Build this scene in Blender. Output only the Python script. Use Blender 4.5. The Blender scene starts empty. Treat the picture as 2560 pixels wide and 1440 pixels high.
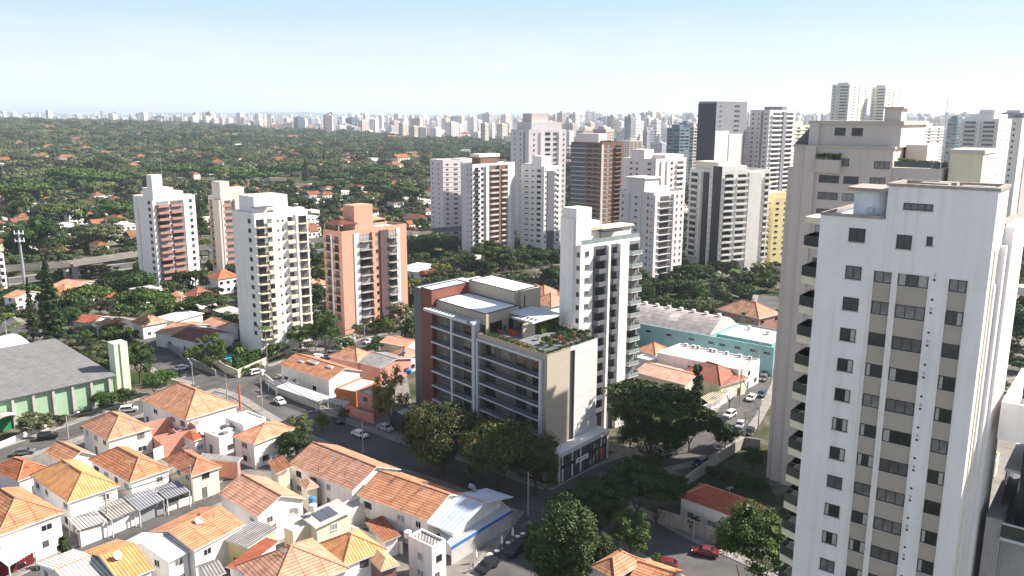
import bpy, math, random
import numpy as np
from mathutils import Matrix, Vector
S = bpy.context.scene
COL = S.collection
# ------------------------------------------------------------------ camera
FPX, CH = 2063.0, 72.0
PIT, ROL = math.atan((720-292)/FPX), math.radians(0.25)
_r = np.array([1, 0, 0.]); _d = np.array([0, math.cos(PIT), -math.sin(PIT)]); _u = np.array([0, math.sin(PIT), math.cos(PIT)])
_R = _r*math.cos(ROL)+_u*math.sin(ROL); _U = -_r*math.sin(ROL)+_u*math.cos(ROL)
cam = bpy.data.objects.new('camera', bpy.data.cameras.new('camera')); COL.objects.link(cam)
cam.data.sensor_width = 36; cam.data.lens = 36*FPX/2560; cam.data.clip_start = 1; cam.data.clip_end = 60000
M = Matrix.Identity(4)
for i in range(3):
    M[i][0] = _R[i]; M[i][1] = _U[i]; M[i][2] = -_d[i]
M[2][3] = CH
cam.matrix_world = M
S.camera = cam
# ------------------------------------------------------------------ sky and sun
SUN_AZ, SUN_EL = math.radians(76), math.radians(41)
w = bpy.data.worlds.new('World'); S.world = w; w.use_nodes = True
nt = w.node_tree; N_ = nt.nodes; N_.clear()
out = N_.new('ShaderNodeOutputWorld'); bg = N_.new('ShaderNodeBackground'); sky = N_.new('ShaderNodeTexSky')
sky.sky_type = 'NISHITA'; sky.sun_disc = False; sky.sun_elevation = SUN_EL; sky.sun_rotation = SUN_AZ
sky.altitude = 760; sky.air_density = 1.0; sky.dust_density = 1.6; sky.ozone_density = 1.2
bg.inputs['Strength'].default_value = 0.075
# thin low cloud bank over the horizon, a noise field on the view direction of the sky itself
tc = N_.new('ShaderNodeTexCoord'); mp = N_.new('ShaderNodeMapping'); mp.inputs['Scale'].default_value = (3, 3, 22)
nz = N_.new('ShaderNodeTexNoise'); nz.inputs['Scale'].default_value = 2.2; nz.inputs['Detail'].default_value = 9; nz.inputs['Roughness'].default_value = .62
rp = N_.new('ShaderNodeValToRGB'); rp.color_ramp.elements[0].position = .48; rp.color_ramp.elements[1].position = .74
sx = N_.new('ShaderNodeSeparateXYZ'); r2 = N_.new('ShaderNodeMapRange')
r2.inputs['From Min'].default_value = .13; r2.inputs['From Max'].default_value = .01; r2.inputs['To Min'].default_value = 0; r2.inputs['To Max'].default_value = .5; r2.clamp = True
mu = N_.new('ShaderNodeMath'); mu.operation = 'MULTIPLY'
mx = N_.new('ShaderNodeMix'); mx.data_type = 'RGBA'; mx.inputs['B'].default_value = (6.6, 6.75, 6.9, 1)
mul = N_.new('ShaderNodeMix'); mul.data_type = 'RGBA'; mul.blend_type = 'MIX'
mul.inputs['Factor'].default_value = .8; mul.inputs['B'].default_value = (2.2, 3.0, 3.75, 1)   # high thin veil
L_ = nt.links.new
nv_ = N_.new('ShaderNodeMapRange'); nv_.inputs['From Min'].default_value = .15; nv_.inputs['From Max'].default_value = .34
nm_ = N_.new('ShaderNodeMix'); nm_.data_type = 'RGBA'; nm_.inputs['A'].default_value = (3.4, 4.65, 5.85, 1); nm_.inputs['B'].default_value = (5.4, 5.15, 5.0, 1)   # unseen upper veil, tinted neutral to take the blue out of ambient light
L_(sx.outputs['Z'], nv_.inputs['Value']); L_(nv_.outputs[0], nm_.inputs['Factor']); L_(nm_.outputs['Result'], mul.inputs['B'])
L_(tc.outputs['Generated'], mp.inputs['Vector']); L_(mp.outputs[0], nz.inputs['Vector']); L_(nz.outputs['Fac'], rp.inputs[0])
L_(tc.outputs['Generated'], sx.inputs[0]); L_(sx.outputs['Z'], r2.inputs['Value']); L_(rp.outputs[0], mu.inputs[0]); L_(r2.outputs[0], mu.inputs[1])
vz_ = N_.new('ShaderNodeMapRange'); vz_.inputs['From Min'].default_value = .12; vz_.inputs['From Max'].default_value = .62; vz_.inputs['To Min'].default_value = .8; vz_.inputs['To Max'].default_value = .12; vz_.interpolation_type = 'SMOOTHSTEP'
L_(sx.outputs['Z'], vz_.inputs['Value']); L_(vz_.outputs[0], mul.inputs['Factor'])      # veil thinned out of view towards the zenith, to deepen shade on the ground
L_(sky.outputs[0], mul.inputs['A']); hz_ = N_.new('ShaderNodeMapRange'); hz_.inputs['From Min'].default_value = .15; hz_.inputs['From Max'].default_value = .0; hz_.inputs['To Min'].default_value = 0; hz_.inputs['To Max'].default_value = .85; hz_.interpolation_type = 'SMOOTHSTEP'
hm_ = N_.new('ShaderNodeMix'); hm_.data_type = 'RGBA'; hm_.inputs['B'].default_value = (6.15, 6.4, 6.5, 1)   # milky air low over the horizon
L_(sx.outputs['Z'], hz_.inputs['Value']); L_(hz_.outputs[0], hm_.inputs['Factor']); L_(mul.outputs['Result'], hm_.inputs['A']); L_(hm_.outputs['Result'], mx.inputs['A']); L_(mu.outputs[0], mx.inputs['Factor'])
L_(mx.outputs['Result'], bg.inputs['Color']); L_(bg.outputs[0], out.inputs[0])
sl = bpy.data.lights.new('sun', 'SUN'); sl.energy = 5.0; sl.angle = math.radians(.5); sl.color = (1, .93, .84)
so = bpy.data.objects.new('sun', sl); COL.objects.link(so)
tosun = Vector((math.sin(SUN_AZ)*math.cos(SUN_EL), math.cos(SUN_AZ)*math.cos(SUN_EL), math.sin(SUN_EL)))
so.rotation_euler = tosun.to_track_quat('Z', 'Y').to_euler(); so.location = tosun*300
S.view_settings.view_transform = 'Standard'; S.view_settings.look = 'None'; S.view_settings.gamma = 1
S.view_settings.use_curve_mapping = False
S.view_settings.exposure = 1.2
S.cycles.max_bounces = 6; S.cycles.diffuse_bounces = 3; S.cycles.glossy_bounces = 2; S.cycles.transmission_bounces = 2
S.cycles.volume_bounces = 0; S.cycles.transparent_max_bounces = 4
# ------------------------------------------------------------------ pixel helpers (photo is 2560 wide)
def P(x, y, z=0.0):
    v = _d*FPX+_R*(x-1280)-_U*(y-720)
    k = (z-CH)/v[2]
    return np.array([v[0]*k, v[1]*k])
def proj(X, Y, Z):
    v = np.array([X, Y, Z-CH]); q = max(v@_d, .1)
    return (1280+FPX*(v@_R)/q, 720-FPX*(v@_U)/q)
def near(x, y, yb, hi=71.0):
    """plan position and height of a vertical edge seen from pixel row yb (ground) up to pixel (x, y)"""
    xb = x
    for _ in range(12):
        X, Y = P(xb, yb); z = zof(xb, yb, y); xb += x-proj(X, Y, z)[0]
    return X, Y, z
def zof(x, yb, yt):
    X, Y = P(x, yb); lo, hi = 0, 200
    for _ in range(50):
        m = (lo+hi)/2
        if proj(X, Y, m)[1] > yt: lo = m
        else: hi = m
    return m
def wallhit(A, B, px, py):
    """pixel -> (s, z) on the vertical plane through plan points A,B"""
    v = _d*FPX+_R*(px-1280)-_U*(py-720)
    A = np.array(A[:2]); B = np.array(B[:2]); e = (B-A)/np.linalg.norm(B-A); n = np.array([e[1], -e[0]])
    t = (A@n)/(v[:2]@n); q = v[:2]*t
    return float((q-A)@e), float(CH+v[2]*t)
c6 = lambda x, y: (x/2.88, 940+y/2.88)
g1 = lambda x, y: (500+x/3.273, 1000+y/3.273)
c5 = lambda x, y: (600+x/4, 700+y/4)
c4 = lambda x, y: (x/4, 600+y/4)
cr = lambda x, y: (1480+x/2.571, 640+y/2.571)
cb = lambda x, y: (1200+x/3.2, 1040+y/3.2)
# ------------------------------------------------------------------ materials
MATS = {}
def _new(name):
    m = bpy.data.materials.new(name); m.use_nodes = True; n = m.node_tree.nodes; b = n['Principled BSDF']
    return m, n, m.node_tree.links.new, b
def mat(name, col, rough=.8, var=.12, scale=.35, streak=0, objvar=0, metal=0, bump=0, spec=.3, emit=None):
    if name in MATS: return MATS[name]
    m, n, l, b = _new(name)
    b.inputs['Roughness'].default_value = rough; b.inputs['Metallic'].default_value = metal
    b.inputs['Specular IOR Level'].default_value = spec
    c = (*col, 1)
    rgb = n.new('ShaderNodeRGB'); rgb.outputs[0].default_value = c; cur = rgb.outputs[0]
    tc = n.new('ShaderNodeTexCoord')
    if var:
        nz = n.new('ShaderNodeTexNoise'); nz.inputs['Scale'].default_value = scale; nz.inputs['Detail'].default_value = 6; nz.inputs['Roughness'].default_value = .65
        l(tc.outputs['Object'], nz.inputs['Vector'])
        mr = n.new('ShaderNodeMapRange'); mr.inputs['From Min'].default_value = .3; mr.inputs['From Max'].default_value = .7
        mr.inputs['To Min'].default_value = 1-var; mr.inputs['To Max'].default_value = 1+var*.6
        l(nz.outputs['Fac'], mr.inputs['Value'])
        mm = n.new('ShaderNodeVectorMath'); mm.operation = 'SCALE'; l(cur, mm.inputs[0]); l(mr.outputs[0], mm.inputs['Scale']); cur = mm.outputs[0]
    if streak:
        mp = n.new('ShaderNodeMapping'); mp.inputs['Scale'].default_value = (1.1, 1.1, .05); l(tc.outputs['Object'], mp.inputs[0])
        nz = n.new('ShaderNodeTexNoise'); nz.inputs['Scale'].default_value = 1.3; nz.inputs['Detail'].default_value = 5; l(mp.outputs[0], nz.inputs['Vector'])
        mr = n.new('ShaderNodeMapRange'); mr.inputs['From Min'].default_value = .5; mr.inputs['From Max'].default_value = .75
        mr.inputs['To Min'].default_value = 1; mr.inputs['To Max'].default_value = 1-streak
        l(nz.outputs['Fac'], mr.inputs['Value'])
        mm = n.new('ShaderNodeVectorMath'); mm.operation = 'SCALE'; l(cur, mm.inputs[0]); l(mr.outputs[0], mm.inputs['Scale']); cur = mm.outputs[0]
    if objvar:
        oi = n.new('ShaderNodeObjectInfo'); hs = n.new('ShaderNodeHueSaturation')
        a = n.new('ShaderNodeMapRange'); a.inputs['To Min'].default_value = 1-objvar; a.inputs['To Max'].default_value = 1+objvar; l(oi.outputs['Random'], a.inputs[0])
        a2 = n.new('ShaderNodeMapRange'); a2.inputs['To Min'].default_value = .5-objvar*.06; a2.inputs['To Max'].default_value = .5+objvar*.06
        fr = n.new('ShaderNodeMath'); fr.operation = 'FRACT'; ml = n.new('ShaderNodeMath'); ml.operation = 'MULTIPLY'; ml.inputs[1].default_value = 17.3
        l(oi.outputs['Random'], ml.inputs[0]); l(ml.outputs[0], fr.inputs[0]); l(fr.outputs[0], a2.inputs[0])
        l(a.outputs[0], hs.inputs['Value']); l(a2.outputs[0], hs.inputs['Hue']); l(cur, hs.inputs['Color']); cur = hs.outputs[0]
    l(cur, b.inputs['Base Color'])
    if bump:
        nz = n.new('ShaderNodeTexNoise'); nz.inputs['Scale'].default_value = 6; nz.inputs['Detail'].default_value = 4; l(tc.outputs['Object'], nz.inputs['Vector'])
        bp = n.new('ShaderNodeBump'); bp.inputs['Strength'].default_value = bump; bp.inputs['Distance'].default_value = .05; l(nz.outputs[0], bp.inputs['Height']); l(bp.outputs[0], b.inputs['Normal'])
    MATS[name] = m; return m
def tilemat(name, c1, c2, line=(.24, .10, .05), tw=3.1, th=.52, mort=.065, stain=.35, bump=.6):
    """clay tiles / corrugated sheet laid out on the roof's own u (along eave) and v (up slope) in metres"""
    if name in MATS: return MATS[name]
    m, n, l, b = _new(name); b.inputs['Roughness'].default_value = .85; b.inputs['Specular IOR Level'].default_value = .2
    tc = n.new('ShaderNodeTexCoord'); br = n.new('ShaderNodeTexBrick'); br.offset = 0
    br.inputs['Color1'].default_value = (*c1, 1); br.inputs['Color2'].default_value = (*c2, 1); br.inputs['Mortar'].default_value = (*line, 1)
    br.inputs['Scale'].default_value = 1; br.inputs['Mortar Size'].default_value = mort; br.inputs['Mortar Smooth'].default_value = .3
    br.inputs['Brick Width'].default_value = tw; br.inputs['Row Height'].default_value = th; br.inputs['Bias'].default_value = 0
    l(tc.outputs['UV'], br.inputs['Vector'])
    nz = n.new('ShaderNodeTexNoise'); nz.inputs['Scale'].default_value = .55; nz.inputs['Detail'].default_value = 8; nz.inputs['Roughness'].default_value = .7; l(tc.outputs['Object'], nz.inputs['Vector'])
    mr = n.new('ShaderNodeMapRange'); mr.inputs['From Min'].default_value = .35; mr.inputs['From Max'].default_value = .72; mr.inputs['To Min'].default_value = 1.12; mr.inputs['To Max'].default_value = 1-stain
    l(nz.outputs['Fac'], mr.inputs['Value'])
    mm = n.new('ShaderNodeVectorMath'); mm.operation = 'SCALE'; l(br.outputs['Color'], mm.inputs[0]); l(mr.outputs[0], mm.inputs['Scale'])
    oi = n.new('ShaderNodeObjectInfo'); hs = n.new('ShaderNodeHueSaturation'); f1 = n.new('ShaderNodeMath'); f1.operation = 'MULTIPLY'; f1.inputs[1].default_value = 23.1; f2 = n.new('ShaderNodeMath'); f2.operation = 'FRACT'
    for src, nm_, lo_, hi_ in ((oi.outputs['Random'], 'Value', .82, 1.15), (f2.outputs[0], 'Saturation', .86, 1.06)):
        a = n.new('ShaderNodeMapRange'); a.inputs['To Min'].default_value = lo_; a.inputs['To Max'].default_value = hi_; l(src, a.inputs[0]); l(a.outputs[0], hs.inputs[nm_])
    l(oi.outputs['Random'], f1.inputs[0]); l(f1.outputs[0], f2.inputs[0])
    # lichen and soot in patches
    n2 = n.new('ShaderNodeTexNoise'); n2.inputs['Scale'].default_value = 1.7; n2.inputs['Detail'].default_value = 10; n2.inputs['Roughness'].default_value = .75; l(tc.outputs['Object'], n2.inputs['Vector'])
    m2 = n.new('ShaderNodeMapRange'); m2.inputs['From Min'].default_value = .56; m2.inputs['From Max'].default_value = .74; m2.inputs['To Max'].default_value = stain*1.3; l(n2.outputs['Fac'], m2.inputs['Value'])
    mxx = n.new('ShaderNodeMix'); mxx.data_type = 'RGBA'; mxx.inputs['B'].default_value = (.12, .085, .06, 1); l(m2.outputs[0], mxx.inputs['Factor']); l(mm.outputs[0], mxx.inputs['A'])
    l(mxx.outputs['Result'], hs.inputs['Color']); l(hs.outputs[0], b.inputs['Base Color'])
    bp = n.new('ShaderNodeBump'); bp.inputs['Strength'].default_value = bump; bp.inputs['Distance'].default_value = .08; bp.invert = True
    l(br.outputs['Fac'], bp.inputs['Height']); l(bp.outputs[0], b.inputs['Normal'])
    MATS[name] = m; return m
def leafmat(name, c1, c2, objvar=.25):
    if name in MATS: return MATS[name]
    m, n, l, b = _new(name); b.inputs['Roughness'].default_value = .6; b.inputs['Specular IOR Level'].default_value = .25
    g = n.new('ShaderNodeNewGeometry'); r = n.new('ShaderNodeValToRGB'); r.color_ramp.elements[0].color = (*c1, 1); r.color_ramp.elements[1].color = (*c2, 1)
    l(g.outputs['Random Per Island'], r.inputs[0])
    oi = n.new('ShaderNodeObjectInfo'); hs = n.new('ShaderNodeHueSaturation')
    a = n.new('ShaderNodeMapRange'); a.inputs['To Min'].default_value = 1-objvar; a.inputs['To Max'].default_value = 1+objvar; l(oi.outputs['Random'], a.inputs[0])
    ml = n.new('ShaderNodeMath'); ml.operation = 'MULTIPLY'; ml.inputs[1].default_value = 13.7; fr = n.new('ShaderNodeMath'); fr.operation = 'FRACT'
    a2 = n.new('ShaderNodeMapRange'); a2.inputs['To Min'].default_value = .475; a2.inputs['To Max'].default_value = .515
    l(oi.outputs['Random'], ml.inputs[0]); l(ml.outputs[0], fr.inputs[0]); l(fr.outputs[0], a2.inputs[0]); l(a.outputs[0], hs.inputs['Value']); l(a2.outputs[0], hs.inputs['Hue'])
    l(r.outputs[0], hs.inputs['Color']); l(hs.outputs[0], b.inputs['Base Color'])
    MATS[name] = m; return m
white = mat('white_paint', (.82, .79, .76), streak=.15, var=.08)
whitew = mat('warm_white_paint', (.76, .73, .68), streak=.14, var=.08)
cream = mat('cream_paint', (.74, .68, .52), streak=.1, var=.06)
yellow = mat('yellow_paint', (.72, .60, .30), var=.1, streak=.1)
pinkw = mat('pinkish_white_paint', (.74, .65, .64), streak=.12, var=.06)
greyw = mat('pale_grey_paint', (.64, .60, .60), streak=.12, var=.06)
beige = mat('beige_stone', (.56, .50, .46), streak=.08, var=.05)
taupe = mat('taupe_panel', (.42, .365, .31), var=.05)
dgrey = mat('dark_grey_paint', (.13, .13, .15), var=.08)
mgrey = mat('mid_grey_paint', (.26, .26, .28), var=.08)
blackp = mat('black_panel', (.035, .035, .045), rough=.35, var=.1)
terra = mat('terracotta_brick', (.40, .21, .165), var=.12, scale=1.2)
orange = mat('orange_brick', (.53, .30, .21), var=.10, scale=.8, streak=.08)
brownp = mat('brown_brick', (.15, .075, .06), var=.12)
brownb = mat('brown_plaster', (.20, .11, .08), var=.1)
pinkp = mat('pink_plaster', (.60, .28, .22), var=.15, streak=.1)
mint = mat('mint_green_paint', (.31, .45, .30), var=.10, streak=.1)
teal = mat('teal_paint', (.22, .40, .40), var=.06, streak=.06)
concrete = mat('concrete', (.36, .34, .31), var=.2, scale=.6, streak=.2, bump=.2)
slabm = mat('grey_slab', (.45, .43, .41), var=.2, scale=.5)
glassd = mat('dark_window_glass', (.025, .028, .032), rough=.12, var=.4, scale=.4, objvar=.5, spec=.5)
glassm = mat('curtained_glass', (.14, .13, .13), rough=.3, var=.5, scale=1.5, objvar=.5, spec=.5)
glassw = mat('white_curtain_glass', (.30, .30, .30), rough=.4, var=.35, scale=3, objvar=.2, spec=.4)
framed = mat('dark_aluminium', (.04, .035, .035), rough=.4, var=0)
framew = mat('white_frame', (.7, .7, .7), rough=.5, var=0)
glassg = mat('green_balcony_glass', (.035, .045, .045), rough=.08, var=.1, spec=.6)
glassl = mat('pale_balcony_glass', (.26, .31, .30), rough=.12, var=.2, spec=.6)
asphalt = mat('asphalt', (.095, .091, .088), rough=.9, var=.42, scale=.14, bump=.1)
paving = mat('pavement_concrete', (.25, .23, .21), rough=.9, var=.25, scale=.5)
metalg = mat('galvanised_metal', (.45, .46, .48), rough=.45, metal=.5, var=.15)
barkm = mat('bark', (.09, .065, .05), rough=.9, var=.3, scale=2)
barkl = mat('pale_bark', (.22, .19, .16), rough=.9, var=.3, scale=2)
wood = mat('weathered_wood', (.18, .13, .09), var=.3, scale=2)
tileO = tilemat('orange_clay_tiles', (.60, .30, .18), (.52, .24, .135), stain=.45)
tileY = tilemat('mustard_clay_tiles', (.64, .34, .15), (.57, .275, .11), tw=.5, th=30)
tileB = tilemat('weathered_clay_tiles', (.46, .18, .10), (.34, .13, .075), stain=.5)
tileR = tilemat('red_clay_tiles', (.40, .12, .07), (.32, .09, .055), stain=.3)
tileM = tilemat('maroon_clay_tiles', (.16, .05, .045), (.12, .04, .04), stain=.3)
tileP = tilemat('pale_pink_tiles', (.68, .34, .24), (.58, .26, .17), stain=.4)
corrG = tilemat('grey_corrugated_sheet', (.34, .33, .32), (.27, .26, .25), line=(.08, .08, .08), tw=.5, th=50, mort=.09, stain=.4)
corrW = tilemat('pale_corrugated_sheet', (.66, .64, .60), (.58, .56, .53), line=(.22, .2, .18), tw=.55, th=60, mort=.09, stain=.25)
corrH = tilemat('hangar_sheet', (.165, .16, .16), (.15, .147, .147), line=(.12, .12, .12), tw=1.1, th=9, mort=.03, stain=.22)
corrB = tilemat('blue_grey_metal_sheet', (.42, .47, .55), (.38, .43, .50), line=(.2, .22, .27), tw=.9, th=40, mort=.04, stain=.25)
leafA = leafmat('dark_green_leaves', (.013, .033, .006), (.05, .088, .015))
leafB = leafmat('mid_green_leaves', (.022, .056, .008), (.088, .14, .022))
leafC = leafmat('olive_leaves', (.06, .08, .03), (.14, .15, .06))
leafD = leafmat('bright_green_leaves', (.06, .12, .012), (.16, .24, .03))
leafE = leafmat('yellow_green_leaves', (.10, .12, .02), (.27, .25, .05))
leafF = leafmat('forest_leaves', (.022, .045, .014), (.085, .12, .035), .6)
leafG = leafmat('pale_forest_leaves', (.07, .085, .03), (.17, .18, .07), .4)
flowr = leafmat('red_blossom', (.45, .06, .02), (.5, .12, .03))
rustf = leafmat('rust_tinged_leaves', (.20, .12, .02), (.30, .17, .03))
# ------------------------------------------------------------------ mesh builder and object helpers
class MB:
    def __init__(s): s.v = []; s.f = []; s.m = []; s.uv = []
    def face(s, pts, m=0, uv=None):
        k = len(s.v); s.v += [tuple(float(c) for c in p) for p in pts]; s.f.append(tuple(range(k, k+len(pts)))); s.m.append(m)
        if uv is None: uv = [(0, 0)]*len(pts)
        s.uv += uv; return s
    def slope(s, pts, m=0):
        """roof plane: first two points are the eave; uv in metres"""
        p = [np.array(q, float) for q in pts]; e = p[1]-p[0]; e /= max(np.linalg.norm(e), 1e-6)
        uv = []
        for q in p:
            r = q-p[0]; u = r@e; w = r-u*e; uv.append((u, float(np.linalg.norm(w))))
        return s.face(pts, m, uv)
    def prism(s, poly, z0, z1, m=0, mt=None, bottom=False):
        n = len(poly); mt = m if mt is None else mt
        a = sum(poly[i][0]*poly[(i+1) % n][1]-poly[(i+1) % n][0]*poly[i][1] for i in range(n))
        if a < 0: poly = poly[::-1]
        for i in range(n):
            p, q = poly[i], poly[(i+1) % n]; L = math.hypot(q[0]-p[0], q[1]-p[1])
            s.face([(p[0], p[1], z0), (q[0], q[1], z0), (q[0], q[1], z1), (p[0], p[1], z1)], m, [(0, z0), (L, z0), (L, z1), (0, z1)])
        s.face([(p[0], p[1], z1) for p in poly], mt, [(p[0], p[1]) for p in poly])
        if bottom: s.face([(p[0], p[1], z0) for p in poly[::-1]], m)
        return s
    def box(s, x0, x1, y0, y1, z0, z1, m=0, mt=None, bottom=True):
        return s.prism([(x0, y0), (x1, y0), (x1, y1), (x0, y1)], z0, z1, m, mt, bottom)
    def obox(s, o, e, n, a0, a1, b0, b1, z0, z1, m=0, mt=None, bottom=True):
        """box in a frame: origin o, axis e (length), axis n"""
        q = lambda a, b: (o[0]+e[0]*a+n[0]*b, o[1]+e[1]*a+n[1]*b)
        return s.prism([q(a0, b0), q(a1, b0), q(a1, b1), q(a0, b1)], z0, z1, m, mt, bottom)
    def tube(s, pts, rads, n=7, m=0, cap=True):
        rings = []
        for i, p in enumerate(pts):
            p = Vector(p); a = Vector(pts[max(i-1, 0)]); b = Vector(pts[min(i+1, len(pts)-1)]); d = (b-a).normalized()
            x = d.orthogonal().normalized() if i == 0 else (x-d*x.dot(d)).normalized()
            y = d.cross(x); r = rads[i] if hasattr(rads, '__len__') else rads
            rings.append([tuple(p+(x*math.cos(2*math.pi*k/n)+y*math.sin(2*math.pi*k/n))*r) for k in range(n)])
        for i in range(len(rings)-1):
            for k in range(n):
                s.face([rings[i][k], rings[i][(k+1) % n], rings[i+1][(k+1) % n], rings[i+1][k]], m)
        if cap: s.face(rings[-1], m); s.face(rings[0][::-1], m)
        return s
    def lathe(s, prof, n=12, m=0, c=(0, 0)):
        for (r0, z0), (r1, z1) in zip(prof, prof[1:]):
            for k in range(n):
                a, b = 2*math.pi*k/n, 2*math.pi*(k+1)/n
                s.face([(c[0]+r0*math.cos(a), c[1]+r0*math.sin(a), z0), (c[0]+r0*math.cos(b), c[1]+r0*math.sin(b), z0), (c[0]+r1*math.cos(b), c[1]+r1*math.sin(b), z1), (c[0]+r1*math.cos(a), c[1]+r1*math.sin(a), z1)], m)
        return s
    def add(s, o, dx=0, dy=0, dz=0, rz=0, sc=1):
        k = len(s.v); c, sn = math.cos(rz)*sc, math.sin(rz)*sc
        s.v += [(x*c-y*sn+dx, x*sn+y*c+dy, z*sc+dz) for x, y, z in o.v]
        s.f += [tuple(i+k for i in f) for f in o.f]; s.m += o.m; s.uv += o.uv; return s
    def mesh(s, name, mats, smooth=False):
        me = bpy.data.meshes.new(name); me.from_pydata(s.v, [], s.f)
        for m in (mats if isinstance(mats, (list, tuple)) else [mats]): me.materials.append(m)
        me.polygons.foreach_set('material_index', s.m)
        uv = me.uv_layers.new(name='UVMap'); uv.data.foreach_set('uv', np.array(s.uv, 'f').ravel())
        if smooth: me.polygons.foreach_set('use_smooth', [True]*len(s.f))
        me.update(); return me
KIDS = {}
ITEMS = []   # (object, base label) for the final uniqueness pass
def link(name, me, parent=None, loc=None, rz=0, sc=None):
    o = bpy.data.objects.new(name, me); COL.objects.link(o)
    if parent is not None: o.parent = parent; KIDS.setdefault(parent.name, []).append(o)
    if loc is not None: o.location = loc
    if rz: o.rotation_euler = (0, 0, rz)
    if sc is not None: o.scale = sc
    return o
def tag(o, label, cat, group=None, auto=True):
    o['label'] = label; o['category'] = cat
    if group: o['group'] = group
    if auto: ITEMS.append(o)
    return o
def thing(name, label, cat, loc=(0, 0, 0), rz=0, group=None, auto=True):
    o = link(name, None, None, loc, rz); return tag(o, label, cat, group, auto)
def part(name, mb, mats, parent, label=None, smooth=False):
    o = link(name, mb.mesh(name, mats, smooth), parent)
    if label: o['label'] = label
    return o
def struct(name, mb, mats, kind='structure', **k):
    o = link(name, mb.mesh(name, mats), None, **k); o['kind'] = kind; return o
def copytree(root, loc, rz=0, sc=None, label=None, cat=None, group=None):
    r = root.copy(); COL.objects.link(r); r.location = loc; r.rotation_euler = (0, 0, rz)
    if sc is not None: r.scale = sc if hasattr(sc, '__len__') else (sc,)*3
    for ch in KIDS.get(root.name, []):
        c = ch.copy(); COL.objects.link(c); c.parent = r
        for g in KIDS.get(ch.name, []):
            d = g.copy(); COL.objects.link(d); d.parent = c
    if label: tag(r, label, cat or root['category'], group)
    return r
rnd = random.Random(7)
FOOT = []      # footprints (polygons) that nothing random may stand in
def addfoot(poly, grow=2): FOOT.append(([(float(a), float(b)) for a, b in poly], grow))
def inpoly(x, y, poly):
    c = False; n = len(poly)
    for i in range(n):
        (x1, y1), (x2, y2) = poly[i], poly[(i+1) % n]
        if (y1 > y) != (y2 > y) and x < (x2-x1)*(y-y1)/(y2-y1)+x1: c = not c
    return c
def segd(x, y, a, b):
    vx, vy = b[0]-a[0], b[1]-a[1]; L = vx*vx+vy*vy+1e-9; t = max(0, min(1, ((x-a[0])*vx+(y-a[1])*vy)/L))
    return math.hypot(x-a[0]-t*vx, y-a[1]-t*vy)
def free(x, y, r):
    for poly, g in FOOT:
        if abs(x-poly[0][0]) > 90 or abs(y-poly[0][1]) > 90: continue
        if inpoly(x, y, poly) or min(segd(x, y, poly[i], poly[(i+1) % len(poly)]) for i in range(len(poly))) < r: return False
    for pts, hw in ROADS:
        for a, b in zip(pts, pts[1:]):
            if segd(x, y, a, b) < hw+r: return False
    return True
ROADS = []
# ------------------------------------------------------------------ terrain
def sstep(a, b, x):
    t = np.clip((x-a)/(b-a), 0, 1); return t*t*(3-2*t)
def terr(X, Y):
    """height of the ground: flat city, a low wooded rise far left"""
    X = np.asarray(X, float); Y = np.asarray(Y, float)
    lat = X/np.maximum(Y, 1)
    h = np.interp(lat, [-.66, -.5, -.39, -.28, -.1], [34, 25, 18, 3, 0])*sstep(1300, 2500, Y)*(1-.6*sstep(3200, 5000, Y))
    h += 3*np.sin(X/310+1)*np.sin(Y/420)*sstep(900, 2000, Y)
    return h
ys = np.concatenate([np.linspace(-60, 1000, 10), np.linspace(1100, 6500, 70), np.linspace(7000, 32000, 18)])
mb = MB(); rows = []
V = []; nx = 90
for y in ys:
    half = 1.3*max(y, 0)+600
    for i in range(nx+1):
        x = -half+2*half*i/nx; V.append((x, y, float(terr(x, y))))
F = [(j*(nx+1)+i, j*(nx+1)+i+1, (j+1)*(nx+1)+i+1, (j+1)*(nx+1)+i) for j in range(len(ys)-1) for i in range(nx)]
me = bpy.data.meshes.new('ground'); me.from_pydata(V, [], F)
gm, n, l, b = _new('ground_cover'); b.inputs['Roughness'].default_value = 1; b.inputs['Specular IOR Level'].default_value = 0
tc = n.new('ShaderNodeTexCoord'); nz = n.new('ShaderNodeTexNoise'); nz.inputs['Scale'].default_value = .035; nz.inputs['Detail'].default_value = 9; nz.inputs['Roughness'].default_value = .7
r = n.new('ShaderNodeValToRGB'); e = r.color_ramp.elements; e[0].position = .40; e[0].color = (.035, .055, .018, 1); e[1].position = .62; e[1].color = (.20, .185, .16, 1)
x = r.color_ramp.elements.new(.5); x.color = (.085, .08, .055, 1)
l(tc.outputs['Object'], nz.inputs['Vector']); l(nz.outputs['Fac'], r.inputs[0]); l(r.outputs[0], b.inputs['Base Color'])
me.materials.append(gm)
g = link('ground', me); g['kind'] = 'structure'
# far blue ridge
mb = MB(); R0 = 17000
prev = None
for i in range(121):
    az = math.radians(-40+80*i/120); X, Y = R0*math.sin(az), R0*math.cos(az)
    px = 1280+FPX*math.tan(az)
    hh = 112+26*math.sin(i*.21+.5)+14*math.sin(i*.53)+8*math.sin(i*1.3)+rnd.uniform(-3, 3)
    hh *= 1.0 if px < 1300 else .72
    cur = (X, Y, hh)
    if prev:
        k = 1.25
        mb.face([(prev[0]*.93, prev[1]*.93, 0), (X*.93, Y*.93, 0), cur, prev], 0)
        mb.face([prev, cur, (X*1.2, Y*1.2, 0), (prev[0]*1.2, prev[1]*1.2, 0)], 0)
    prev = cur
struct('hills', mb, mat('hill_woodland', (.05, .075, .04), var=.4, scale=.004))
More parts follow.
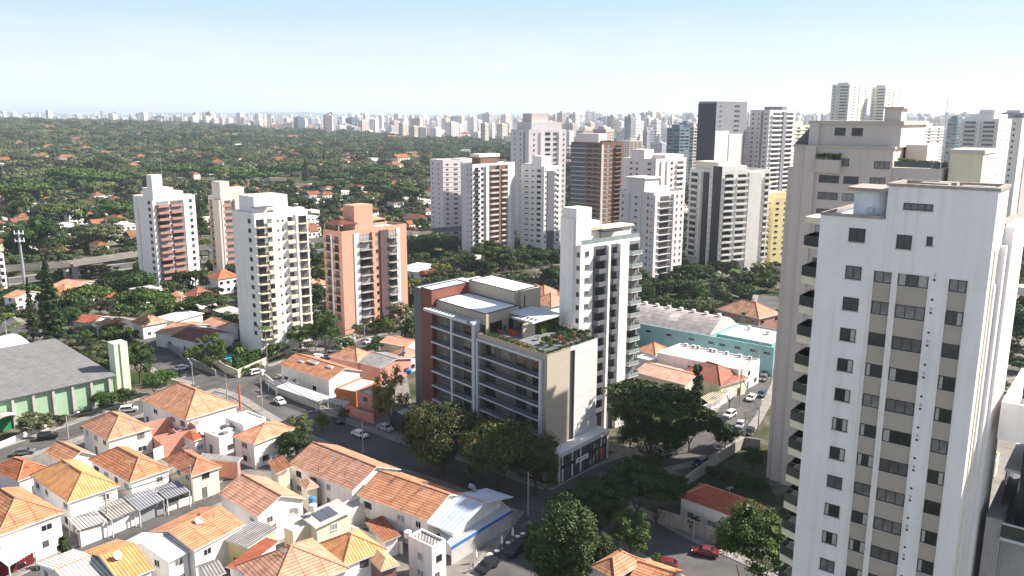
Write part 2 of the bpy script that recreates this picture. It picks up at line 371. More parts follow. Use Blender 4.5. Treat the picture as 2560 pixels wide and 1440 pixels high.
# ------------------------------------------------------------------ roads
def roadpts(px, z=0): return [tuple(P(x, y, z)) for x, y in px]
RD = [
 ('street', [(-260, 1620), (100, 1440), (174, 1400), (243, 1368), (347, 1327), (430, 1291), (521, 1251), (563, 1225), (610, 1190)], 5.6, 1.2),
 ('street', [(-220, 1235), (0, 1143), (83, 1113), (191, 1076), (330, 1026), (440, 988), (560, 952), (640, 948)], 8.5, 2.0),
 ('street', [(560, 952), (640, 975), (720, 1020), (800, 1062), (958, 1125), (1141, 1180), (1240, 1218), (1330, 1250), (1410, 1262)], 10, 2.4),
 ('street', [(560, 955), (440, 922), (400, 880), (385, 850), (360, 820), (250, 800)], 9, 2.2),
 ('street', [(600, 950), (700, 922), (800, 893), (860, 872), (950, 852), (1010, 835)], 8.5, 2.2),
 ('street', [(1180, 1560), (1275, 1440), (1340, 1330), (1400, 1262), (1500, 1200), (1600, 1158), (1720, 1128), (1800, 1082), (1855, 1010), (1893, 935), (1908, 870), (1915, 800), (1925, 740)], 9, 2.2),
 ('street', [(1440, 1250), (1580, 1320), (1700, 1385), (1900, 1480), (2050, 1560)], 10, 2.2),
 ('avenue', [(-500, 752), (0, 706), (345, 662), (520, 648), (1080, 612), (1300, 600), (1700, 560)], 15, 2),
 ('street', [(0, 800), (120, 900), (60, 960)], 8, 2),
 ('street', [(2380, 960), (2480, 935), (2700, 915)], 9, 1.5),
]
for nm, px, wd, sw in RD: ROADS.append((roadpts(px), wd/2))
def resample(pts, step):
    out = [np.array(pts[0])]
    # smooth with Catmull-Rom
    q = [np.array(p) for p in pts]; q = [2*q[0]-q[1]]+q+[2*q[-1]-q[-2]]
    for i in range(1, len(q)-2):
        n = max(2, int(np.linalg.norm(q[i+1]-q[i])/step))
        for k in range(1, n+1):
            t = k/n; out.append(.5*((2*q[i])+(-q[i-1]+q[i+1])*t+(2*q[i-1]-5*q[i]+4*q[i+1]-q[i+2])*t*t+(-q[i-1]+3*q[i]-3*q[i+1]+q[i+2])*t**3))
    return out
for ri, (nm, px, wd, sw) in enumerate(RD):
    c = resample(ROADS[ri][0], 2.0); mb = MB(); z = .03+.004*ri
    T = [(c[min(i+1, len(c)-1)]-c[max(i-1, 0)]) for i in range(len(c))]; T = [t/np.linalg.norm(t) for t in T]; Nn = [np.array([-t[1], t[0]]) for t in T]
    sp = MB()
    for i in range(len(c)-1):
        a, b_, c2, d2 = c[i]+Nn[i]*wd/2, c[i]-Nn[i]*wd/2, c[i+1]-Nn[i+1]*wd/2, c[i+1]+Nn[i+1]*wd/2
        mb.face([(*a, z), (*b_, z), (*c2, z), (*d2, z)])
        for sgn in (1, -1):
            m_ = (c[i]+c[i+1])/2+Nn[i]*sgn*(wd/2+sw/2)
            ok = True
            for rj, (pts, hw) in enumerate(ROADS):
                if rj != ri and any(segd(m_[0], m_[1], p, q) < hw+sw*.55 for p, q in zip(pts, pts[1:])): ok = False; break
            if not ok: continue
            p0, p1 = c[i]+Nn[i]*sgn*wd/2, c[i+1]+Nn[i+1]*sgn*wd/2; q0, q1 = c[i]+Nn[i]*sgn*(wd/2+sw), c[i+1]+Nn[i+1]*sgn*(wd/2+sw); h = .16+.001*ri
            top = [(*p0, h), (*p1, h), (*q1, h), (*q0, h)]
            sp.face(top if sgn < 0 else top[::-1], 0); sp.face([(*p0, 0), (*p1, 0), (*p1, h), (*p0, h)], 1)
            sp.face([(*q0, 0), (*q1, 0), (*q1, h), (*q0, h)], 0)
    o = struct('street' if nm == 'street' else 'avenue', mb, asphalt)
    if sp.f: struct('pavement', sp, [paving, mat('kerb_stone', (.42, .41, .39))])
# painted marks: zebra/stop lines on the junction
mk = MB(); paintm = mat('road_paint', (.6, .6, .58), var=.3, scale=2)
for (x, y, a, L, wd) in [(662, 990, 20, 4, .3), (470, 940, 60, 4, .3), (720, 925, 35, 4, .3)]:
    q = P(x, y); e = (math.cos(math.radians(a)), math.sin(math.radians(a))); nn = (-e[1], e[0])
    mk.face([(q[0]+e[0]*s*L/2+nn[0]*t*wd/2, q[1]+e[1]*s*L/2+nn[1]*t*wd/2, .085) for s, t in ((-1, -1), (1, -1), (1, 1), (-1, 1))])
struct('road_marking', mk, paintm)
# paved residential ground (yards) under the close houses, lawn of the park
def patch(name, px, m, z=.015, kind='structure', poly=None):
    mb = MB(); pts = [tuple(P(x, y)) for x, y in px] if poly is None else poly
    mb.face([(a, b_, z) for a, b_ in pts], 0, pts); return struct(name, mb, m, kind)
patch('yard', [(-400, 1700), (-400, 1230), (-20, 1160), (330, 1040), (560, 975), (700, 1030), (1150, 1200), (1330, 1262), (1280, 1400), (1150, 1650)], mat('yard_paving', (.19, .175, .16), var=.35, scale=.4), .010)
patch('yard', [(690, 930), (1000, 845), (1035, 1040), (1010, 1130), (900, 1085), (680, 1000)], MATS['yard_paving'], .011)
patch('park_lawn', [(1600, 800), (1600, 735), (1760, 690), (1900, 700), (1900, 760)], mat('lawn', (.04, .062, .018), var=.45, scale=.3), .012)
patch('lawn', [(1560, 1140), (1620, 1100), (1700, 1040), (1700, 1120), (1620, 1150)], MATS['lawn'], .013)
patch('lawn', [(2470, 840), (2620, 830), (2620, 800), (2480, 800)], MATS['lawn'], .013)
patch('paved_yard', [(2380, 1500), (2700, 1500), (2700, 820), (2480, 860)], MATS['yard_paving'], .011)
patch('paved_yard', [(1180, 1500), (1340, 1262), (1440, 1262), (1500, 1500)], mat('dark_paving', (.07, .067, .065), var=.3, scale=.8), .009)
# ------------------------------------------------------------------ facade elements (local frame: x along the wall, -y outward, z up)
curt = mat('curtain_cloth', (.42, .40, .37), rough=.9, var=.3, scale=4)
PROTO = {}; CHILD = {}; SPLIT = {}
def splitmesh(me, mat_ix):
    """(rest, piece) meshes of a prototype, piece = faces of the given material slots"""
    if me.name in SPLIT: return SPLIT[me.name]
    out = []
    for want in (False, True):
        V = []; F = []; MI = []; rm = {}; mats = []
        for p in me.polygons:
            if (p.material_index in mat_ix) != want: continue
            f = []
            for i in p.vertices:
                if i not in rm: rm[i] = len(V); V.append(tuple(me.vertices[i].co))
                f.append(rm[i])
            m = me.materials[p.material_index]
            if m not in mats: mats.append(m)
            F.append(f); MI.append(mats.index(m))
        n = bpy.data.meshes.new(me.name); n.from_pydata(V, [], F); [n.materials.append(m) for m in mats]; n.polygons.foreach_set('material_index', MI); n.update(); out.append(n)
    SPLIT[me.name] = out; return out
def putwin(me, parent, loc, rz, name='window'):
    a, b_ = splitmesh(me, (0, 3)); o = link(name, a, parent, loc, rz); link('pane', b_, o); return o
def winproto(w, h, style='dark', panes=2):
    key = ('w', round(w, 2), round(h, 2), style, panes)
    if key in PROTO: return PROTO[key]
    g = MB(); gl = {'dark': glassd, 'mid': glassm, 'white': glassw}.get(style.split('_')[0], glassd)
    fr = framew if style.endswith('_w') else framed
    f = .07
    g.box(f, w-f, -.015, .1, f, h-f, 0)
    for a, b_, c, d2 in ((0, w, 0, f), (0, w, h-f, h), (0, f, f, h-f), (w-f, w, f, h-f)):
        g.box(a, b_, -.06, .1, c, d2, 1)
    for k in range(1, panes): g.box(w*k/panes-.03, w*k/panes+.03, -.045, .1, f, h-f, 1)
    if style[:2] in ('cl', 'cr', 'cb'):
        if style[1] in 'lb': g.box(f, f+(w-2*f)*.22, -.022, -.016, f, h-f, 3)
        if style[1] in 'rb': g.box(w-f-(w-2*f)*.3, w-f, -.022, -.016, f, h-f, 3)
    g.box(-.08, w+.08, -.12, .05, -.09, -.001, 2)
    me = g.mesh('window', [gl, fr, slabm, curt]); PROTO[key] = me
    CHILD[me.name] = 'pane'; return me
def balproto(w, dep, style, m, hp=1.0, chamf=0.0):
    key = ('b', round(w, 2), dep, style, m.name, hp, chamf)
    if key in PROTO: return PROTO[key]
    g = MB(); c = chamf
    out = [(0, 0), (c, -dep), (w-c, -dep), (w, 0)]
    g.prism(out, -.16, 0, 0, bottom=True)
    if style == 'solid':
        t = .12; inn = [(t, 0), (c+t*.8, -dep+t), (w-c-t*.8, -dep+t), (w-t, 0)]
        for i in range(3):
            p, q, r_, s_ = out[i], out[i+1], inn[i+1], inn[i]
            g.prism([p, q, r_, s_], 0, hp, 0)
    else:
        mi = 1
        for i in range(3):
            p, q = np.array(out[i]), np.array(out[i+1]); L = np.linalg.norm(q-p)
            if L < .05: continue
            e = (q-p)/L; nn = np.array([e[1], -e[0]])
            if style[:5] == 'glass': g.obox(p, e, nn, 0, L, -.06, -.02, .08, hp-.06, 2)
            else:
                for k in range(max(2, int(L/.28))+1):
                    a = L*k/max(2, int(L/.28)); g.obox(p, e, nn, max(a-.015, 0), min(a+.015, L), -.07, -.03, 0, hp-.05, 1)
            g.obox(p, e, nn, 0, L, -.08, -.01, hp-.05, hp, 1)
    me = g.mesh('balcony', [m, framed, glassl if style == 'glassl' else glassg]); PROTO[key] = me; return me
def merge(name, items, parent, label=None):
    """many placed prototypes as ONE 'stuff' part"""
    mats = []; V = []; F = []; MI = []; k = 0
    for me, loc, rz in items:
        nv = len(me.vertices); co = np.empty(nv*3, 'f'); me.vertices.foreach_get('co', co); co = co.reshape(-1, 3)
        c, s_ = math.cos(rz), math.sin(rz)
        co = np.stack([co[:, 0]*c-co[:, 1]*s_+loc[0], co[:, 0]*s_+co[:, 1]*c+loc[1], co[:, 2]+loc[2]], 1); V.append(co)
        ix = []
        for m in me.materials:
            if m not in mats: mats.append(m)
            ix.append(mats.index(m))
        for p in me.polygons: F.append([i+k for i in p.vertices]); MI.append(ix[p.material_index])
        k += nv
    me = bpy.data.meshes.new(name); me.from_pydata(np.concatenate(V).tolist(), [], F)
    for m in mats: me.materials.append(m)
    me.polygons.foreach_set('material_index', MI); me.update()
    o = link(name, me, parent); o['kind'] = 'stuff'
    return o
class Tower:
    def __init__(s, name, label, origin, group=None, cat='apartment tower'):
        s.o = origin; s.root = thing(name, label, cat, (origin[0], origin[1], 0), 0, group); s.items = {}
    def loc(s, p): return (p[0]-s.o[0], p[1]-s.o[1])
    def put(s, kind, me, x, y, z, rz): s.items.setdefault(kind, []).append((me, (x-s.o[0], y-s.o[1], z), rz))
    def prism(s, name, poly, z0, z1, m, mt=None, **k):
        mb = MB().prism([s.loc(p) for p in poly], z0, z1, 0, 1 if mt else 0)
        return part(name, mb, [m]+([mt] if mt else []), s.root)
    def finish(s, cap=96, split=False):
        camp = Vector((0-s.o[0], 0-s.o[1], CH))
        for kind, its in s.items.items():
            its.sort(key=lambda t: (Vector(t[1])-camp).length)
            lim = cap
            for me, loc, rz in its[:lim]:
                if split and kind in ('window', 'balcony_door'): putwin(me, s.root, loc, rz, kind)
                elif split and kind == 'balcony' and len(set(p.material_index for p in me.polygons)) > 1:
                    a, b_ = splitmesh(me, (1, 2)); o = link(kind, a, s.root, loc, rz); link('railing', b_, o)
                else: o = link(kind, me, s.root, loc, rz)
            if its[lim:]: merge(kind, its[lim:], s.root)
        return s.root
def facade(T, A, B, cols, rows, dz):
    """A,B plan points, left to right seen from outside; rows: z of floor lines"""
    A = np.array(A[:2], float); B = np.array(B[:2], float); L = np.linalg.norm(B-A); e = (B-A)/L; n = np.array([e[1], -e[0]]); rz = math.atan2(e[1], e[0])
    r = random.Random(int(abs(A[0]*13+A[1]*7)))
    for c in cols:
        kind, s0, s1 = c[0], c[1]*L, c[2]*L; k = c[3] if len(c) > 3 else {}
        rr = rows[k.get('skip', 0):len(rows)-k.get('cut', 0)]
        if kind == 'win':
            w = min(k.get('w', 1.5), s1-s0); h = k.get('h', 1.3)
            for z in rr:
                p = A+e*((s0+s1)/2-w/2); st = k.get('style') or r.choice(['dark', 'dark', 'dark', 'mid', 'white'])
                q = p-n*.0; T.put('window', winproto(w, h, st+k.get('fr', ''), k.get('panes', 2)), q[0], q[1], z+k.get('sill', 1.0), rz)
        elif kind == 'balc':
            w = s1-s0; m = k.get('m', cream); dep = k.get('dep', 1.2)
            for z in rr:
                p = A+e*s0
                T.put('balcony', balproto(w, dep, k.get('style', 'solid'), m, k.get('hp', 1.0), k.get('ch', 0)), p[0], p[1], z, rz)
                dw = w*k.get('door', .7); p = A+e*(s0+(w-dw)/2)
                T.put('balcony_door', winproto(dw, 2.2, r.choice(k.get('doors', ['dark', 'dark', 'mid', 'white'])), k.get('panes', 3)), p[0], p[1], z+.02, rz)
        elif kind == 'band':      # proud vertical strip over the full height
            mb = MB(); mb.obox(T.loc(A), e, n, s0, s1, 0.0, k.get('d', .12), k.get('z0', 0), k.get('z1', rows[0]+dz), 0)
            part(k.get('name', 'wall_strip'), mb, k['m'], T.root)
        elif kind == 'spandrel':  # horizontal proud bands between floors
            mb = MB()
            for z in rr: mb.obox(T.loc(A), e, n, s0, s1, 0.0, k.get('d', .35), z+k.get('a', -.5), z+k.get('b', .6), 0)
            part('spandrel_band', mb, k['m'], T.root)
        elif kind == 'slabs':
            mb = MB()
            for z in rr: mb.obox(T.loc(A), e, n, s0, s1, 0.0, k.get('d', .08), z-.08, z+.04, 0)
            part('floor_line', mb, k['m'], T.root)
def tower(name, label, nr, ang, xl, xr, wall, colsL, colsR, dz=2.95, first=None, roofm=None, group=None, wL=None, wR=None, cat='apartment tower', parapet=.9, nfl=None, angL=None, hi=71.0):
    """nr=(x,y,ybase) pixels of the near vertical edge; xl,xr pixel columns of the far edges at roof level"""
    X, Y, Z = near(*nr, hi=hi); C = np.array([X, Y])
    def solve(a, xt):
        d = np.array([math.cos(math.radians(a)), math.sin(math.radians(a))]); lo, h = .1, 90
        f = lambda L: proj(C[0]+L*d[0], C[1]+L*d[1], Z)[0]-xt
        if f(lo)*f(h) > 0: return 18.0
        for _ in range(40):
            m = (lo+h)/2
            if f(lo)*f(m) <= 0: h = m
            else: lo = m
        return m
    aL = ang+90 if angL is None else angL
    wR = wR or solve(ang, xr); wL = wL or solve(aL, xl)
    eR = np.array([math.cos(math.radians(ang)), math.sin(math.radians(ang))]); eL = np.array([math.cos(math.radians(aL)), math.sin(math.radians(aL))])
    Rr, Lc = C+eR*wR, C+eL*wL; D = C+eR*wR+eL*wL
    T = Tower(name, label, C, group, cat); T.C, T.R, T.L, T.D, T.z, T.eR, T.eL, T.wR, T.wL = C, Rr, Lc, D, Z, eR, eL, wR, wL
    poly = [C, Rr, D, Lc]; addfoot(poly)
    T.prism('wall', poly, 0, Z, wall, roofm or slabm)
    # parapet ring
    mb = MB(); q = [T.loc(p) for p in poly]
    for i in range(4):
        a, b_ = np.array(q[i]), np.array(q[(i+1) % 4]); LL = np.linalg.norm(b_-a); e = (b_-a)/LL; nn = np.array([e[1], -e[0]])
        mb.obox(a, e, nn, .003, LL-.003, -.25, .02, Z-.01, Z+parapet, 0)
    part('parapet', mb, wall, T.root)
    n = nfl or int((Z-3.2)/dz); z0 = Z-dz-(first or .3); rows = [z0-dz*k for k in range(n)]
    T.rows = rows
    if colsL: facade(T, Lc, C, colsL, rows, dz)
    if colsR: facade(T, C, Rr, colsR, rows, dz)
    return T
def roofbox(T, name, a0, a1, b0, b1, h, m, z=None, mt=None, z0=None):
    """box on the roof: fractions a along right edge, b along left edge"""
    z = T.z if z is None else z
    q = lambda a, b_: T.C+T.eR*T.wR*a+T.eL*T.wL*b_
    return T.prism(name, [q(a0, b0), q(a1, b0), q(a1, b1), q(a0, b1)], z, z+h, m, mt)
# ================================================================== the mid-distance towers
W, B, BD = 'win', 'balc', 'band'
# T1 white tower with terracotta balconies
T = tower('apartment_tower', 'white tower with terracotta balcony bands left of the cream-balcony tower', (384, 500, 728), 50, 332, 487, white,
 [(W, .62, .92, {'w': 2.0, 'h': 1.4, 'style': 'dark'}), (BD, .18, .22, {'m': white, 'd': .5}), (BD, .95, 1.0, {'m': white, 'd': .6})],
 [(W, .80, .96, {'w': 1.3, 'h': 1.3}), ('band', .70, .73, {'m': white, 'd': .4}),
  (B, .02, .36, {'m': terra, 'hp': .85, 'dep': 1.3, 'ch': .9, 'door': .85, 'panes': 5, 'doors': ['mid', 'white', 'white', 'dark']}), (B, .36, .69, {'m': terra, 'hp': .85, 'dep': 1.0, 'ch': .5, 'door': .85, 'panes': 4, 'doors': ['mid', 'white', 'dark']})], dz=2.75)
roofbox(T, 'lift_tower', .02, .50, .05, .55, 4.5, white); roofbox(T, 'lift_tower', .02, .26, .05, .30, 5.5, white, z=T.z+4.5); roofbox(T, 'roof_room', .5, .85, .25, .7, 2.5, pinkw)
mb = MB(); mb.tube([(2, 5, T.z+10), (2, 5, T.z+16)], .08); part('antenna', mb, metalg, T.root); T.finish()
# T2 white tower with cream balconies
T = tower('apartment_tower', 'tall white tower with curved cream balconies beside the palms and pool', (635, 542, 890), 45, 580, 769, white,
 [(W, .60, .95, {'w': 1.7, 'h': 1.25, 'style': 'dark'})],
 [(B, .00, .20, {'m': cream, 'dep': 1.5, 'ch': .5, 'style': 'bars', 'doors': ['dark']}), (B, .20, .34, {'m': cream, 'dep': 1.0, 'ch': .2, 'door': .6}),
  (W, .40, .45, {'w': .6, 'h': .6, 'panes': 1}), (W, .49, .54, {'w': .6, 'h': .6, 'panes': 1}), (B, .58, .71, {'m': cream, 'dep': 1.0, 'door': .6}),
  (BD, .735, .77, {'m': white, 'd': 1.0}), (B, .78, 1.0, {'m': cream, 'dep': 1.5, 'ch': .5, 'style': 'bars', 'doors': ['dark', 'mid']})], dz=2.87)
roofbox(T, 'penthouse', .10, .72, .22, .9, 5.6, white); roofbox(T, 'roof_slab', .03, .36, .02, .2, .3, dgrey, z=T.z+2.4); roofbox(T, 'roof_room', .36, .95, .02, .2, 1.6, cream)
mb = MB()
for k in range(10):
    p = T.C+T.eR*T.wR*(.1+.06*k)+T.eL*T.wL*.22; p = T.loc(p); mb.box(p[0]-.04, p[0]+.04, p[1]-.04, p[1]+.04, T.z+5.6, T.z+6.7)
part('roof_railing', mb, metalg, T.root); T.finish()
# T3 beige tower with pink spandrels, behind T2
T = tower('apartment_tower', 'beige tower with pink brick spandrels half hidden by the cream-balcony tower', (553, 498, 704), 50, 520, 640, beige,
 [(W, .03, .47, {'w': 3.0, 'h': 1.3, 'panes': 4, 'style': 'mid'}), ('spandrel', .03, .47, {'m': terra, 'd': .12, 'a': -.35, 'b': .75}), (BD, .5, .98, {'m': beige, 'd': 1.2})],
 [(W, .06, .28, {'w': 3.0, 'h': 1.3, 'panes': 4, 'style': 'mid'}), ('spandrel', .05, .3, {'m': terra, 'd': .12, 'a': -.35, 'b': .75}), (BD, .34, .95, {'m': beige, 'd': 1.0}), (W, .96, 1, {'w': .5, 'h': .5})], dz=2.8)
roofbox(T, 'lift_tower', -.02, .25, .0, .6, 7.5, beige); roofbox(T, 'roof_room', .25, .7, .1, .6, 4.5, beige); T.finish()
# T4 orange brick tower
T = tower('apartment_tower', 'orange brick tower with stacked grey balconies left of the corner building', (853.6, 586, 838), 50, 808, 1016, orange,
 [(B, .12, .40, {'m': slabm, 'dep': .7, 'style': 'bars', 'doors': ['dark', 'mid']}), (BD, .44, .52, {'m': greyw, 'd': .35}), (B, .56, .86, {'m': slabm, 'dep': .7, 'style': 'bars', 'doors': ['dark', 'mid']})],
 [(BD, .17, .25, {'m': greyw, 'd': .25}), (B, .25, .43, {'m': slabm, 'dep': 1.5, 'ch': .3, 'style': 'bars', 'doors': ['mid', 'white', 'dark'], 'door': .9}), (BD, .43, .48, {'m': orange, 'd': .7}),
  (W, .49, .55, {'w': 1.0, 'h': 1.2}), (BD, .56, .69, {'m': mat('dark_brown_brick', (.10, .065, .07)), 'd': .55, 'name': 'dark_strip'}),
  (B, .69, .83, {'m': slabm, 'dep': 1.5, 'ch': .3, 'style': 'bars', 'doors': ['mid', 'white', 'dark'], 'door': .9}), (BD, .83, .88, {'m': white, 'd': .2})], dz=2.9)
roofbox(T, 'lift_tower', .26, .54, .25, .85, 8.6, orange)
def pyroof(T, a0, a1, b0, b1, z, h, m, name='roof_pavilion'):
    q = lambda a, b_: T.loc(T.C+T.eR*T.wR*a+T.eL*T.wL*b_)
    c = [q(a0, b0), q(a1, b0), q(a1, b1), q(a0, b1)]; t = q((a0+a1)/2, (b0+b1)/2); mb = MB()
    for i in range(4): mb.slope([(*c[i], z), (*c[(i+1) % 4], z), (*t, z+h)])
    mb.face([(*p, z) for p in c[::-1]]); part(name, mb, m, T.root)
    pb = MB()
    for p in c: pb.box(p[0]-.12+(t[0]-p[0])*.08, p[0]+.12+(t[0]-p[0])*.08, p[1]-.12+(t[1]-p[1])*.08, p[1]+.12+(t[1]-p[1])*.08, T.z, z)
    part('pavilion_post', pb, beige, T.root)
pyroof(T, .0, .30, .15, 1.0, T.z+2.8, 1.5, tileM); pyroof(T, .50, .78, .35, 1.0, T.z+2.8, 1.6, tileO)
T.finish()
# T5 pale slab with a thin grid
T = tower('apartment_tower', 'pinkish white slab tower directly left of the brown-balcony tower', (1107, 404, 606), 35, 1075, 1192, pinkw,
 [(W, .10, .3, {'w': 1.0, 'h': 1.0}), (W, .55, .8, {'w': 1.0, 'h': 1.0})],
 [('slabs', 0, .55, {'m': greyw, 'd': .15}), (W, .05, .2, {'w': 1.6, 'h': .9, 'style': 'mid'}), (W, .24, .5, {'w': 2.6, 'h': .9, 'style': 'mid', 'panes': 4}), (BD, .56, 1, {'m': greyw, 'd': .4})], dz=2.85)
roofbox(T, 'roof_room', .55, .95, .1, .8, 1.2, pinkw); T.finish()
# T6 white and brown balconies
T = tower('apartment_tower', 'white tower with brown recess and pale balconies in the centre background', (1181, 415, 650), 48, 1153, 1287, greyw,
 [(W, .80, .96, {'w': .7, 'h': .8, 'panes': 1}), (W, .55, .62, {'w': .5, 'h': .6, 'panes': 1})],
 [(B, .04, .15, {'m': mgrey, 'dep': .8, 'style': 'glass', 'doors': ['dark']}), (W, .17, .27, {'w': 1.7, 'h': 1.3, 'style': 'dark'}), (BD, .29, .35, {'m': white, 'd': .9}), (BD, .355, .80, {'m': brownb, 'd': .05}),
  (B, .37, .57, {'m': slabm, 'dep': 1.6, 'ch': .4, 'hp': .8, 'doors': ['dark']}), (BD, .575, .62, {'m': brownb, 'd': 1.2}), (B, .63, .80, {'m': slabm, 'dep': 1.6, 'ch': .4, 'hp': .8, 'doors': ['dark']}), (BD, .81, .88, {'m': white, 'd': .9})], dz=2.85)
roofbox(T, 'roof_room', .22, .62, .15, .9, 4, brownb); roofbox(T, 'roof_slab', .18, .66, .1, .95, 1.6, cream, z=T.z+4.0); T.finish()
# T7 tall grey-white behind
T = tower('apartment_tower', 'tallest pale grey tower of the centre with stepped crown and central glazed bay', (1322, 328, 612), 30, 1277, 1416, greyw,
 [(W, .15, .3, {'w': .9, 'h': 1.0, 'panes': 1}), (W, .5, .6, {'w': .9, 'h': 1.0, 'panes': 1}), (BD, .72, .8, {'m': mgrey, 'd': .1})],
 [(W, .08, .2, {'w': .9, 'h': 1.0, 'panes': 1}), (BD, .30, .38, {'m': pinkw, 'd': .5}), (W, .40, .60, {'w': 3.4, 'h': 1.5, 'panes': 4, 'style': 'dark'}), (W, .62, .78, {'w': 2.6, 'h': 1.5, 'panes': 3, 'style': 'mid'}), (BD, .79, .86, {'m': pinkw, 'd': .5}), (W, .88, .98, {'w': .9, 'h': 1.0, 'panes': 1})], dz=2.95)
roofbox(T, 'crown', .12, .92, .1, .9, 5.0, greyw); roofbox(T, 'lift_tower', .22, .66, .3, .8, 4.8, beige, z=T.z+5); T.finish()
# T8 white with a grey stripe
T = tower('apartment_tower', 'white tower with a dark grey vertical stripe right of centre background', (1361, 420, 634), 45, 1302, 1401, white,
 [('slabs', .02, .5, {'m': greyw, 'd': .1}), (W, .12, .40, {'w': 2.6, 'h': .55, 'panes': 4, 'style': 'dark'}), (W, .46, .58, {'w': 1.6, 'h': .8, 'style': 'mid'}), (W, .68, .88, {'w': 2.8, 'h': 1.3, 'style': 'dark', 'panes': 3})],
 [(BD, .18, .62, {'m': dgrey, 'd': .35, 'z1': 44}), (W, .03, .15, {'w': .9, 'h': .9}), (B, .72, .98, {'m': white, 'dep': .7, 'door': .5})], dz=2.9)
roofbox(T, 'lift_tower', .05, .6, .15, .55, 6.0, white); roofbox(T, 'roof_room', 0, .4, .55, .9, 1.8, greyw); T.finish()
# T9 brown rounded tower
T = tower('apartment_tower', 'dark brown tower with curved balcony bands and planted roof', (1504, 360, 572), 48, 1428, 1558, brownp,
 [(BD, .0, .52, {'m': dgrey, 'd': .05}), (B, .02, .50, {'m': slabm, 'dep': 1.8, 'ch': 1.6, 'hp': .55, 'doors': ['dark'], 'panes': 6, 'door': .85}), (W, .56, .70, {'w': 2.2, 'h': 1.6, 'style': 'dark'}), (W, .74, .9, {'w': 2.2, 'h': 1.6, 'style': 'dark'}), ('spandrel', .52, 1, {'m': slabm, 'd': .16, 'a': -.12, 'b': .22})],
 [('spandrel', .1, .5, {'m': slabm, 'd': .12, 'a': -.1, 'b': .2}), (BD, .0, .10, {'m': slabm, 'd': .3}), (W, .17, .45, {'w': 2.4, 'h': 1.7, 'style': 'white'}), (B, .56, .96, {'m': brownb, 'dep': 1.4, 'ch': .6, 'hp': .6, 'doors': ['dark']})], dz=3.0)
roofbox(T, 'penthouse', .0, .4, .1, .85, 6.5, greyw); roofbox(T, 'penthouse', .38, .5, .1, .5, 6.3, orange)
TR9 = T; T.finish()
# T10 pink-white tower group behind
T = tower('apartment_tower', 'wide pinkish white tower behind the stepped grey one, right of the dark brown tower', (1640, 402, 640), 45, 1556, 1716, pinkw,
 [(W, .2, .35, {'w': 1.6, 'h': 1.1, 'style': 'mid'}), (W, .4, .5, {'w': 1.2, 'h': 1.1}), (W, .68, .95, {'w': 2.2, 'h': 1.1, 'style': 'mid'})],
 [(BD, .15, .22, {'m': white, 'd': .7}), (BD, .34, .4, {'m': white, 'd': .7}), (W, .44, .6, {'w': 2.0, 'h': 1.2}), (B, .66, .95, {'m': white, 'dep': 1.0})], dz=2.95)
roofbox(T, 'lift_tower', .0, .3, .35, .75, 5.5, pinkw); roofbox(T, 'roof_room', .3, .9, .0, .7, 2.8, whitew); T.finish()
# T11 stepped grey
T = tower('apartment_tower', 'stepped pale grey tower with white railed balconies, right of centre', (1635, 487, 706), 42, 1550, 1712, greyw,
 [(W, .05, .15, {'w': .9, 'h': 1.1}), (BD, .26, .30, {'m': greyw, 'd': .8}), (W, .42, .56, {'w': 1.5, 'h': 1.0, 'style': 'mid'}), (BD, .62, .65, {'m': greyw, 'd': .6}), (W, .8, .88, {'w': .9, 'h': 1.2, 'style': 'mid'}), (W, .92, .98, {'w': .6, 'h': .6, 'panes': 1})],
 [(BD, .02, .10, {'m': pinkw, 'd': .5}), (B, .14, .55, {'m': white, 'dep': 1.1, 'style': 'bars', 'doors': ['mid', 'dark'], 'panes': 4}), (BD, .58, .64, {'m': greyw, 'd': 1.1}), (W, .7, .8, {'w': 1.0, 'h': 1.3, 'style': 'mid'}), (W, .86, .96, {'w': 1.0, 'h': 1.1, 'style': 'dark'})], dz=2.95)
roofbox(T, 'lift_tower', .0, .45, .28, .8, 6.5, greyw); roofbox(T, 'roof_slab', -.02, .5, .25, .84, .6, white, z=T.z+6.5); roofbox(T, 'roof_room', .5, .95, .4, .9, 2.4, greyw); T.finish()
# T12 grey-balcony tower right of the corner building
T = tower('apartment_tower', 'white tower with charcoal balconies and glass-railed roof terrace beside the corner building', (1452, 618, 1100), 42, 1408, 1600, white,
 [(BD, .0, .72, {'m': white, 'd': .9, 'z1': 50.5, 'name': 'side_slab'}), (W, .8, .95, {'w': .8, 'h': 1.0})],
 [(W, .055, .15, {'w': 1.15, 'h': 1.1, 'style': 'mid'}), (BD, .205, .41, {'m': dgrey, 'd': .015, 'name': 'dark_panel'}), (BD, .45, .605, {'m': dgrey, 'd': .015, 'name': 'dark_panel'}), (BD, .775, 1.0, {'m': mgrey, 'd': .015, 'name': 'grey_panel'}), (B, .215, .40, {'m': dgrey, 'dep': 1.2, 'ch': .5, 'hp': .9, 'doors': ['dark']}), (BD, .41, .445, {'m': white, 'd': .9}), (B, .46, .60, {'m': dgrey, 'dep': 1.2, 'ch': .5, 'hp': 1.0, 'doors': ['dark', 'mid']}),
  (BD, .61, .76, {'m': white, 'd': .9}), (B, .78, 1.0, {'m': greyw, 'dep': 1.3, 'ch': .3, 'style': 'glassl', 'doors': ['white', 'mid', 'dark'], 'door': .8})], dz=2.95, parapet=.4)
facade(T, T.R, T.D, [(B, .05, .6, {'m': greyw, 'dep': 1.2, 'style': 'glassl', 'doors': ['white', 'mid', 'dark']}), (W, .7, .9, {'w': 1.6})], T.rows, 2.95)
roofbox(T, 'stair_tower', -.02, .22, .2, 1.0, 8.3, white); roofbox(T, 'penthouse', .22, .42, .4, 1.0, 5, white); roofbox(T, 'penthouse', .45, .95, .35, 1.0, 3.0, greyw)
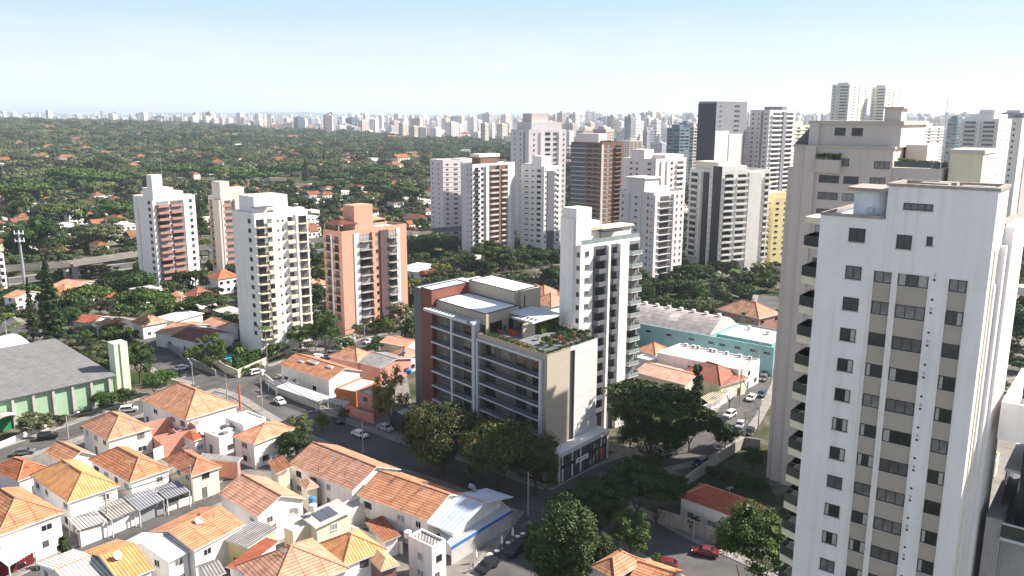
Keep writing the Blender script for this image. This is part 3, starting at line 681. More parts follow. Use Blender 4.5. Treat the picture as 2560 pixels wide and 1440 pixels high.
roofbox(T, 'roof_slab', .42, .97, .25, 1.05, .35, cream, z=T.z+3.0); pyroof(T, .20, .42, .25, .8, T.z+3.1, .9, tileO); roofbox(T, 'awning', .38, .68, .02, .35, .25, blackp, z=T.z+2.6)
mb = MB()
A = T.loc(T.C); e = T.eR; nn = np.array([e[1], -e[0]])
mb.obox(A, e, nn, .2, T.wR-.2, -.05, 0, T.z+.4, T.z+1.4)
part('terrace_glass', mb, glassl, T.root); T.finish()
# T13 black-striped white tower
T = tower('apartment_tower', 'white tower with two black vertical glass stripes right of centre', (1806, 432, 684), 28, 1725, 1926, whitew,
 [(B, .02, .30, {'m': whitew, 'dep': 1.0, 'style': 'solid', 'hp': .7, 'doors': ['dark', 'mid']}), (BD, .40, .42, {'m': white, 'd': 1.2}), (BD, .46, .62, {'m': blackp, 'd': .5, 'name': 'glass_strip'}), (W, .67, .72, {'w': .4, 'h': .4, 'panes': 1}), (BD, .76, .98, {'m': blackp, 'd': .7, 'name': 'glass_strip', 'z1': 50})],
 [(W, .03, .26, {'w': 3.6, 'h': 1.5, 'style': 'dark', 'panes': 4}), (B, .02, .27, {'m': whitew, 'dep': 1.2, 'ch': .7, 'hp': .8, 'doors': ['dark']}), (B, .29, .52, {'m': whitew, 'dep': 1.0, 'hp': .9, 'doors': ['dark', 'mid'], 'panes': 4}), (BD, .54, .80, {'m': whitew, 'd': .9}), (B, .88, 1.0, {'m': whitew, 'dep': 1.2, 'hp': .8})], dz=2.95)
roofbox(T, 'roof_parapet', .0, .5, .0, .3, 3.0, white); roofbox(T, 'penthouse', .05, .35, .2, .9, 4.5, cream); T.finish()
# T14 dark-sided tall tower
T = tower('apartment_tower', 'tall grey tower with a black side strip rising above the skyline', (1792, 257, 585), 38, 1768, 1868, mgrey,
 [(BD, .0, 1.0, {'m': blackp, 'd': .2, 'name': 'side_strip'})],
 [(W, .08, .2, {'w': 2.2, 'h': .6, 'style': 'dark'}), (BD, .0, .44, {'m': whitew, 'd': .3, 'z1': 64}), (BD, .44, .9, {'m': pinkw, 'd': .6, 'z1': 62}), (W, .5, .85, {'w': 5, 'h': 1.0, 'panes': 6, 'style': 'dark'})], dz=3.0, nfl=21, hi=110, wL=14)
roofbox(T, 'lift_tower', .3, .8, .2, .7, 3, greyw, z=T.z-2); T.finish()
# T15 grey-white pair right of it
T = tower('apartment_tower', 'tall pale tower with white balcony bands left of the beige tower', (1925, 278, 575), 40, 1876, 1990, greyw,
 [(W, .1, .25, {'w': 1.5, 'h': .9, 'style': 'mid'}), (W, .4, .5, {'w': 1.0, 'h': .9}), (BD, .6, .68, {'m': mgrey, 'd': .5}), (W, .75, .9, {'w': 1.5, 'h': .9, 'style': 'mid'})],
 [(B, .08, .46, {'m': white, 'dep': .9, 'hp': .9, 'doors': ['dark'], 'panes': 5}), (BD, .47, .6, {'m': mgrey, 'd': 1.2}), (B, .61, .95, {'m': white, 'dep': .9, 'hp': .9, 'doors': ['dark'], 'panes': 5})], dz=3.0, nfl=24, hi=110)
roofbox(T, 'crown', .45, .62, 0, .9, 3, mgrey); T.finish()
# T16 yellow block
T = tower('apartment_tower', 'yellow block of flats at the left foot of the beige tower', (1935, 500, 668), 30, 1900, 1990, yellow,
 [(W, .1, .4, {'w': 1.8, 'h': .9, 'style': 'dark'}), (W, .55, .9, {'w': 1.3, 'h': .9, 'style': 'dark'})],
 [(W, .05, .3, {'w': 2.2, 'h': .9, 'style': 'dark'}), (W, .4, .65, {'w': 1.5, 'h': .9}), (W, .7, .95, {'w': 1.5, 'h': .9})], dz=2.8)
roofbox(T, 'roof_room', .1, .8, .2, .9, 3.2, yellow); T.finish()
# T17 the twin towers above the horizon
for i, (nr, xl, xr, lab) in enumerate([((2125, 213, 470), 2081, 2172, 'left one of the two tall cream towers rising behind the beige tower'), ((2215, 220, 465), 2180, 2254, 'right one of the two tall cream towers rising behind the beige tower')]):
    T = tower('apartment_tower', lab, nr, 45, xl, xr, whitew,
     [(BD, .3, .42, {'m': cream, 'd': .6}), (W, .45, .95, {'w': 8, 'h': 1.6, 'panes': 6, 'style': 'mid', 'fr': '_w'}), (W, .05, .25, {'w': 1.5, 'h': 1})],
     [(W, .08, .45, {'w': 6, 'h': 1.6, 'panes': 5, 'style': 'white', 'fr': '_w'}), (BD, .5, .7, {'m': cream, 'd': .5}), (W, .75, .95, {'w': 3, 'h': 1.4, 'style': 'mid'})], dz=3.1, nfl=22, hi=130)
    roofbox(T, 'lift_tower', .1, .7, .2, .8, 3, beige); T.finish()
# T20 right white tower with many balconies and the T21 grey one behind
T = tower('apartment_tower', 'broad white tower with rows of glazed balconies at the right skyline', (2498, 300, 560), 44, 2404, 2546, white,
 [(B, .04, .46, {'m': greyw, 'dep': 1.2, 'hp': .8, 'doors': ['dark', 'mid'], 'panes': 6}), (BD, .47, .53, {'m': white, 'd': 1.3}), (B, .54, .96, {'m': greyw, 'dep': 1.2, 'hp': .8, 'doors': ['dark', 'mid'], 'panes': 6})],
 [(W, .1, .3, {'w': 1.2, 'h': 1.2, 'style': 'mid'}), (W, .4, .6, {'w': 1.2, 'h': 1.2, 'style': 'mid'}), (W, .7, .9, {'w': 1.2, 'h': 1.2, 'style': 'mid'})], dz=3.0, nfl=20, hi=110)
roofbox(T, 'crown', .1, .8, .2, .85, 4, greyw); roofbox(T, 'lift_tower', .3, .6, .3, .7, 3, greyw, z=T.z+4); T.finish()
T = tower('apartment_tower', 'grey tower with dark bands at the right edge of the skyline', (2560, 285, 530), 44, 2503, 2640, mgrey,
 [(W, .1, .45, {'w': 5, 'h': 1.2, 'panes': 4}), (W, .55, .9, {'w': 5, 'h': 1.2, 'panes': 4})], [(W, .2, .5, {'w': 3})], dz=3.0, nfl=18, hi=110)
roofbox(T, 'lift_tower', .1, .5, .2, .8, 3, greyw); T.finish()
T = tower('apartment_tower', 'plain cream slab cut by the right edge of the photo', (2556, 300, 640), 40, 2530, 2700, whitew,
 [(W, .2, .4, {'w': 1, 'h': 1})], [(BD, .1, .3, {'m': beige, 'd': .3})], dz=3.0, nfl=15, hi=90); T.finish()
for nr, ang, xl, xr, m, lab, wcol in [
 ((2310, 318, 480), 40, 2256, 2362, whitew, 'mid-rise cream block with striped balconies behind the beige tower', greyw),
 ((2395, 300, 470), 42, 2370, 2410, mat('blue_glass_wall', (.16, .21, .26), rough=.3), 'slim bluish glass tower right of the cream mid-rise block', mgrey),
 ((1985, 315, 500), 40, 1955, 2030, cream, 'cream block peeking out left of the beige tower', whitew),
 ((1700, 322, 480), 42, 1668, 1725, mat('teal_glass_wall', (.14, .21, .24), rough=.25), 'teal glass tower behind the pinkish white tower', greyw),
 ((1735, 318, 470), 42, 1712, 1752, beige, 'narrow beige tower right of the teal glass tower', whitew)]:
    T = tower('apartment_tower', lab, nr, ang, xl, xr, m,
      [(W, .06, .44, {'w': 6, 'h': 1.4, 'panes': 4}), (W, .56, .94, {'w': 6, 'h': 1.4, 'panes': 4}), ('slabs', 0, 1, {'m': wcol, 'd': .5})],
      [(W, .1, .45, {'w': 5, 'h': 1.4, 'panes': 4}), (W, .55, .9, {'w': 5, 'h': 1.4, 'panes': 4}), ('slabs', 0, 1, {'m': wcol, 'd': .5})], dz=3.2, nfl=18, hi=110)
    roofbox(T, 'lift_tower', .2, .6, .2, .8, 4, m); T.finish()
# white block cut by the left edge
T = tower('apartment_block', 'white block with balconies cut by the left edge of the photo', (-6, 640, 738), 50, -80, 9, white, [(W, .3, .7)], [(B, .1, .9, {'m': white, 'dep': 1.0})], dz=2.9, cat='apartment block'); T.finish()
def dg(a): return np.array([math.cos(math.radians(a)), math.sin(math.radians(a))])
# ================================================================== corner building in the middle
C0 = P(1368.5, 888.8, 26.4); EL, ER = dg(130), dg(50)
T = Tower('corner_building', 'new beige corner building with white balcony grid, red fin and planted roof terrace', C0, cat='apartment building')
q = lambda s, t: C0+EL*s+ER*t
lq = lambda s, t: T.loc(q(s, t))
addfoot([q(-3, -2), q(48, -2), q(48, 20), q(-3, 20)], 1)
bwall = mat('beige_render', (.40, .355, .285), var=.05); bdark = mat('shaded_beige_render', (.12, .118, .095), var=.08); bwall2 = mat('pale_render', (.56, .55, .54), var=.04)  # bdark: beige recess walls with the balcony shade put into a darker colour
gwall = mat('blue_grey_render', (.12, .145, .15), var=.05); redw = mat('rust_render', (.19, .07, .05), var=.05); drk = mat('charcoal_trim', (.035, .037, .04), rough=.5, var=0)
wg = mat('white_grid_paint', (.52, .55, .57), var=.03); rail = mat('black_railing', (.02, .02, .022), rough=.4, var=0)
def pb(name, s0, s1, t0, t1, z0, z1, m, mt=None, bottom=True, parent=None):
    mb = MB().prism([lq(s0, t0), lq(s1, t0), lq(s1, t1), lq(s0, t1)], z0, z1, 0, 1 if mt else 0, bottom=bottom)
    return part(name, mb, [m]+([mt] if mt else []), parent or T.root)
RC = 1.3        # balcony recess
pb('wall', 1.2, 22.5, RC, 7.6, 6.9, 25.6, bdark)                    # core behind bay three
pb('wall', .3, 22.5, 7.6, 9.3, 6.0, 25.58, drk)
pb('side_wall', 0.0, 22.5, 9.3, 17.4, 6.0, 25.6, bwall2)
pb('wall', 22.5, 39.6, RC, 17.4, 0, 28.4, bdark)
pb('side_wall', 44.1, 47.4, 0.3, 17.4, 0, 32.3, gwall, wg)
pb('red_fin', 39.6, 44.1, 0, 12.5, 0, 32.8, redw, wg)
pb('red_fin', 39.75, 44.0, 12.5, 20, 0, 32.7, redw, wg)
pb('upper_block', 22.5, 39.6, 12.5, 21, 25, 33.4, bwall, mat('white_roof_membrane', (.74, .75, .76), var=.05))
pb('penthouse_block', 21.2, 39.6, 1.5, 12.5, 27.9, 30.4, bwall, MATS['white_roof_membrane'])
# dark coping lines
def ring(name, s0, s1, t0, t1, z, h=.18, w=.22, m=drk):
    mb = MB()
    for a in ([s0, s1, t0, t0+w], [s0, s1, t1-w, t1], [s0, s0+w, t0+w, t1-w], [s1-w, s1, t0+w, t1-w]):
        mb.prism([lq(a[0], a[2]), lq(a[1], a[2]), lq(a[1], a[3]), lq(a[0], a[3])], z, z+h, 0, bottom=True)
    part(name, mb, m, T.root)
ring('coping', 22.45, 39.6, 12.45, 21.05, 33.39); ring('coping', 21.15, 39.6, 1.45, 12.45, 30.39); ring('coping', 39.55, 44.15, -.05, 12.5, 32.79, w=.3); ring('coping', 44.1, 47.45, .25, 17.45, 32.29, w=.3)
# terrace block: corner wall pier, cornice band, parapets
pb('wall', 0, 1.2, 0, 7.6, 0, 26.38, bwall)
pb('wall', 1.2, 21.6, 0.0, .35, 25.2, 26.4, bwall)
pb('wall', 1.2, 1.5, .35, RC, 0, 26.38, bwall)
pb('wall', 21.6, 22.5, 0.0, RC, 0, 26.4, bwall)
pb('parapet', 0, .25, 7.6, 17.4, 25.6, 26.4, bwall2); pb('parapet', .0, 22.5, 17.15, 17.4, 25.6, 26.4, bwall2)
pb('side_wall', 1.2, 22.5, RC, 7.6, 0, 6.9, bwall); pb('side_wall', .05, 22.5, 7.6, 17.4, 0, 6.0, bwall)
# panel joint lines on the right facade
jm = mat('panel_joint', (.30, .28, .25), var=0); mb = MB()
for z in (9.2, 12.2, 15.3, 18.3, 21.4, 24.4):
    mb.obox(lq(0, 0), tuple(ER), (ER[1], -ER[0]), 0.05, 7.55, 0, .012, z, z+.04); mb.obox(lq(0, 0), tuple(ER), (ER[1], -ER[0]), 9.35, 17.35, 0, .012, z, z+.04)
part('panel_joint', mb, jm, T.root)
# white frame of bay three
def beam(s0, s1, z0, z1, t0=-.35, t1=0.0, name='grid_beam'): pb(name, s0, s1, t0, t1, z0, z1, wg)
beam(1.2, 22.3, 25.3-.45, 25.3, -.6, .5)
beam(1.2, 1.95, 6.4, 24.85, -.6, 1.2, 'grid_column'); beam(21.7, 22.3, 6.4, 24.85, -.6, 1.2, 'grid_column')
FL3 = [21.5, 18.5, 15.48, 12.46, 9.45, 6.45]
for z in FL3: beam(1.95, 21.7, z-.32, z, -.35, -.05)
for z in FL3: part('balcony_slab', MB().prism([lq(1.95, -.05), lq(21.7, -.05), lq(21.7, RC), lq(1.95, RC)], z-.2, z-.03, 0, bottom=True), mgrey, T.root)
def railing(s0, s1, z, t=-.28, step=.55, boxy=None):
    mb = MB(); n = max(1, int((s1-s0)/step))
    for k in range(n+1):
        a = s0+(s1-s0)*k/n; mb.prism([lq(a-.02, t), lq(a+.02, t), lq(a+.02, t+.04), lq(a-.02, t+.04)], z, z+1.08, 0)
    for zz in (.1, 1.04): mb.prism([lq(s0, t-.02), lq(s1, t-.02), lq(s1, t+.05), lq(s0, t+.05)], z+zz, z+zz+.06, 0, bottom=True)
    return part('railing', mb, rail, T.root)
def door(s, z, w=2.2, h=2.35, t=RC, st='dark', panes=3):
    p = q(s+w, t); T.put('window', winproto(w, h, st, panes), p[0], p[1], z, math.radians(-50))
for z in FL3[:]:
    railing(1.95, 21.7, z)
    for s in (2.3, 7.4, 12.4, 17.5): door(s, z+.02, 3.2, 2.45, st='dark' if s != 12.4 else 'mid', panes=4)
    for s in (): part('divider', MB().prism([lq(s, 0), lq(s+.12, 0), lq(s+.12, RC), lq(s, RC)], z, z+1.3, 0), rail, T.root)
# bays one and two
FL1 = [24.6, 20.95, 17.4, 13.9, 10.4, 6.95, 3.5]
beam(22.9, 23.9, 0, 28.4, -.5, RC, 'grid_column'); beam(31.4, 32.0, 0, 28.3, -.35, .3, 'grid_column')
for z in FL1: beam(23.9, 31.4, z-.36, z, -.4, 0); beam(32.0, 39.6, z-.36, z, -.4, 0)
for z in FL1:
    for a, b_ in ((23.9, 31.4), (32.2, 39.6)): part('balcony_slab', MB().prism([lq(a, 0), lq(b_, 0), lq(b_, RC), lq(a, RC)], z-.25, z-.02, 0, bottom=True), mgrey, T.root)
for z in FL1[:-1]:
    railing(23.9, 31.4, z, step=.9); railing(32.0, 39.6, z, step=.9)
    door(26.2, z+.02, 2.6, 2.5); door(24.2, z+.9, .9, 1.2, panes=1); door(32.6, z+.02, 1.1, 2.4, panes=1); door(35.0, z+.9, 1.8, 1.2, st='mid', panes=2)
# pergola in front of the penthouse
mb = MB()
mb.prism([lq(23.0, -1.9), lq(40.6, -1.9), lq(40.6, -1.5), lq(23.0, -1.5)], 28.3, 28.9, bottom=True); mb.prism([lq(40.2, -1.5), lq(40.6, -1.5), lq(40.6, 0), lq(40.2, 0)], 28.3, 28.9, bottom=True)
mb.prism([lq(22.4, -1.5), lq(23.0, -1.9), lq(24, -1.9), lq(24, RC), lq(22.4, RC)], 28.3, 28.9, bottom=True)
for k in range(12): s = 24.9+k*1.3; mb.prism([lq(s, -1.5), lq(s+.22, -1.5), lq(s+.22, 1.5), lq(s, 1.5)], 28.45, 28.88, bottom=True)
part('pergola', mb, wg, T.root)
# penthouse end wall windows, roof terrace floor
mb = MB().prism([lq(.3, .4), lq(21.6, .4), lq(21.6, 17.1), lq(.3, 17.1)], 25.6, 25.66, 0)
part('terrace_floor', mb, mat('terrace_paving', (.17, .18, .19), var=.15, scale=.8), T.root)
mb = MB().prism([lq(9, 1.2), lq(20.8, 1.2), lq(20.8, 4.6), lq(9, 4.6)], 25.66, 25.70, 0)
part('timber_deck', mb, mat('deck_timber', (.16, .07, .04), var=.3, scale=3), T.root)
pb('penthouse_wall', 20.9, 21.2, 1.5, 12.5, 25.66, 30.38, bwall)
mb = MB(); e = tuple(ER); nn = (ER[1], -ER[0]); o = lq(20.9, 0)
mb.obox(o, e, nn, 2.6, 6.6, 0, .06, 25.9, 28.3, 0); part('penthouse_door', MB().obox(o, e, nn, 9, 10.4, 0, .06, 25.7, 28.2, 0), glassd, T.root)
for a in (2.6, 3.9, 5.2, 6.55): mb.obox(o, e, nn, a, a+.06, .06, .1, 25.9, 28.3, 1)
part('penthouse_glazing', mb, [glassd, framed], T.root)
pb('stair_block', 15.5, 22.5, 12.0, 17.0, 25.66, 29.2, bwall); pb('upper_block', 21.4, 22.5, 14, 20.9, 25, 33.35, bwall)
pb('slot_window', 21.36, 21.4, 14.8, 15.3, 29.6, 32.4, drk)
pb('garden_wall', 13.5, 14.0, 6.5, 10.5, 25.66, 28.7, bwall)
mb = MB().prism([lq(11, 9.5), lq(20.9, 9.5), lq(20.9, 17.3), lq(11, 17.3)], 29.2, 29.6, 0, bottom=True)
for k in range(4): mb.prism([lq(12.5+k*1.3, 7.2), lq(12.8+k*1.3, 7.2), lq(12.8+k*1.3, 9.5), lq(12.5+k*1.3, 9.5)], 29.25, 29.5, bottom=True)
mb.prism([lq(11, 6.9), lq(17.8, 6.9), lq(17.8, 7.2), lq(11, 7.2)], 29.2, 29.6, bottom=True); mb.prism([lq(11, 7.2), lq(11.4, 7.2), lq(11.4, 9.5), lq(11, 9.5)], 29.2, 29.6, bottom=True)
mb.prism([lq(11.1, 16.8), lq(11.5, 16.8), lq(11.5, 17.2), lq(11.1, 17.2)], 25.66, 29.2); part('roof_canopy', mb, wg, T.root)
# terrace railings
def rail2(a, b_, z=26.4, h=1.1):
    mb = MB(); a = np.array(a); b_ = np.array(b_); L = np.linalg.norm(b_-a); e = (b_-a)/L; n2 = (e[1], -e[0]); n = int(L/1.2)
    for k in range(n+1): mb.obox(a, e, n2, max(L*k/n-.03, 0), L*k/n+.03, 0, .05, z, z+h)
    mb.obox(a, e, n2, 0, L, -.01, .06, z+h-.06, z+h); mb.obox(a, e, n2, 0, L, -.01, .06, z-.03, z+.04)
    part('terrace_railing', mb, rail, T.root)
rail2(lq(21.0, .15), lq(.1, .15)); rail2(lq(.1, .15), lq(.1, 7.6)); rail2(lq(.1, 9.3), lq(.1, 17.3)); rail2(lq(.1, 17.3), lq(11, 17.3))
# podium with the glazed shop front
pb('podium', -2.9, 0, .6, 18.4, 0, 6.5, mat('dark_taupe_render', (.15, .14, .13), var=.05), mat('podium_roof', (.60, .62, .64), var=.05))
pb('podium_frame', -3.2, -2.9, .6, 18.4, 5.7, 6.6, bwall2); pb('podium_frame', -3.2, -2.9, .6, 1.2, 0, 5.7, bwall2); pb('podium_frame', -3.2, -2.9, 17.8, 18.4, 0, 5.7, bwall2)
o = lq(-2.9, 0); mb = MB(); mb.obox(o, e, nn, 1.2, 17.8, 0.0, .05, .25, 5.65, 0)
mg = mat('shop_mullion', (.02, .02, .02), var=0)
part('shop_glass', mb, mat('shop_glass', (.10, .10, .105), rough=.1, var=.6, scale=.9, spec=.5), T.root); mb = MB()
for k in range(14): a = 1.25+k*1.26; mb.obox(o, e, nn, a, a+.1, .05, .16, .2, 5.7)
mb.obox(o, e, nn, 1.2, 17.8, .05, .14, 3.0, 3.6); mb.obox(o, e, nn, 1.2, 17.8, .05, .16, 0, .25)
part('shop_mullions', mb, mg, T.root)
mb = MB()
for a in (2.0, 5.2, 8.2): mb.obox(o, e, nn, a, a+.55, .051, .07, .3, 2.95, 0); mb.obox(o, e, nn, a, a+.4, .051, .07, 3.7, 5.6, 0)
part('shop_curtain', mb, whitew, T.root)
mb = MB(); mb.obox(o, e, nn, 15.9, 16.8, .051, .09, .4, 3.0); part('poster', mb, mat('orange_poster', (.65, .16, .03), var=.3, scale=1.5), T.root)
mb = MB(); mb.obox(o, e, nn, 6.6, 10.8, .16, .32, 2.7, 3.65, 0); sg = part('shop_sign', mb, white, T.root)
mb = MB(); zc = 3.05
x = 7.1
for wd, hh, mi in [(.5, .34, 0), (.4, .34, 0), (0, 0, 0), (.1, .3, 1), (.26, .22, 1), (.24, .24, 1), (.1, .32, 1), (.26, .22, 1), (.24, .22, 1), (.12, .28, 1)]:
    if wd: mb.obox(o, e, nn, x, x+wd, .322, .335, zc, zc+hh, mi)
    x += wd+.1
part('sign_lettering', mb, [mat('sign_red', (.6, .05, .03), var=0), mat('sign_grey', (.2, .2, .2), var=0)], sg)
CB = T; T.finish(split=True)
# small dark gatehouse left of it
def flatbox(name, label, cat, pts, z1, m, mt=None, group=None, z0=0, extra=None):
    o = pts[0]; t = thing(name, label, cat, (o[0], o[1], 0), 0, group); mb = MB().prism([(p[0]-o[0], p[1]-o[1]) for p in pts], z0, z1, 0, 1)
    part('wall', mb, [m, mt or slabm], t); return t
gp = [P(*g1(1700, 250)), P(*g1(1745, 190)), P(*g1(1690, 170)), P(*g1(1585, 210))]
a, b_ = P(1003, 1042, 4.2), P(1033, 1027, 4.2)
pts = [a, a+ER*5, a+ER*5+EL*4, a+EL*4]; addfoot(pts)
t = flatbox('gatehouse', 'small black gatehouse with skylight left of the corner building', 'gatehouse', pts, 4.2, drk, drk)
mb = MB().prism([(p[0]-a[0], p[1]-a[1]) for p in (a+ER*1+EL*.8, a+ER*4+EL*.8, a+ER*4+EL*3.2, a+ER*1+EL*3.2)], 4.2, 4.35); part('skylight', mb, wg, t)
# ------------------------------------------------------------------ roof terrace furnishings (things of their own)
orf = mat('orange_upholstery', (.62, .10, .03), var=.1); umbm = mat('grey_canvas', (.10, .105, .11), var=.1)
def W3(s, t): p = q(s, t); return float(p[0]), float(p[1])
tp = lambda x, y: tuple(float(v) for v in P(x, y, 25.7))
def armchair(s, t, rz, label):
    x, y = tp(s, t); th = thing('armchair', label, 'armchair', (x, y, 25.7), rz, 'orange seats on the roof terrace')
    part('seat', MB().box(-.45, .45, -.45, .45, .12, .42), orf, th); part('backrest', MB().box(-.45, .45, .3, .5, .42, .85), orf, th)
    mb = MB(); mb.box(-.55, -.45, -.45, .45, .12, .6); mb.box(.45, .55, -.45, .45, .12, .6); part('armrest', mb, orf, th)
armchair(1247, 831, 2.3, 'orange armchair nearest the penthouse glazing on the roof terrace'); armchair(1277, 834, .6, 'orange armchair left of its twin on the brown deck'); armchair(1289, 838, .6, 'orange armchair right of its twin on the brown deck'); armchair(1436, 842, 1.2, 'lone orange armchair at the right end of the roof garden')
def rtable(s, t, r_, label, m=wood):
    x, y = tp(s, t); th = thing('round_table', label, 'table', (x, y, 25.7), 0, 'round tables on the roof terrace')
    part('tabletop', MB().lathe([(0, .75), (r_, .75), (r_, .7), (0, .7)][::-1], 16), m, th); part('pedestal', MB().lathe([(.3, 0), (.06, .06), (.05, .7)], 10), framed, th)
rtable(1306, 842, .6, 'low round wooden table on the deck right of the orange armchairs'); rtable(1344, 850, .65, 'round dark table beside the round clipped roof tree', umbm); rtable(1334, 830, .6, 'round white table under the front grey parasol', wg); rtable(1319, 803, .8, 'round wooden table under the roof canopy')
def parasol(s, t, label):
    x, y = tp(s, t); th = thing('parasol', label, 'parasol', (x, y, 25.7), .4, 'grey parasols on the roof terrace')
    part('pole', MB().tube([(0, 0, 0), (0, 0, 2.8)], .035), metalg, th); mb = MB(); c = [(1.6*math.cos(k*math.pi/2+.785), 1.6*math.sin(k*math.pi/2+.785), 2.25) for k in range(4)]
    for k in range(4): mb.face([c[k], c[(k+1) % 4], (0, 0, 2.85)])
    part('canopy', mb, umbm, th)
parasol(1342, 826, 'grey square parasol nearer the camera on the roof terrace'); parasol(1357, 818, 'grey square parasol farther back on the roof terrace')
# ================================================================== near white tower on the right
A, C = np.array([30.46, 80.97]), np.array([42.2, 71.8]); e = (C-A)/np.linalg.norm(C-A); n = np.array([e[1], -e[0]]); bk = -n
T = Tower('apartment_tower', 'huge white tower with taupe window panels filling the right foreground', A)
lo = lambda s, t: T.loc(A+e*s+bk*t)
addfoot([A, C, C+bk*20, A+bk*20])
nw = mat('weathered_white_render', (.82, .78, .755), var=.07, scale=.22, streak=.12)
def nb(name, s0, s1, t0, t1, z0, z1, m=nw, mt=None, bottom=True):
    mb = MB().prism([lo(s0, t0), lo(s1, t0), lo(s1, t1), lo(s0, t1)], z0, z1, 0, 1 if mt else 0, bottom=bottom); return part(name, mb, [m]+([mt] if mt else []), T.root)
D_ = .18
nb('wall', 0.0, 5.9, D_, 16, 0, 61.9, taupe, mat('blue_stained_roof', (.20, .26, .34), var=.5, scale=.6))
nb('wall', 5.9, 14.75, D_, 6.0, 0, 65.4, taupe, concrete)
nb('wall', 5.9, 14.9, 6.0, 16, 0, 61.8, taupe, concrete)
# front skin, built as separate proud panels around the recessed strips
ZT = 57.78
nb('front_wall', 0, 5.9, 0, D_, ZT, 62.75); nb('front_wall', 5.9, 14.9, 0, D_, ZT, 65.9)
for a, b_ in ((0, 5.3), (7.02, 7.46), (10.12, 11.8), (13.32, 14.9)): nb('front_wall', a, b_, 0, D_, 0, ZT)
for a, b_, d in ((1.75, 1.95, .05), (4.75, 4.95, .05)): nb('front_wall', a, b_, -d, -.002, 0, 62.7)
mb = MB()
for a, b_ in ((5.1, 7.05), (7.25, 10.3), (11.6, 13.5)):
    mb.prism([lo(a, -.09), lo(b_, -.09), lo(b_, -.003), lo(a, -.003)], ZT-.02, ZT+.1, bottom=True)
    for s in (a+.03, b_-.1): mb.prism([lo(s, -.08), lo(s+.07, -.08), lo(s+.07, -.003), lo(s, -.003)], 0, ZT-.02)
part('panel_trim', mb, nw, T.root)
# parapet and cornice
mb = MB()
for (s0, s1, t0, t1, z) in ((5.75, 15.05, -.12, .5, 65.95), (5.75, 6.25, .5, 6, 65.95), (14.55, 15.05, .5, 6, 65.95), (6.25, 14.55, 5.6, 6.1, 65.95), (-.1, 5.75, -.1, .25, 62.8), (14.3, 15.0, 6.1, 16, 62.3), (-.1, .25, .25, 14, 62.8)):
    mb.prism([lo(s0, t0), lo(s1, t0), lo(s1, t1), lo(s0, t1)], z-.12, z+.16, bottom=True)
part('cornice', mb, mat('stained_coping', (.36, .31, .27), var=.3, scale=1.5), T.root)
nb('parapet', 5.9, 6.15, D_, 6.0, 65.3, 65.84); nb('parapet', 14.65, 14.9, D_, 6.0, 65.3, 65.84); nb('parapet', 6.15, 14.65, 5.75, 6, 65.3, 65.84)
nb('side_wall', 14.75, 14.9, D_, 6.0, 0, 65.3); nb('side_wall', 14.9, 15.0, 1.6, 2.3, 0, 60.5, cream); nb('side_wall', 14.9, 15.05, 3.2, 4.2, 0, 57)
nb('side_wing', 14.9, 15.7, 6.1, 14.5, 0, 62.2); nb('side_wall', 14.9, 15.4, 4.6, 6.09, 0, 60.5)
# rounded stair volume on the lower roof
mb = MB(); arc = [(2.2+2.2*0, 0)]; cc = np.array(lo(4.1, 3.0)); pr = []
for k in range(15): a = math.radians(180+k*180/14); pr.append(tuple(np.array(lo(4.0+1.9*math.cos(a)*1.0, 3.2+2.1*math.sin(a)))))
pr += [lo(5.9, 5.8), lo(2.1, 5.8)]
mb.prism(pr, 61.9, 65.2); part('stair_tower', mb, mat('blue_stained_render', (.70, .73, .77), var=.15, scale=.5), T.root)
cx = [lo(3.95+(a-3.95)*1.12, 3.6+(b_-3.6)*1.12) for a, b_ in [(2.1, 1.4), (3.0, .7), (5.0, .6), (5.95, .9), (5.95, 5.9), (2.1, 5.9)]]
part('stair_roof', MB().prism(cx, 65.2, 65.5, bottom=True), MATS['stained_coping'], T.root)
mb = MB(); mb.prism([lo(3.9, .92), lo(4.5, .92), lo(4.5, 1.2), lo(3.9, 1.2)], 63.1, 63.6, bottom=True); part('wall_lamp', mb, metalg, T.root)
# roof clutter
mb = MB()
for s, t, w_, d_, h in ((8.2, 1.5, 2.4, 1.4, .5), (9.4, 3.2, 1.6, 1.4, .5), (11.6, 2.0, 2.6, 1.2, .35)): mb.prism([lo(s, t), lo(s+w_, t), lo(s+w_, t+d_), lo(s, t+d_)], 65.4, 65.4+h+.3)
part('roof_hatch', mb, concrete, T.root)
mb = MB(); p = lo(9.6, 2.6); mb.tube([(p[0], p[1], 65.8), (p[0], p[1], 74.0)], [.05, .02], 6)
for k in (-1, 1): mb.tube([(p[0]+k*1.6, p[1], 65.9), (p[0], p[1], 69.5)], .015, 4)
part('lightning_rod', mb, metalg, T.root)
# windows
dz = 3.12; rows = [56.66-dz*k for k in range(18)]
rz = math.atan2(e[1], e[0]); rr = random.Random(3)
def nwin(s, z, w_, h, st, panes, t=0.0):
    p = A+e*s+bk*t; T.put('window', winproto(w_, h, st, panes), p[0], p[1], z, rz)
nwin(2.72, 60.33, 1.5, 1.32, 'dark', 2); nwin(7.04, 60.07, 1.32, 1.32, 'dark', 2); nwin(9.61, 60.59, .5, .84, 'dark', 1); nwin(7.35, 63.75, 2.5, .62, 'mid', 4)
for z in rows:
    nwin(2.70, z, 1.48, 1.3, rr.choice(['cl', 'mid', 'dark', 'white', 'cr', 'cb']), 2)
    nwin(5.36, z-.05, 1.6, 1.28, rr.choice(['dark', 'cl', 'cr', 'cb', 'mid', 'white']), 2, D_)
    nwin(7.5, z-.1, 2.58, 1.3, rr.choice(['mid', 'cl', 'cr', 'mid', 'cb']), 3, D_)
    nwin(11.85, z-.1, 1.4, 1.35, rr.choice(['cr', 'mid', 'dark', 'cl']), 2, D_)
mb = MB()
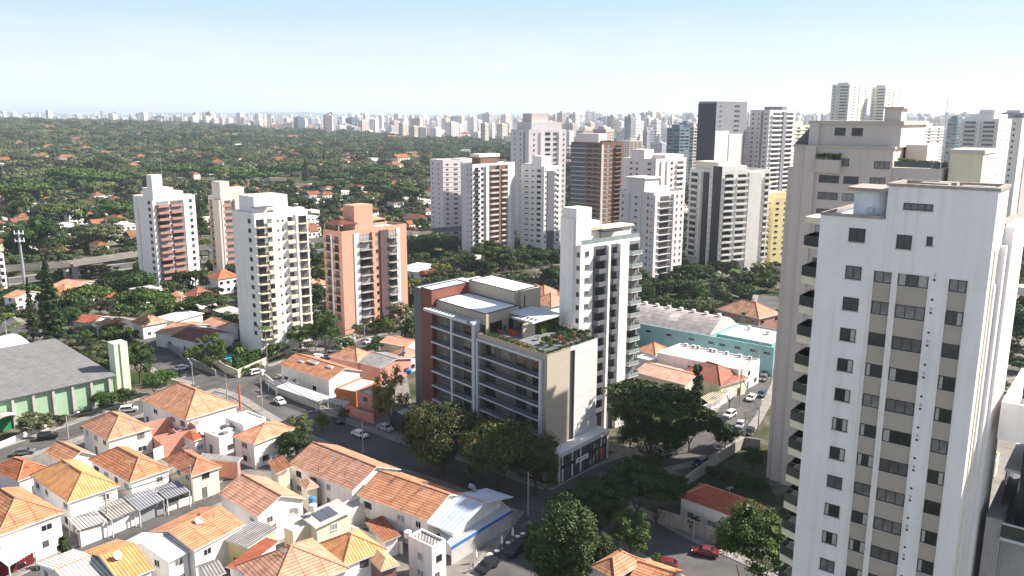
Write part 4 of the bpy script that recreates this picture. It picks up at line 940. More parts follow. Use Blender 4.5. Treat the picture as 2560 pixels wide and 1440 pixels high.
for z in rows:
    for dzz, hh in ((.72, .2), (-1.15, .2)): mb.prism([lo(10.5, -.03), lo(10.7, -.03), lo(10.7, -.003), lo(10.5, -.003)], z+dzz, z+dzz+hh, bottom=True)
part('vent', mb, framed, T.root); mb = MB()
for z in rows: mb.prism([lo(10.53, -.1), lo(10.67, -.1), lo(10.67, -.003), lo(10.53, -.003)], z+1.1, z+1.36, bottom=True)
part('vent_cowl', mb, metalg, T.root)
# left side: wall colour and balconies sticking out past the front edge
nb('side_wall', -.12, 0, 0.0, 16, 0, 62.7, nw)
for k in range(19):
    z = 59.3-dz*k; p0 = A-e*.12+bk*5.2
    # balcony outline in side-wall frame (x runs towards the camera)
    T.put('balcony', balproto(4.6, 1.9, 'glass', cream, 1.05, .7), p0[0], p0[1], z, math.atan2(n[1], n[0]))
    p1 = A-e*.12+bk*4.6; T.put('balcony_door', winproto(3.4, 2.2, rr.choice(['dark', 'white', 'mid']), 3), p1[0], p1[1], z+.02, math.atan2(n[1], n[0]))
mb = MB()
for k in range(20):
    z = 59.3-dz*(k-1) if k else 62.42
    mb.prism([lo(-.12, .6), lo(-.12, 5.2), lo(-2.0, 4.5), lo(-2.0, 1.3)], z-.75, z-.17, bottom=True) if k != 1 else None
part('balcony_skirt', mb, cream, T.root)
NT = T; T.finish(99, True)
# ================================================================== beige tower behind it
A = P(1915, 1193); e = dg(-38); n = np.array([e[1], -e[0]]); bk = -n
T = Tower('apartment_tower', 'tall beige tower with stepped top behind the huge white tower', A); lo = lambda s, t: T.loc(A+e*s+bk*t)
addfoot([A, A+e*32, A+e*32+bk*24, A+bk*24])
bs = beige
nb('wall', 0, 3.1, 0, 14, 0, 62.8, bs); nb('wall', 1.1, 18.5, -.6, 22, 0, 67.0, bs); nb('wall', 3.3, 5.3, -1.1, -.6, 0, 67.0, bs)
nb('upper_storey', 3.2, 19.0, 1.2, 20, 67.0, 71.2, bs); nb('upper_storey', 3.2, 5.0, .7, 1.2, 67, 71.1, bs); nb('cornice', 2.9, 19.4, .9, 20.3, 70.9, 71.55, mat('beige_moulding', (.47, .42, .38), var=.05))
nb('cornice', .9, 18.8, -.85, .6, 66.75, 67.15, MATS['beige_moulding']); nb('cornice', -.15, 3.2, -.15, 1, 62.6, 62.95, MATS['beige_moulding']); nb('upper_storey', 15.8, 18.6, 2, 6, 71.55, 73.7, bs); nb('cornice', 15.4, 19.0, 1.7, 6.3, 73.7, 74.0, MATS['beige_moulding'])
nb('wall', 18.5, 26.2, -.3, 16, 0, 63.6, bs); nb('wall', 27.0, 32.0, 2, 14, 0, 66.2, cream); nb('roof_slab', 26.8, 32.2, 1.8, 14.2, 66.2, 66.9, bs)
nb('upper_storey', 19.0, 22.5, 6, 16, 63.6, 67.4, bs)
mb = MB()
for s0, s1 in ((5.6, 9.9),): mb.prism([lo(s0, -1.9), lo(s1, -1.9), lo(s1, -.6), lo(s0, -.6)], 62.3, 64.6, bottom=True)
part('planter_balcony', mb, bs, T.root)
mb = MB(); mb.prism([lo(18.7, -.2), lo(26, -.2), lo(26, -.14), lo(18.7, -.14)], 63.7, 64.7); mb.prism([lo(26.0, -.14), lo(26.06, -.14), lo(26.06, 12), lo(26.0, 12)], 63.7, 64.7); part('terrace_glass', mb, glassg, T.root)
mb = MB(); mb.face([(*lo(-.1, 5), 67), (*lo(3.2, 5), 67), (*lo(3.2, 5), 71)]); mb.face([(*lo(.2, 1.5), 67.02), (*lo(3.2, 1.5), 67.02), (*lo(3.2, 1.5), 70.6)][::-1]); part('roof_gable', mb, dgrey, T.root)
rz = math.atan2(e[1], e[0])
def bw(s, z, w_, h, st='mid', p_=3, t=-.6): p = A+e*s+bk*t; T.put('window', winproto(w_, h, st, p_), p[0], p[1], z, rz)
bw(7.7, 68.9, 1.9, 1.4, 'dark', 2, 1.2); bw(10.7, 68.9, 1.9, 1.4, 'dark', 2, 1.2)
bw(8.2, 63.5, 3, 1.4); bw(15.5, 63.3, 2.6, 1.3)
for k in range(19):
    z = 60.4-3.08*k
    for s, w_ in ((6.1, 3.6), (10.5, 2.6), (15.0, 2.6)): bw(s, z, w_, 1.35, rr.choice(['mid', 'dark', 'white']))
    bw(19.8, z, 1.7, 1.3, t=-.3, p_=2); bw(23.6, z, 1.1, 1.3, t=-.3, p_=2)
BT = T; T.finish(split=True)
# ================================================================== building cut by the right edge
A = np.array([47.8, 76.6]); e = dg(-38); n = np.array([e[1], -e[0]]); bk = -n
T = Tower('apartment_building', 'brick and white building with glass balconies cut by the right edge', A, cat='apartment building'); lo = lambda s, t: T.loc(A+e*s+bk*t)
bwm = tilemat('white_painted_brick', (.50, .47, .46), (.44, .41, .40), line=(.2, .19, .19), tw=.24, th=.09, mort=.012, stain=.15)
nb('brick_wall', 0, 1.4, 0, 14, 0, 32.9, bwm, blackp); nb('brick_wall', 1.4, 10, 1.2, 14, 0, 31.5, bwm, mgrey)
nb('coping', -.05, 1.45, -.05, 14, 32.9, 33.1, dgrey)
nb('glass_balcony', 1.4, 9, -.2, -.1, 31.2, 32.6, glassg); nb('balcony_slab', 1.4, 9, -.3, 1.2, 30.9, 31.2, wg); nb('balcony_rail', 1.4, 9, -.26, -.08, 32.6, 32.75, wg)
nb('brick_wall', 1.4, 9, .9, 1.19, 0, 30.9, bwm)
nb('glazed_wall', 2.2, 10, 2.2, 13, 31.5, 41.2, glassd); nb('glass_balcony', .8, .9, 3.5, 11, 33.2, 37, glassg)
nb('balcony_slab', .7, 9, 3, 13, 36.9, 37.2, wg)
nb('upper_block', 0, 10, 0, .35, 41.2, 45, nw); nb('upper_block', 0, .4, .35, 14, 41.2, 45, nw); nb('upper_floor', .4, 10, .35, 14, 41.2, 41.6, cream, dgrey); nb('upper_block', 4.2, 10, 4.5, 14, 41.6, 44.5, whitew, blackp)
addfoot([A, A+e*12, A+e*12+bk*14, A+bk*14])
T.finish()
# ================================================================== houses
def house(label, L, N, R, h, kind='hip', rdir='L', roof=None, wall=None, rise=None, over=.45, shift=None, win=True, name='house', cat='house', group=None, upper=True, z0=0, garage=False, ext=None, solar=False):
    """L,N,R: photo pixels of the left, near and right eave corners, all at eave height h"""
    roof = roof or tileO; wall = wall or white
    pL, pN, pR = P(*L, h), P(*N, h), P(*R, h)
    if ext: pR = pN+2*(P(*ext, h+rise)-pN)
    a, b_ = pL-pN, pR-pN; la, lb = np.linalg.norm(a), np.linalg.norm(b_)
    ta, tb = math.atan2(a[1], a[0]), math.atan2(b_[1], b_[0]); dd = (ta-tb) % (2*math.pi)
    cor = (dd-math.pi/2)/2; ta -= cor; tb += cor
    eA = np.array([math.cos(ta), math.sin(ta)]); eB = np.array([math.cos(tb), math.sin(tb)])
    c = pN+eA*over+eB*over; wa, wb = la-2*over, lb-2*over
    t = thing(name, label, cat, (c[0], c[1], z0), 0, group)
    f = lambda s, u: ((c[0]*0+eA[0]*s+eB[0]*u), (eA[1]*s+eB[1]*u))
    addfoot([pN, pN+eA*la, pN+eA*la+eB*lb, pN+eB*lb], .5)
    mb = MB().prism([f(0, 0), f(wa, 0), f(wa, wb), f(0, wb)], 0, h-.05, 0)
    o = over; x0, x1, y0, y1 = -o, wa+o, -o, wb+o; tk = .16
    rise = rise or (.30*min(la, lb) if kind != 'shed' else .18*lb)
    rm = MB()
    def F(s, u, z): p = f(s, u); return (p[0], p[1], z)
    caps = []
    if kind == 'hip':
        if rdir == 'L':
            ins = min((y1-y0)/2, (x1-x0)/2*.98); my = (y0+y1)/2; r0, r1 = F(x0+ins, my, h+rise), F(x1-ins, my, h+rise)
        else:
            ins = min((x1-x0)/2, (y1-y0)/2*.98); mx_ = (x0+x1)/2; r0, r1 = F(mx_, y0+ins, h+rise), F(mx_, y1-ins, h+rise)
        c00, c10, c11, c01 = F(x0, y0, h), F(x1, y0, h), F(x1, y1, h), F(x0, y1, h)
        if rdir == 'L': rm.slope([c10, c00, r0, r1]); rm.slope([c00, c01, r0]); rm.slope([c01, c11, r1, r0]); rm.slope([c11, c10, r1]); caps = [(r0, r1), (c00, r0), (c01, r0), (c10, r1), (c11, r1)]
        else: rm.slope([c00, c01, r1, r0]); rm.slope([c10, c00, r0]); rm.slope([c11, c10, r0, r1]); rm.slope([c01, c11, r1]); caps = [(r0, r1), (c00, r0), (c10, r0), (c01, r1), (c11, r1)]
        rm.face([F(x0, y0, h-tk), F(x0, y1, h-tk), F(x1, y1, h-tk), F(x1, y0, h-tk)], 1)
        for p_, q_ in ((c00, c10), (c10, c11), (c11, c01), (c01, c00)): rm.face([(p_[0], p_[1], h-tk), (q_[0], q_[1], h-tk), q_, p_], 1)
    elif kind == 'gable':
        if rdir == 'L':
            my = (y0+y1)/2; r0, r1 = F(x0, my, h+rise), F(x1, my, h+rise)
            a0, a1, b0, b1 = F(x0, y0, h), F(x1, y0, h), F(x0, y1, h), F(x1, y1, h)
            ga = [F(-.001, 0, h-.06), F(-.001, wb, h-.06), F(-.001, wb/2, h+rise*wb/(wb+2*o)-.05)]; gb = [F(wa+.001, 0, h-.06), F(wa+.001, wb, h-.06), F(wa+.001, wb/2, h+rise*wb/(wb+2*o)-.05)]
        else:
            mx_ = (x0+x1)/2; r0, r1 = F(mx_, y0, h+rise), F(mx_, y1, h+rise)
            a0, a1, b0, b1 = F(x0, y0, h), F(x0, y1, h), F(x1, y0, h), F(x1, y1, h)
            ga = [F(0, -.001, h-.06), F(wa, -.001, h-.06), F(wa/2, -.001, h+rise*wa/(wa+2*o)-.05)]; gb = [F(0, wb+.001, h-.06), F(wa, wb+.001, h-.06), F(wa/2, wb+.001, h+rise*wa/(wa+2*o)-.05)]
        rm.slope([a0, a1, r1, r0]); rm.slope([b1, b0, r0, r1]); caps = [(r0, r1)]
        dn = lambda p_: (p_[0], p_[1], p_[2]-tk)
        rm.face([dn(a0), dn(r0), dn(r1), dn(a1)], 1); rm.face([dn(b0), dn(b1), dn(r1), dn(r0)], 1)
        for p_, q_ in ((a0, a1), (b0, b1), (a0, r0), (r0, b0), (a1, r1), (r1, b1)): rm.face([dn(p_), dn(q_), q_, p_], 1)
        mb.face(ga, 0); mb.face(gb, 0)
    elif kind == 'shed':   # one slope, low side over the L-N wall (rdir L) or the N-R wall
        if rdir == 'L': a0, a1, r1, r0 = F(x1, y0, h), F(x0, y0, h), F(x0, y1, h+rise), F(x1, y1, h+rise)
        else: a0, a1, r1, r0 = F(x0, y0, h), F(x0, y1, h), F(x1, y1, h+rise), F(x1, y0, h+rise)
        dn = lambda p_: (p_[0], p_[1], p_[2]-tk)
        rm.slope([a0, a1, r1, r0]); rm.face([dn(a0), dn(r0), dn(r1), dn(a1)], 1)
        for p_, q_ in ((a0, a1), (a1, r1), (r1, r0), (r0, a0)): rm.face([dn(p_), dn(q_), q_, p_], 1)
    else:                  # flat with parapet
        pp = .45; rm.prism([F(.2, .2, 0)[:2], F(wa-.2, .2, 0)[:2], F(wa-.2, wb-.2, 0)[:2], F(.2, wb-.2, 0)[:2]], h-.04, h+.06, 0)
        for s0, s1, u0, u1 in ((0, wa, 0, .2), (0, wa, wb-.2, wb), (0, .2, .2, wb-.2), (wa-.2, wa, .2, wb-.2)):
            mb.prism([f(s0, u0), f(s1, u0), f(s1, u1), f(s0, u1)], h-.05, h+pp, 0)
    part('wall', mb, wall, t); part('roof', rm, [roof, framew], t)
    if caps and min(la, lb) > 5:
        cm = MB()
        for p_, q_ in caps:
            v = [tuple(np.array(p_)+(0, 0, .04)), tuple(np.array(q_)+(0, 0, .04))]; cm.tube(v, .11, 5, 0)
        part('ridge_cap', cm, MATS.get('ridge_clay') or mat('ridge_clay', (.55, .25, .14), var=.3, scale=2), t)
    if win:
        r = random.Random(int(N[0]*7+N[1]))
        floors = [1.0] if h < 4.6 else ([1.0, 3.9] if upper else [1.0])
        for (ln, d0, base) in ((wa, -eA, np.array(f(wa, 0))), (wb, eB, np.array([0., 0.]))):
            rz = math.atan2(d0[1], d0[0]); k = max(1, int(ln/3.6))
            for fl in floors:
                if fl+1.3 > h-.2: continue
                for i in range(k):
                    if r.random() < .2: continue
                    w_ = r.choice([1.2, 1.5, 1.8]); s = ln*(i+.5)/k-w_/2
                    if s < .2 or s+w_ > ln-.2: continue
                    st = r.choice(['dark', 'mid', 'dark_w', 'mid_w', 'white_w']); p_ = base+d0*s; hh = 1.15
                    zz = fl
                    if fl < 2 and r.random() < .3: o_ = link('door', winproto(.95, 2.1, 'mid', 1), t, (p_[0], p_[1], .1), rz); continue
                    putwin(winproto(w_, hh, st, 2), t, (p_[0], p_[1], zz), rz)
    t['_h'] = h
    HS[label] = (t, c, eA, eB, wa, wb, h, rise)
    return t
HS = {}
G6 = lambda *p: [c6(*q) for q in p]
def H(label, pts, fn, h, **k): return house(label, fn(*pts[0]), fn(*pts[1]), fn(*pts[2]), h, **k)
# --- lower left block (crop coordinates of the photo)
H('white two-storey house with mustard hip roof and two arched windows', [(205, 715), (490, 912), (868, 788)], c6, 6.0, roof=tileY)
H('white house with orange hip roof behind the arched-window house, metal carport in front', [(635, 600), (935, 768), (1235, 665)], c6, 6.0)
H('white house with wide orange roof at the left edge in the bottom corner', [(-330, 960), (-20, 1155), (468, 985)], c6, 6.2, roof=tileO)
H('cream house with orange hip roof and small chimney facing the green warehouse', [(560, 360), (775, 468), (1112, 375)], c6, 5.6, roof=tileO, wall=whitew)
H('large white house with wide hip roof and worn tiles near the road junction', [(1005, 172), (1340, 317), (1718, 205)], c6, 6.0, roof=tileO)
H('low orange gable roof wedged between the mustard roof and the street', [(335, 548), (480, 640), (690, 565)], c6, 4.2, kind='gable', roof=tileO)
H('low pinkish tiled roof at the left edge beside the street with the parked cars', [(-5, 648), (130, 757), (345, 655)], c6, 4.4, kind='hip', roof=tileB, wall=pinkw)
H('cream house with faded brown hip roof left of the leafless bush', [(1150, 608), (1375, 726), (1600, 655)], c6, 5.4, roof=tileB, wall=cream)
H('small red tiled roof behind the bare brick shell', [(1305, 400), (1400, 468), (1475, 430)], c6, 3.6, kind='hip', roof=tileR, wall=pinkw, rdir='R')
H('white house with orange gable roof in the middle of the lower block', [(115, 775), (465, 960), (880, 812)], g1, 6.0, kind='gable', roof=tileO, rise=2.2)
house('white house with flat orange slope and two satellite dishes', c6(1010, 1150), c6(1395, 1262), c6(1800, 1078), 6.0, kind='gable', rdir='R', rise=1.8, roof=tileO)
house('house half under pale corrugated sheets beside the dish roof', c6(800, 1240), c6(1210, 1345), c6(1395, 1255), 5.6, kind='gable', rdir='R', rise=1.6, roof=corrW, wall=whitew)
house('orange tiled house cut by the bottom edge with one antenna', c6(500, 1300), c6(860, 1490), c6(1130, 1402), 6.0, kind='gable', rdir='R', rise=1.8, roof=tileY)
house('house under pale corrugated sheets at the bottom edge', c6(180, 1380), c6(560, 1590), c6(856, 1478), 5.4, kind='gable', rdir='R', rise=1.5, roof=corrW, wall=whitew)
H('wide house with pinkish orange hip roof at the bottom edge', [(190, 1395), (560, 1640), (1275, 1425)], g1, 6.0, roof=tileO)
H('house with clean orange roof above the bottom edge, right of the wide hip roof', [(885, 1210), (1170, 1365), (1562, 1248)], g1, 5.6, roof=tileY)
H('orange hip roof with small green skylight near the bottom edge', [(1190, 1245), (1480, 1400), (1655, 1368)], g1, 5.0, roof=tileY, wall=brownb)
H('long house under the big orange gable roof nearest the leafy street trees', [(730, 517), (1243, 745), (1640, 565)], g1, 6.0, kind='gable', rise=2.6, roof=tileO)
H('long house with big orange gable roof joined to the grey metal roofs', [(1312, 757), (1860, 992), (2190, 775)], g1, 6.0, kind='gable', rise=2.5, roof=tileO)
H('corner shop house under the tilted blue-grey metal roof', [(1870, 1003), (2085, 1095), (2600, 700)], g1, 5.4, kind='gable', rise=2.2, roof=corrB, rdir='L', ext=g1(2315, 832), over=1.6, win=False)
H('white flat-roofed box house at the foot of the blue-edged canopy', [(1668, 1132), (1897, 1240), (2045, 1162)], g1, 6.6, kind='flat', roof=corrG, wall=white)
H('pale house with rooftop solar panels', [(860, 935), (945, 1050), (1228, 922)], g1, 5.6, kind='shed', rdir='L', rise=.9, roof=slabm, wall=cream)
H('pale yellow house with white flat sheet roof', [(655, 1062), (757, 1112), (948, 1022)], g1, 4.6, kind='flat', roof=mat('white_sheet', (.7, .7, .7), var=.1), wall=cream)
H('small cream tower house with orange lean-to roof', [(465, 532), (625, 602), (762, 592)], g1, 6.4, kind='shed', rise=.8, roof=tileB, wall=cream)
H('small cream annex with orange roof against the long gable house', [(750, 682), (866, 737), (990, 722)], g1, 4.8, kind='hip', roof=tileO, wall=cream)
H('yellow-walled house with grey corrugated roof', [(175, 1132), (390, 1212), (640, 1062)], g1, 5.0, kind='shed', rise=.4, roof=corrG, wall=yellow)
H('grey corrugated roof at the bottom edge left of the wide hip roof', [(-90, 1380), (60, 1470), (225, 1420)], g1, 4.8, kind='gable', rdir='R', rise=1, roof=corrG)
H('white house with square orange hip roof next to the flat white one', [(270, 297), (437, 366), (785, 226)], g1, 5.6, roof=tileO)
H('white flat-roofed house with parapet near the red chimney', [(214, 147), (350, 226), (545, 152)], g1, 5.8, kind='flat', roof=whitew, wall=white)
H('low house with red awning and round tank on its slab', [(40, 262), (150, 330), (330, 250)], g1, 4.2, kind='flat', roof=slabm, wall=whitew)
H('weathered shed roof between the brown hip roof and the bare bush', [(60, 430), (310, 510), (330, 480)], g1, 4.0, kind='shed', roof=corrG, wall=pinkp, win=False)
H('low annex with grey slab between the long gable house and the solar roof', [(1100, 880), (1240, 930), (1480, 835)], g1, 4.2, kind='flat', roof=slabm, wall=whitew, win=False)
H('low rusty sheet roof in the yard under the long gable roof', [(1235, 1040), (1500, 1165), (1660, 1150)], g1, 3.2, kind='shed', rise=.4, roof=tileB, win=False)
H('terracotta tiled roof left of the wide hip roof at the bottom', [(200, 1370), (330, 1400), (680, 1190)], g1, 4.4, kind='shed', rise=.6, roof=tileR, wall=white, win=False)
# --- corner row by the junction
H('long cream row house with clean orange gable roof by the junction', [(375, 847), (885, 1005), (1226, 908)], c5, 5.2, kind='gable', rise=2.0, roof=tileO, wall=whitew)
H('pink house with orange hip roof behind the long cream row house', [(920, 752), (1175, 826), (1345, 748)], c5, 4.6, roof=tileO, wall=pinkp)
H('pink house with grey sheet gable roof left of the yellow-green tree', [(1190, 805), (1402, 882), (1700, 775)], c5, 4.6, kind='gable', rise=1.3, roof=corrG, wall=pinkp)
H('low orange-walled house with grey slab roof', [(955, 1088), (1150, 1142), (1390, 1010)], c5, 3.8, kind='flat', roof=slabm, wall=mat('bright_orange_wall', (.50, .16, .06)))
H('pink two-storey house with slab roof at the yellow-green tree', [(1165, 1120), (1332, 1182), (1500, 1110)], c5, 5.6, kind='flat', roof=slabm, wall=pinkp)
H('cream house with orange gable roof directly left of the corner building', [(1440, 607), (1668, 672), (1800, 600)], c5, 4.2, kind='gable', rdir='L', rise=1.2, roof=tileP, wall=cream)
H('pinkish tiled house tucked behind the grey sheet gable', [(1500, 730), (1640, 790), (1800, 730)], c5, 4.6, kind='hip', roof=tileP)
# --- left middle block
H('white L-shaped house with orange roof in front of the maroon roof', [(1578, 918), (1740, 960), (2060, 830)], c4, 4.4, kind='gable', rise=1.6, roof=tileO)
H('low white house with maroon tiled roof beside the cream-balcony tower', [(1730, 958), (1975, 1032), (2330, 930)], c4, 4.4, kind='gable', rise=1.8, roof=tileM)
H('house with orange roof between maroon roof and white tower', [(2005, 822), (2200, 885), (2400, 850)], c4, 4.8, kind='gable', rise=1.2, roof=tileO)
H('white hall with flat white sheet roof behind the spreading tree', [(1600, 765), (1750, 815), (2005, 740)], c4, 4.6, kind='shed', rise=.5, roof=MATS['white_sheet'])
H('white house with orange roof behind the forked tree', [(1290, 822), (1420, 862), (1690, 815)], c4, 4.6, kind='hip', roof=tileO)
H('house with red clay roof left of the forked tree', [(785, 792), (905, 835), (1070, 765)], c4, 4.0, kind='gable', roof=tileR, rise=1.3)
H('house with orange hip roof right of the red clay one', [(990, 832), (1110, 880), (1250, 840)], c4, 4.0, kind='hip', roof=tileO)
H('long row house with orange roof behind the tall conifers', [(515, 462), (700, 500), (1020, 412)], c4, 5.0, kind='gable', rise=1.8, roof=tileO)
H('white house with orange roof at the left edge behind the conifers', [(60, 560), (150, 585), (400, 520)], c4, 5.4, kind='gable', rise=1.6, roof=tileO)
H('low orange roof just right of the tall conifers', [(545, 545), (640, 610), (740, 520)], c4, 4.4, kind='hip', roof=tileO)
H('house with pale terracotta roof behind the umbrella tree', [(1660, 545), (1760, 590), (1890, 580)], c4, 4.2, kind='gable', roof=tileP, rise=1.0)
H('low tiled roof right of the pale terracotta one', [(1830, 555), (1960, 595), (2150, 540)], c4, 4.2, kind='hip', roof=tileR)
H('house with faded roof under the umbrella tree', [(1720, 610), (1800, 645), (1910, 610)], c4, 4.2, kind='hip', roof=tileP)
# --- right middle block
H('long orange roof house left of the dark cypress', [(255, 750), (600, 830), (760, 770)], cr, 4.6, kind='gable', rise=1.4, roof=tileP, wall=cream)
H('orange hip roof house right of the dark cypress', [(610, 735), (830, 838), (945, 770)], cr, 4.4, kind='hip', roof=tileR, wall=cream)
H('pale orange roof house left of the white flat building', [(285, 600), (410, 640), (500, 600)], cr, 5.0, kind='hip', roof=tileP)
H('small grey flat-roofed annex among the orange roofs', [(290, 650), (375, 685), (410, 655)], cr, 4.2, kind='flat', roof=slabm)
H('white commercial building with ribbed white roof and air conditioners', [(445, 615), (950, 745), (1055, 665)], cr, 6.5, kind='flat', roof=corrW, wall=white)
H('red-trimmed brick building with orange roof beyond the teal warehouse', [(830, 335), (1075, 405), (1190, 365)], cr, 6.0, kind='hip', roof=tileO, wall=terra)
H('low grey slab roof right of the arched warehouse roof', [(775, 497), (1160, 580), (1300, 500)], cr, 7.5, kind='flat', roof=slabm, wall=teal, win=False)
# --- shaded lower right
H('white villa with dark red roof in the shade of the towers', [(1555, 662), (2140, 850), (2330, 745)], cb, 4.6, kind='hip', roof=tileR)
H('house with cracked orange hip roof at the bottom edge in a patch of sun', [(885, 1195), (1080, 1310), (1300, 1150)], cb, 5.4, kind='hip', roof=tileO, rdir='R')
H('orange roof house cut by the bottom edge right of the cracked roof', [(1180, 1300), (1500, 1400), (1655, 1245)], cb, 4.6, kind='gable', rise=1.2, roof=tileO)
# --- between the near tower and the right edge
kr = lambda x, y: (2380+x/3, 960+y/3)
H('yellow house with dark shingled roof at the right edge', [(235, 405), (330, 415), (420, 300)], kr, 6, kind='shed', rise=.5, roof=corrG, wall=cream)
H('cream annex with small lawn at the right edge', [(160, 570), (350, 600), (420, 540)], kr, 3.5, kind='flat', roof=slabm, wall=cream)
kq = lambda x, y: (2380+x/3.27, 560+y/3.27)
H('brown roofed house near the parked lot at the right edge', [(310, 1105), (370, 1115), (430, 1060)], kq, 4, kind='hip', roof=tileB, wall=cream)
H('pale blue-roofed shed at the far right', [(440, 165), (560, 190), (640, 150)], kq, 5, kind='gable', rise=1, roof=MATS['white_sheet'])
# middle-centre terraces beyond the orange tower and in front of the centre towers
H('white-walled shed with long pale roof under the centre trees', [(1010, 668), (1060, 682), (1085, 664)], lambda x, y: (x, y), 3.5, kind='shed', rise=.4, roof=MATS['white_sheet'])
for i, (L, N, R, rf) in enumerate([((1318, 735), (1362, 752), (1400, 735), tileP), ((1340, 752), (1378, 768), (1412, 752), tileO), ((1310, 722), (1335, 730), (1365, 722), tileR), ((1385, 735), (1405, 748), (1420, 740), tileP)]):
    house('orange roofed house between the corner building and the charcoal-balcony tower', L, N, R, 5.2, kind='hip', roof=rf)
# unfinished brick shell
def shell():
    a, b_, c = P(*c6(1060, 600), 0), P(*c6(1180, 560), 0), P(*c6(1300, 500), 0)
    o = P(*c6(1160, 590), 0); t = thing('house_shell', 'roofless pink brick house shell under construction', 'building site', (o[0], o[1], 0)); ex, ey = dg(130), dg(42)
    mb = MB(); bm = mat('raw_brick', (.52, .27, .20), var=.15, scale=2); F = lambda s, u: (ex[0]*s+ey[0]*u, ex[1]*s+ey[1]*u)
    for s0, s1, u0, u1, z in ((0, .2, 0, 8, 4.6), (0, 10, 0, .2, 3.4), (9.8, 10, .2, 8, 5), (.2, 9.8, 7.8, 8, 5.2), (4, 4.2, .2, 7.8, 3.6), (.2, 4, 4, 4.2, 4.4), (4.2, 9.8, 4.8, 5, 3.0)):
        mb.prism([F(s0, u0), F(s1, u0), F(s1, u1), F(s0, u1)], 0, z, 0)
    part('wall', mb, bm, t); mb = MB(); mb.prism([F(.2, .2), F(9.8, .2), F(9.8, 7.8), F(.2, 7.8)], 0, .3, 0); part('floor_slab', mb, concrete, t)
    r = random.Random(4); mb = MB()
    for k in range(40):
        s, u = r.uniform(-3, 9), r.uniform(-3, 3); z = .3 if s > 0 and u > 0 else 0; q_ = F(s, u); d = r.uniform(.1, .4); mb.box(q_[0], q_[0]+d, q_[1], q_[1]+d*.8, z, z+d*.6)
    part('rubble', mb, slabm, t); addfoot([o, o+ex*10, o+ex*10+ey*8, o+ey*8], 1)
shell()
# ================================================================== carports, pergolas, walls, gates
def canopy(label, L, N, R, h, m, rise=.35, kind='carport', cat='carport', slats=False, group='carports of the lower block'):
    pL, pN, pR = P(*L, h), P(*N, h), P(*R, h); t = thing(kind, label, cat, (pN[0], pN[1], 0), 0, group)
    a, b_ = pL-pN, pR-pN; F = lambda s, u, z: (a[0]*s+b_[0]*u, a[1]*s+b_[1]*u, z); mb = MB()
    if slats:
        n = int(np.linalg.norm(b_)/.9) if np.linalg.norm(b_) > np.linalg.norm(a) else 0
        n = max(4, int(max(np.linalg.norm(a), np.linalg.norm(b_))/.8)); alongb = np.linalg.norm(b_) >= np.linalg.norm(a)
        for k in range(n):
            s0, s1 = k/n, (k+.32)/n
            q_ = [(0, s0), (1, s0), (1, s1), (0, s1)] if alongb else [(s0, 0), (s1, 0), (s1, 1), (s0, 1)]
            mb.prism([F(x, y, 0)[:2] for x, y in q_], h-.25, h)
    else:
        # corrugations as real ridges
        nn_ = max(6, int(np.linalg.norm(b_)/.5)); 
        for k in range(nn_):
            s0, s1 = k/nn_, (k+.5)/nn_; s2 = (k+1)/nn_
            for q0, q1, z_ in ((s0, s1, .10), (s1, s2, 0)):
                mb.slope([F(0, q0, h+z_), F(0, q1, h+z_), F(1, q1, h+rise+z_), F(1, q0, h+rise+z_)]); mb.face([F(0, q0, h+z_-.04), F(1, q0, h+rise+z_-.04), F(1, q1, h+rise+z_-.04), F(0, q1, h+z_-.04)])
            mb.face([F(0, s0, h), F(1, s0, h+rise), F(1, s0, h+rise+.1), F(0, s0, h+.1)]); mb.face([F(0, s1, h), F(1, s1, h+rise), F(1, s1, h+rise+.1), F(0, s1, h+.1)])
    part('roof_sheet' if not slats else 'beam', mb, m, t); pm = MB()
    for x, y in ((.03, .03), (.03, .97), (.97, .03), (.97, .97)): q_ = F(x, y, 0); pm.box(q_[0]-.08, q_[0]+.08, q_[1]-.08, q_[1]+.08, 0, h-.02)
    part('post', pm, framew, t); return t
canopy('white ribbed carport in front of the arched-window house', c6(485, 1040), c6(570, 1115), c6(775, 1045), 3.2, slabm)
canopy('dark and pale striped carport right of the arched-window house', c6(700, 965), c6(800, 1045), c6(975, 965), 3.2, concrete)
canopy('translucent grey ribbed carport above a metal gate', c6(890, 885), c6(1000, 975), c6(1185, 890), 3.2, metalg)
canopy('black ribbed carport beside the utility pole', c6(1110, 820), c6(1200, 890), c6(1370, 830), 3.2, mgrey)
canopy('cream ribbed carport above the dark red garage at the bottom left', c6(-60, 1300), c6(60, 1375), c6(260, 1255), 3.4, whitew)
canopy('white slatted pergola before the long cream row house', c5(350, 1060), c5(770, 1210), c5(890, 1160), 3.0, wg, kind='pergola', cat='pergola', slats=True, group='pergolas')
canopy('white slatted pergola over the pink gate', c5(810, 1200), c5(1040, 1255), c5(1100, 1215), 3.0, wg, kind='pergola', cat='pergola', slats=True, group='pergolas')
canopy('white arched pergola in front of the cypress', cr(700, 905), cr(760, 950), cr(880, 890), 3.0, cream, kind='pergola', cat='pergola', slats=True, group='pergolas')
canopy('grey slatted carport at the left of the long cream row house', c5(270, 1000), c5(350, 1050), c5(620, 1040), 2.9, mgrey, kind='pergola', cat='pergola', slats=True, group='pergolas')
t = canopy('blue-edged white metal canopy wrapping the corner shop', g1(1895, 1050), g1(2055, 1205), g1(2550, 905), 3.3, mat('canopy_sheet', (.5, .55, .62), var=.1), rise=.8, kind='shop_canopy', cat='canopy')
mb = MB(); a, b_ = P(*g1(2055, 1205), 3.3), P(*g1(2550, 905), 3.3); L_v = b_-a; L_n = np.linalg.norm(L_v); u_ = L_v/L_n; mb.obox((0, 0), tuple(u_), (u_[1], -u_[0]), 0, L_n, .02, .12, 2.95, 3.42)
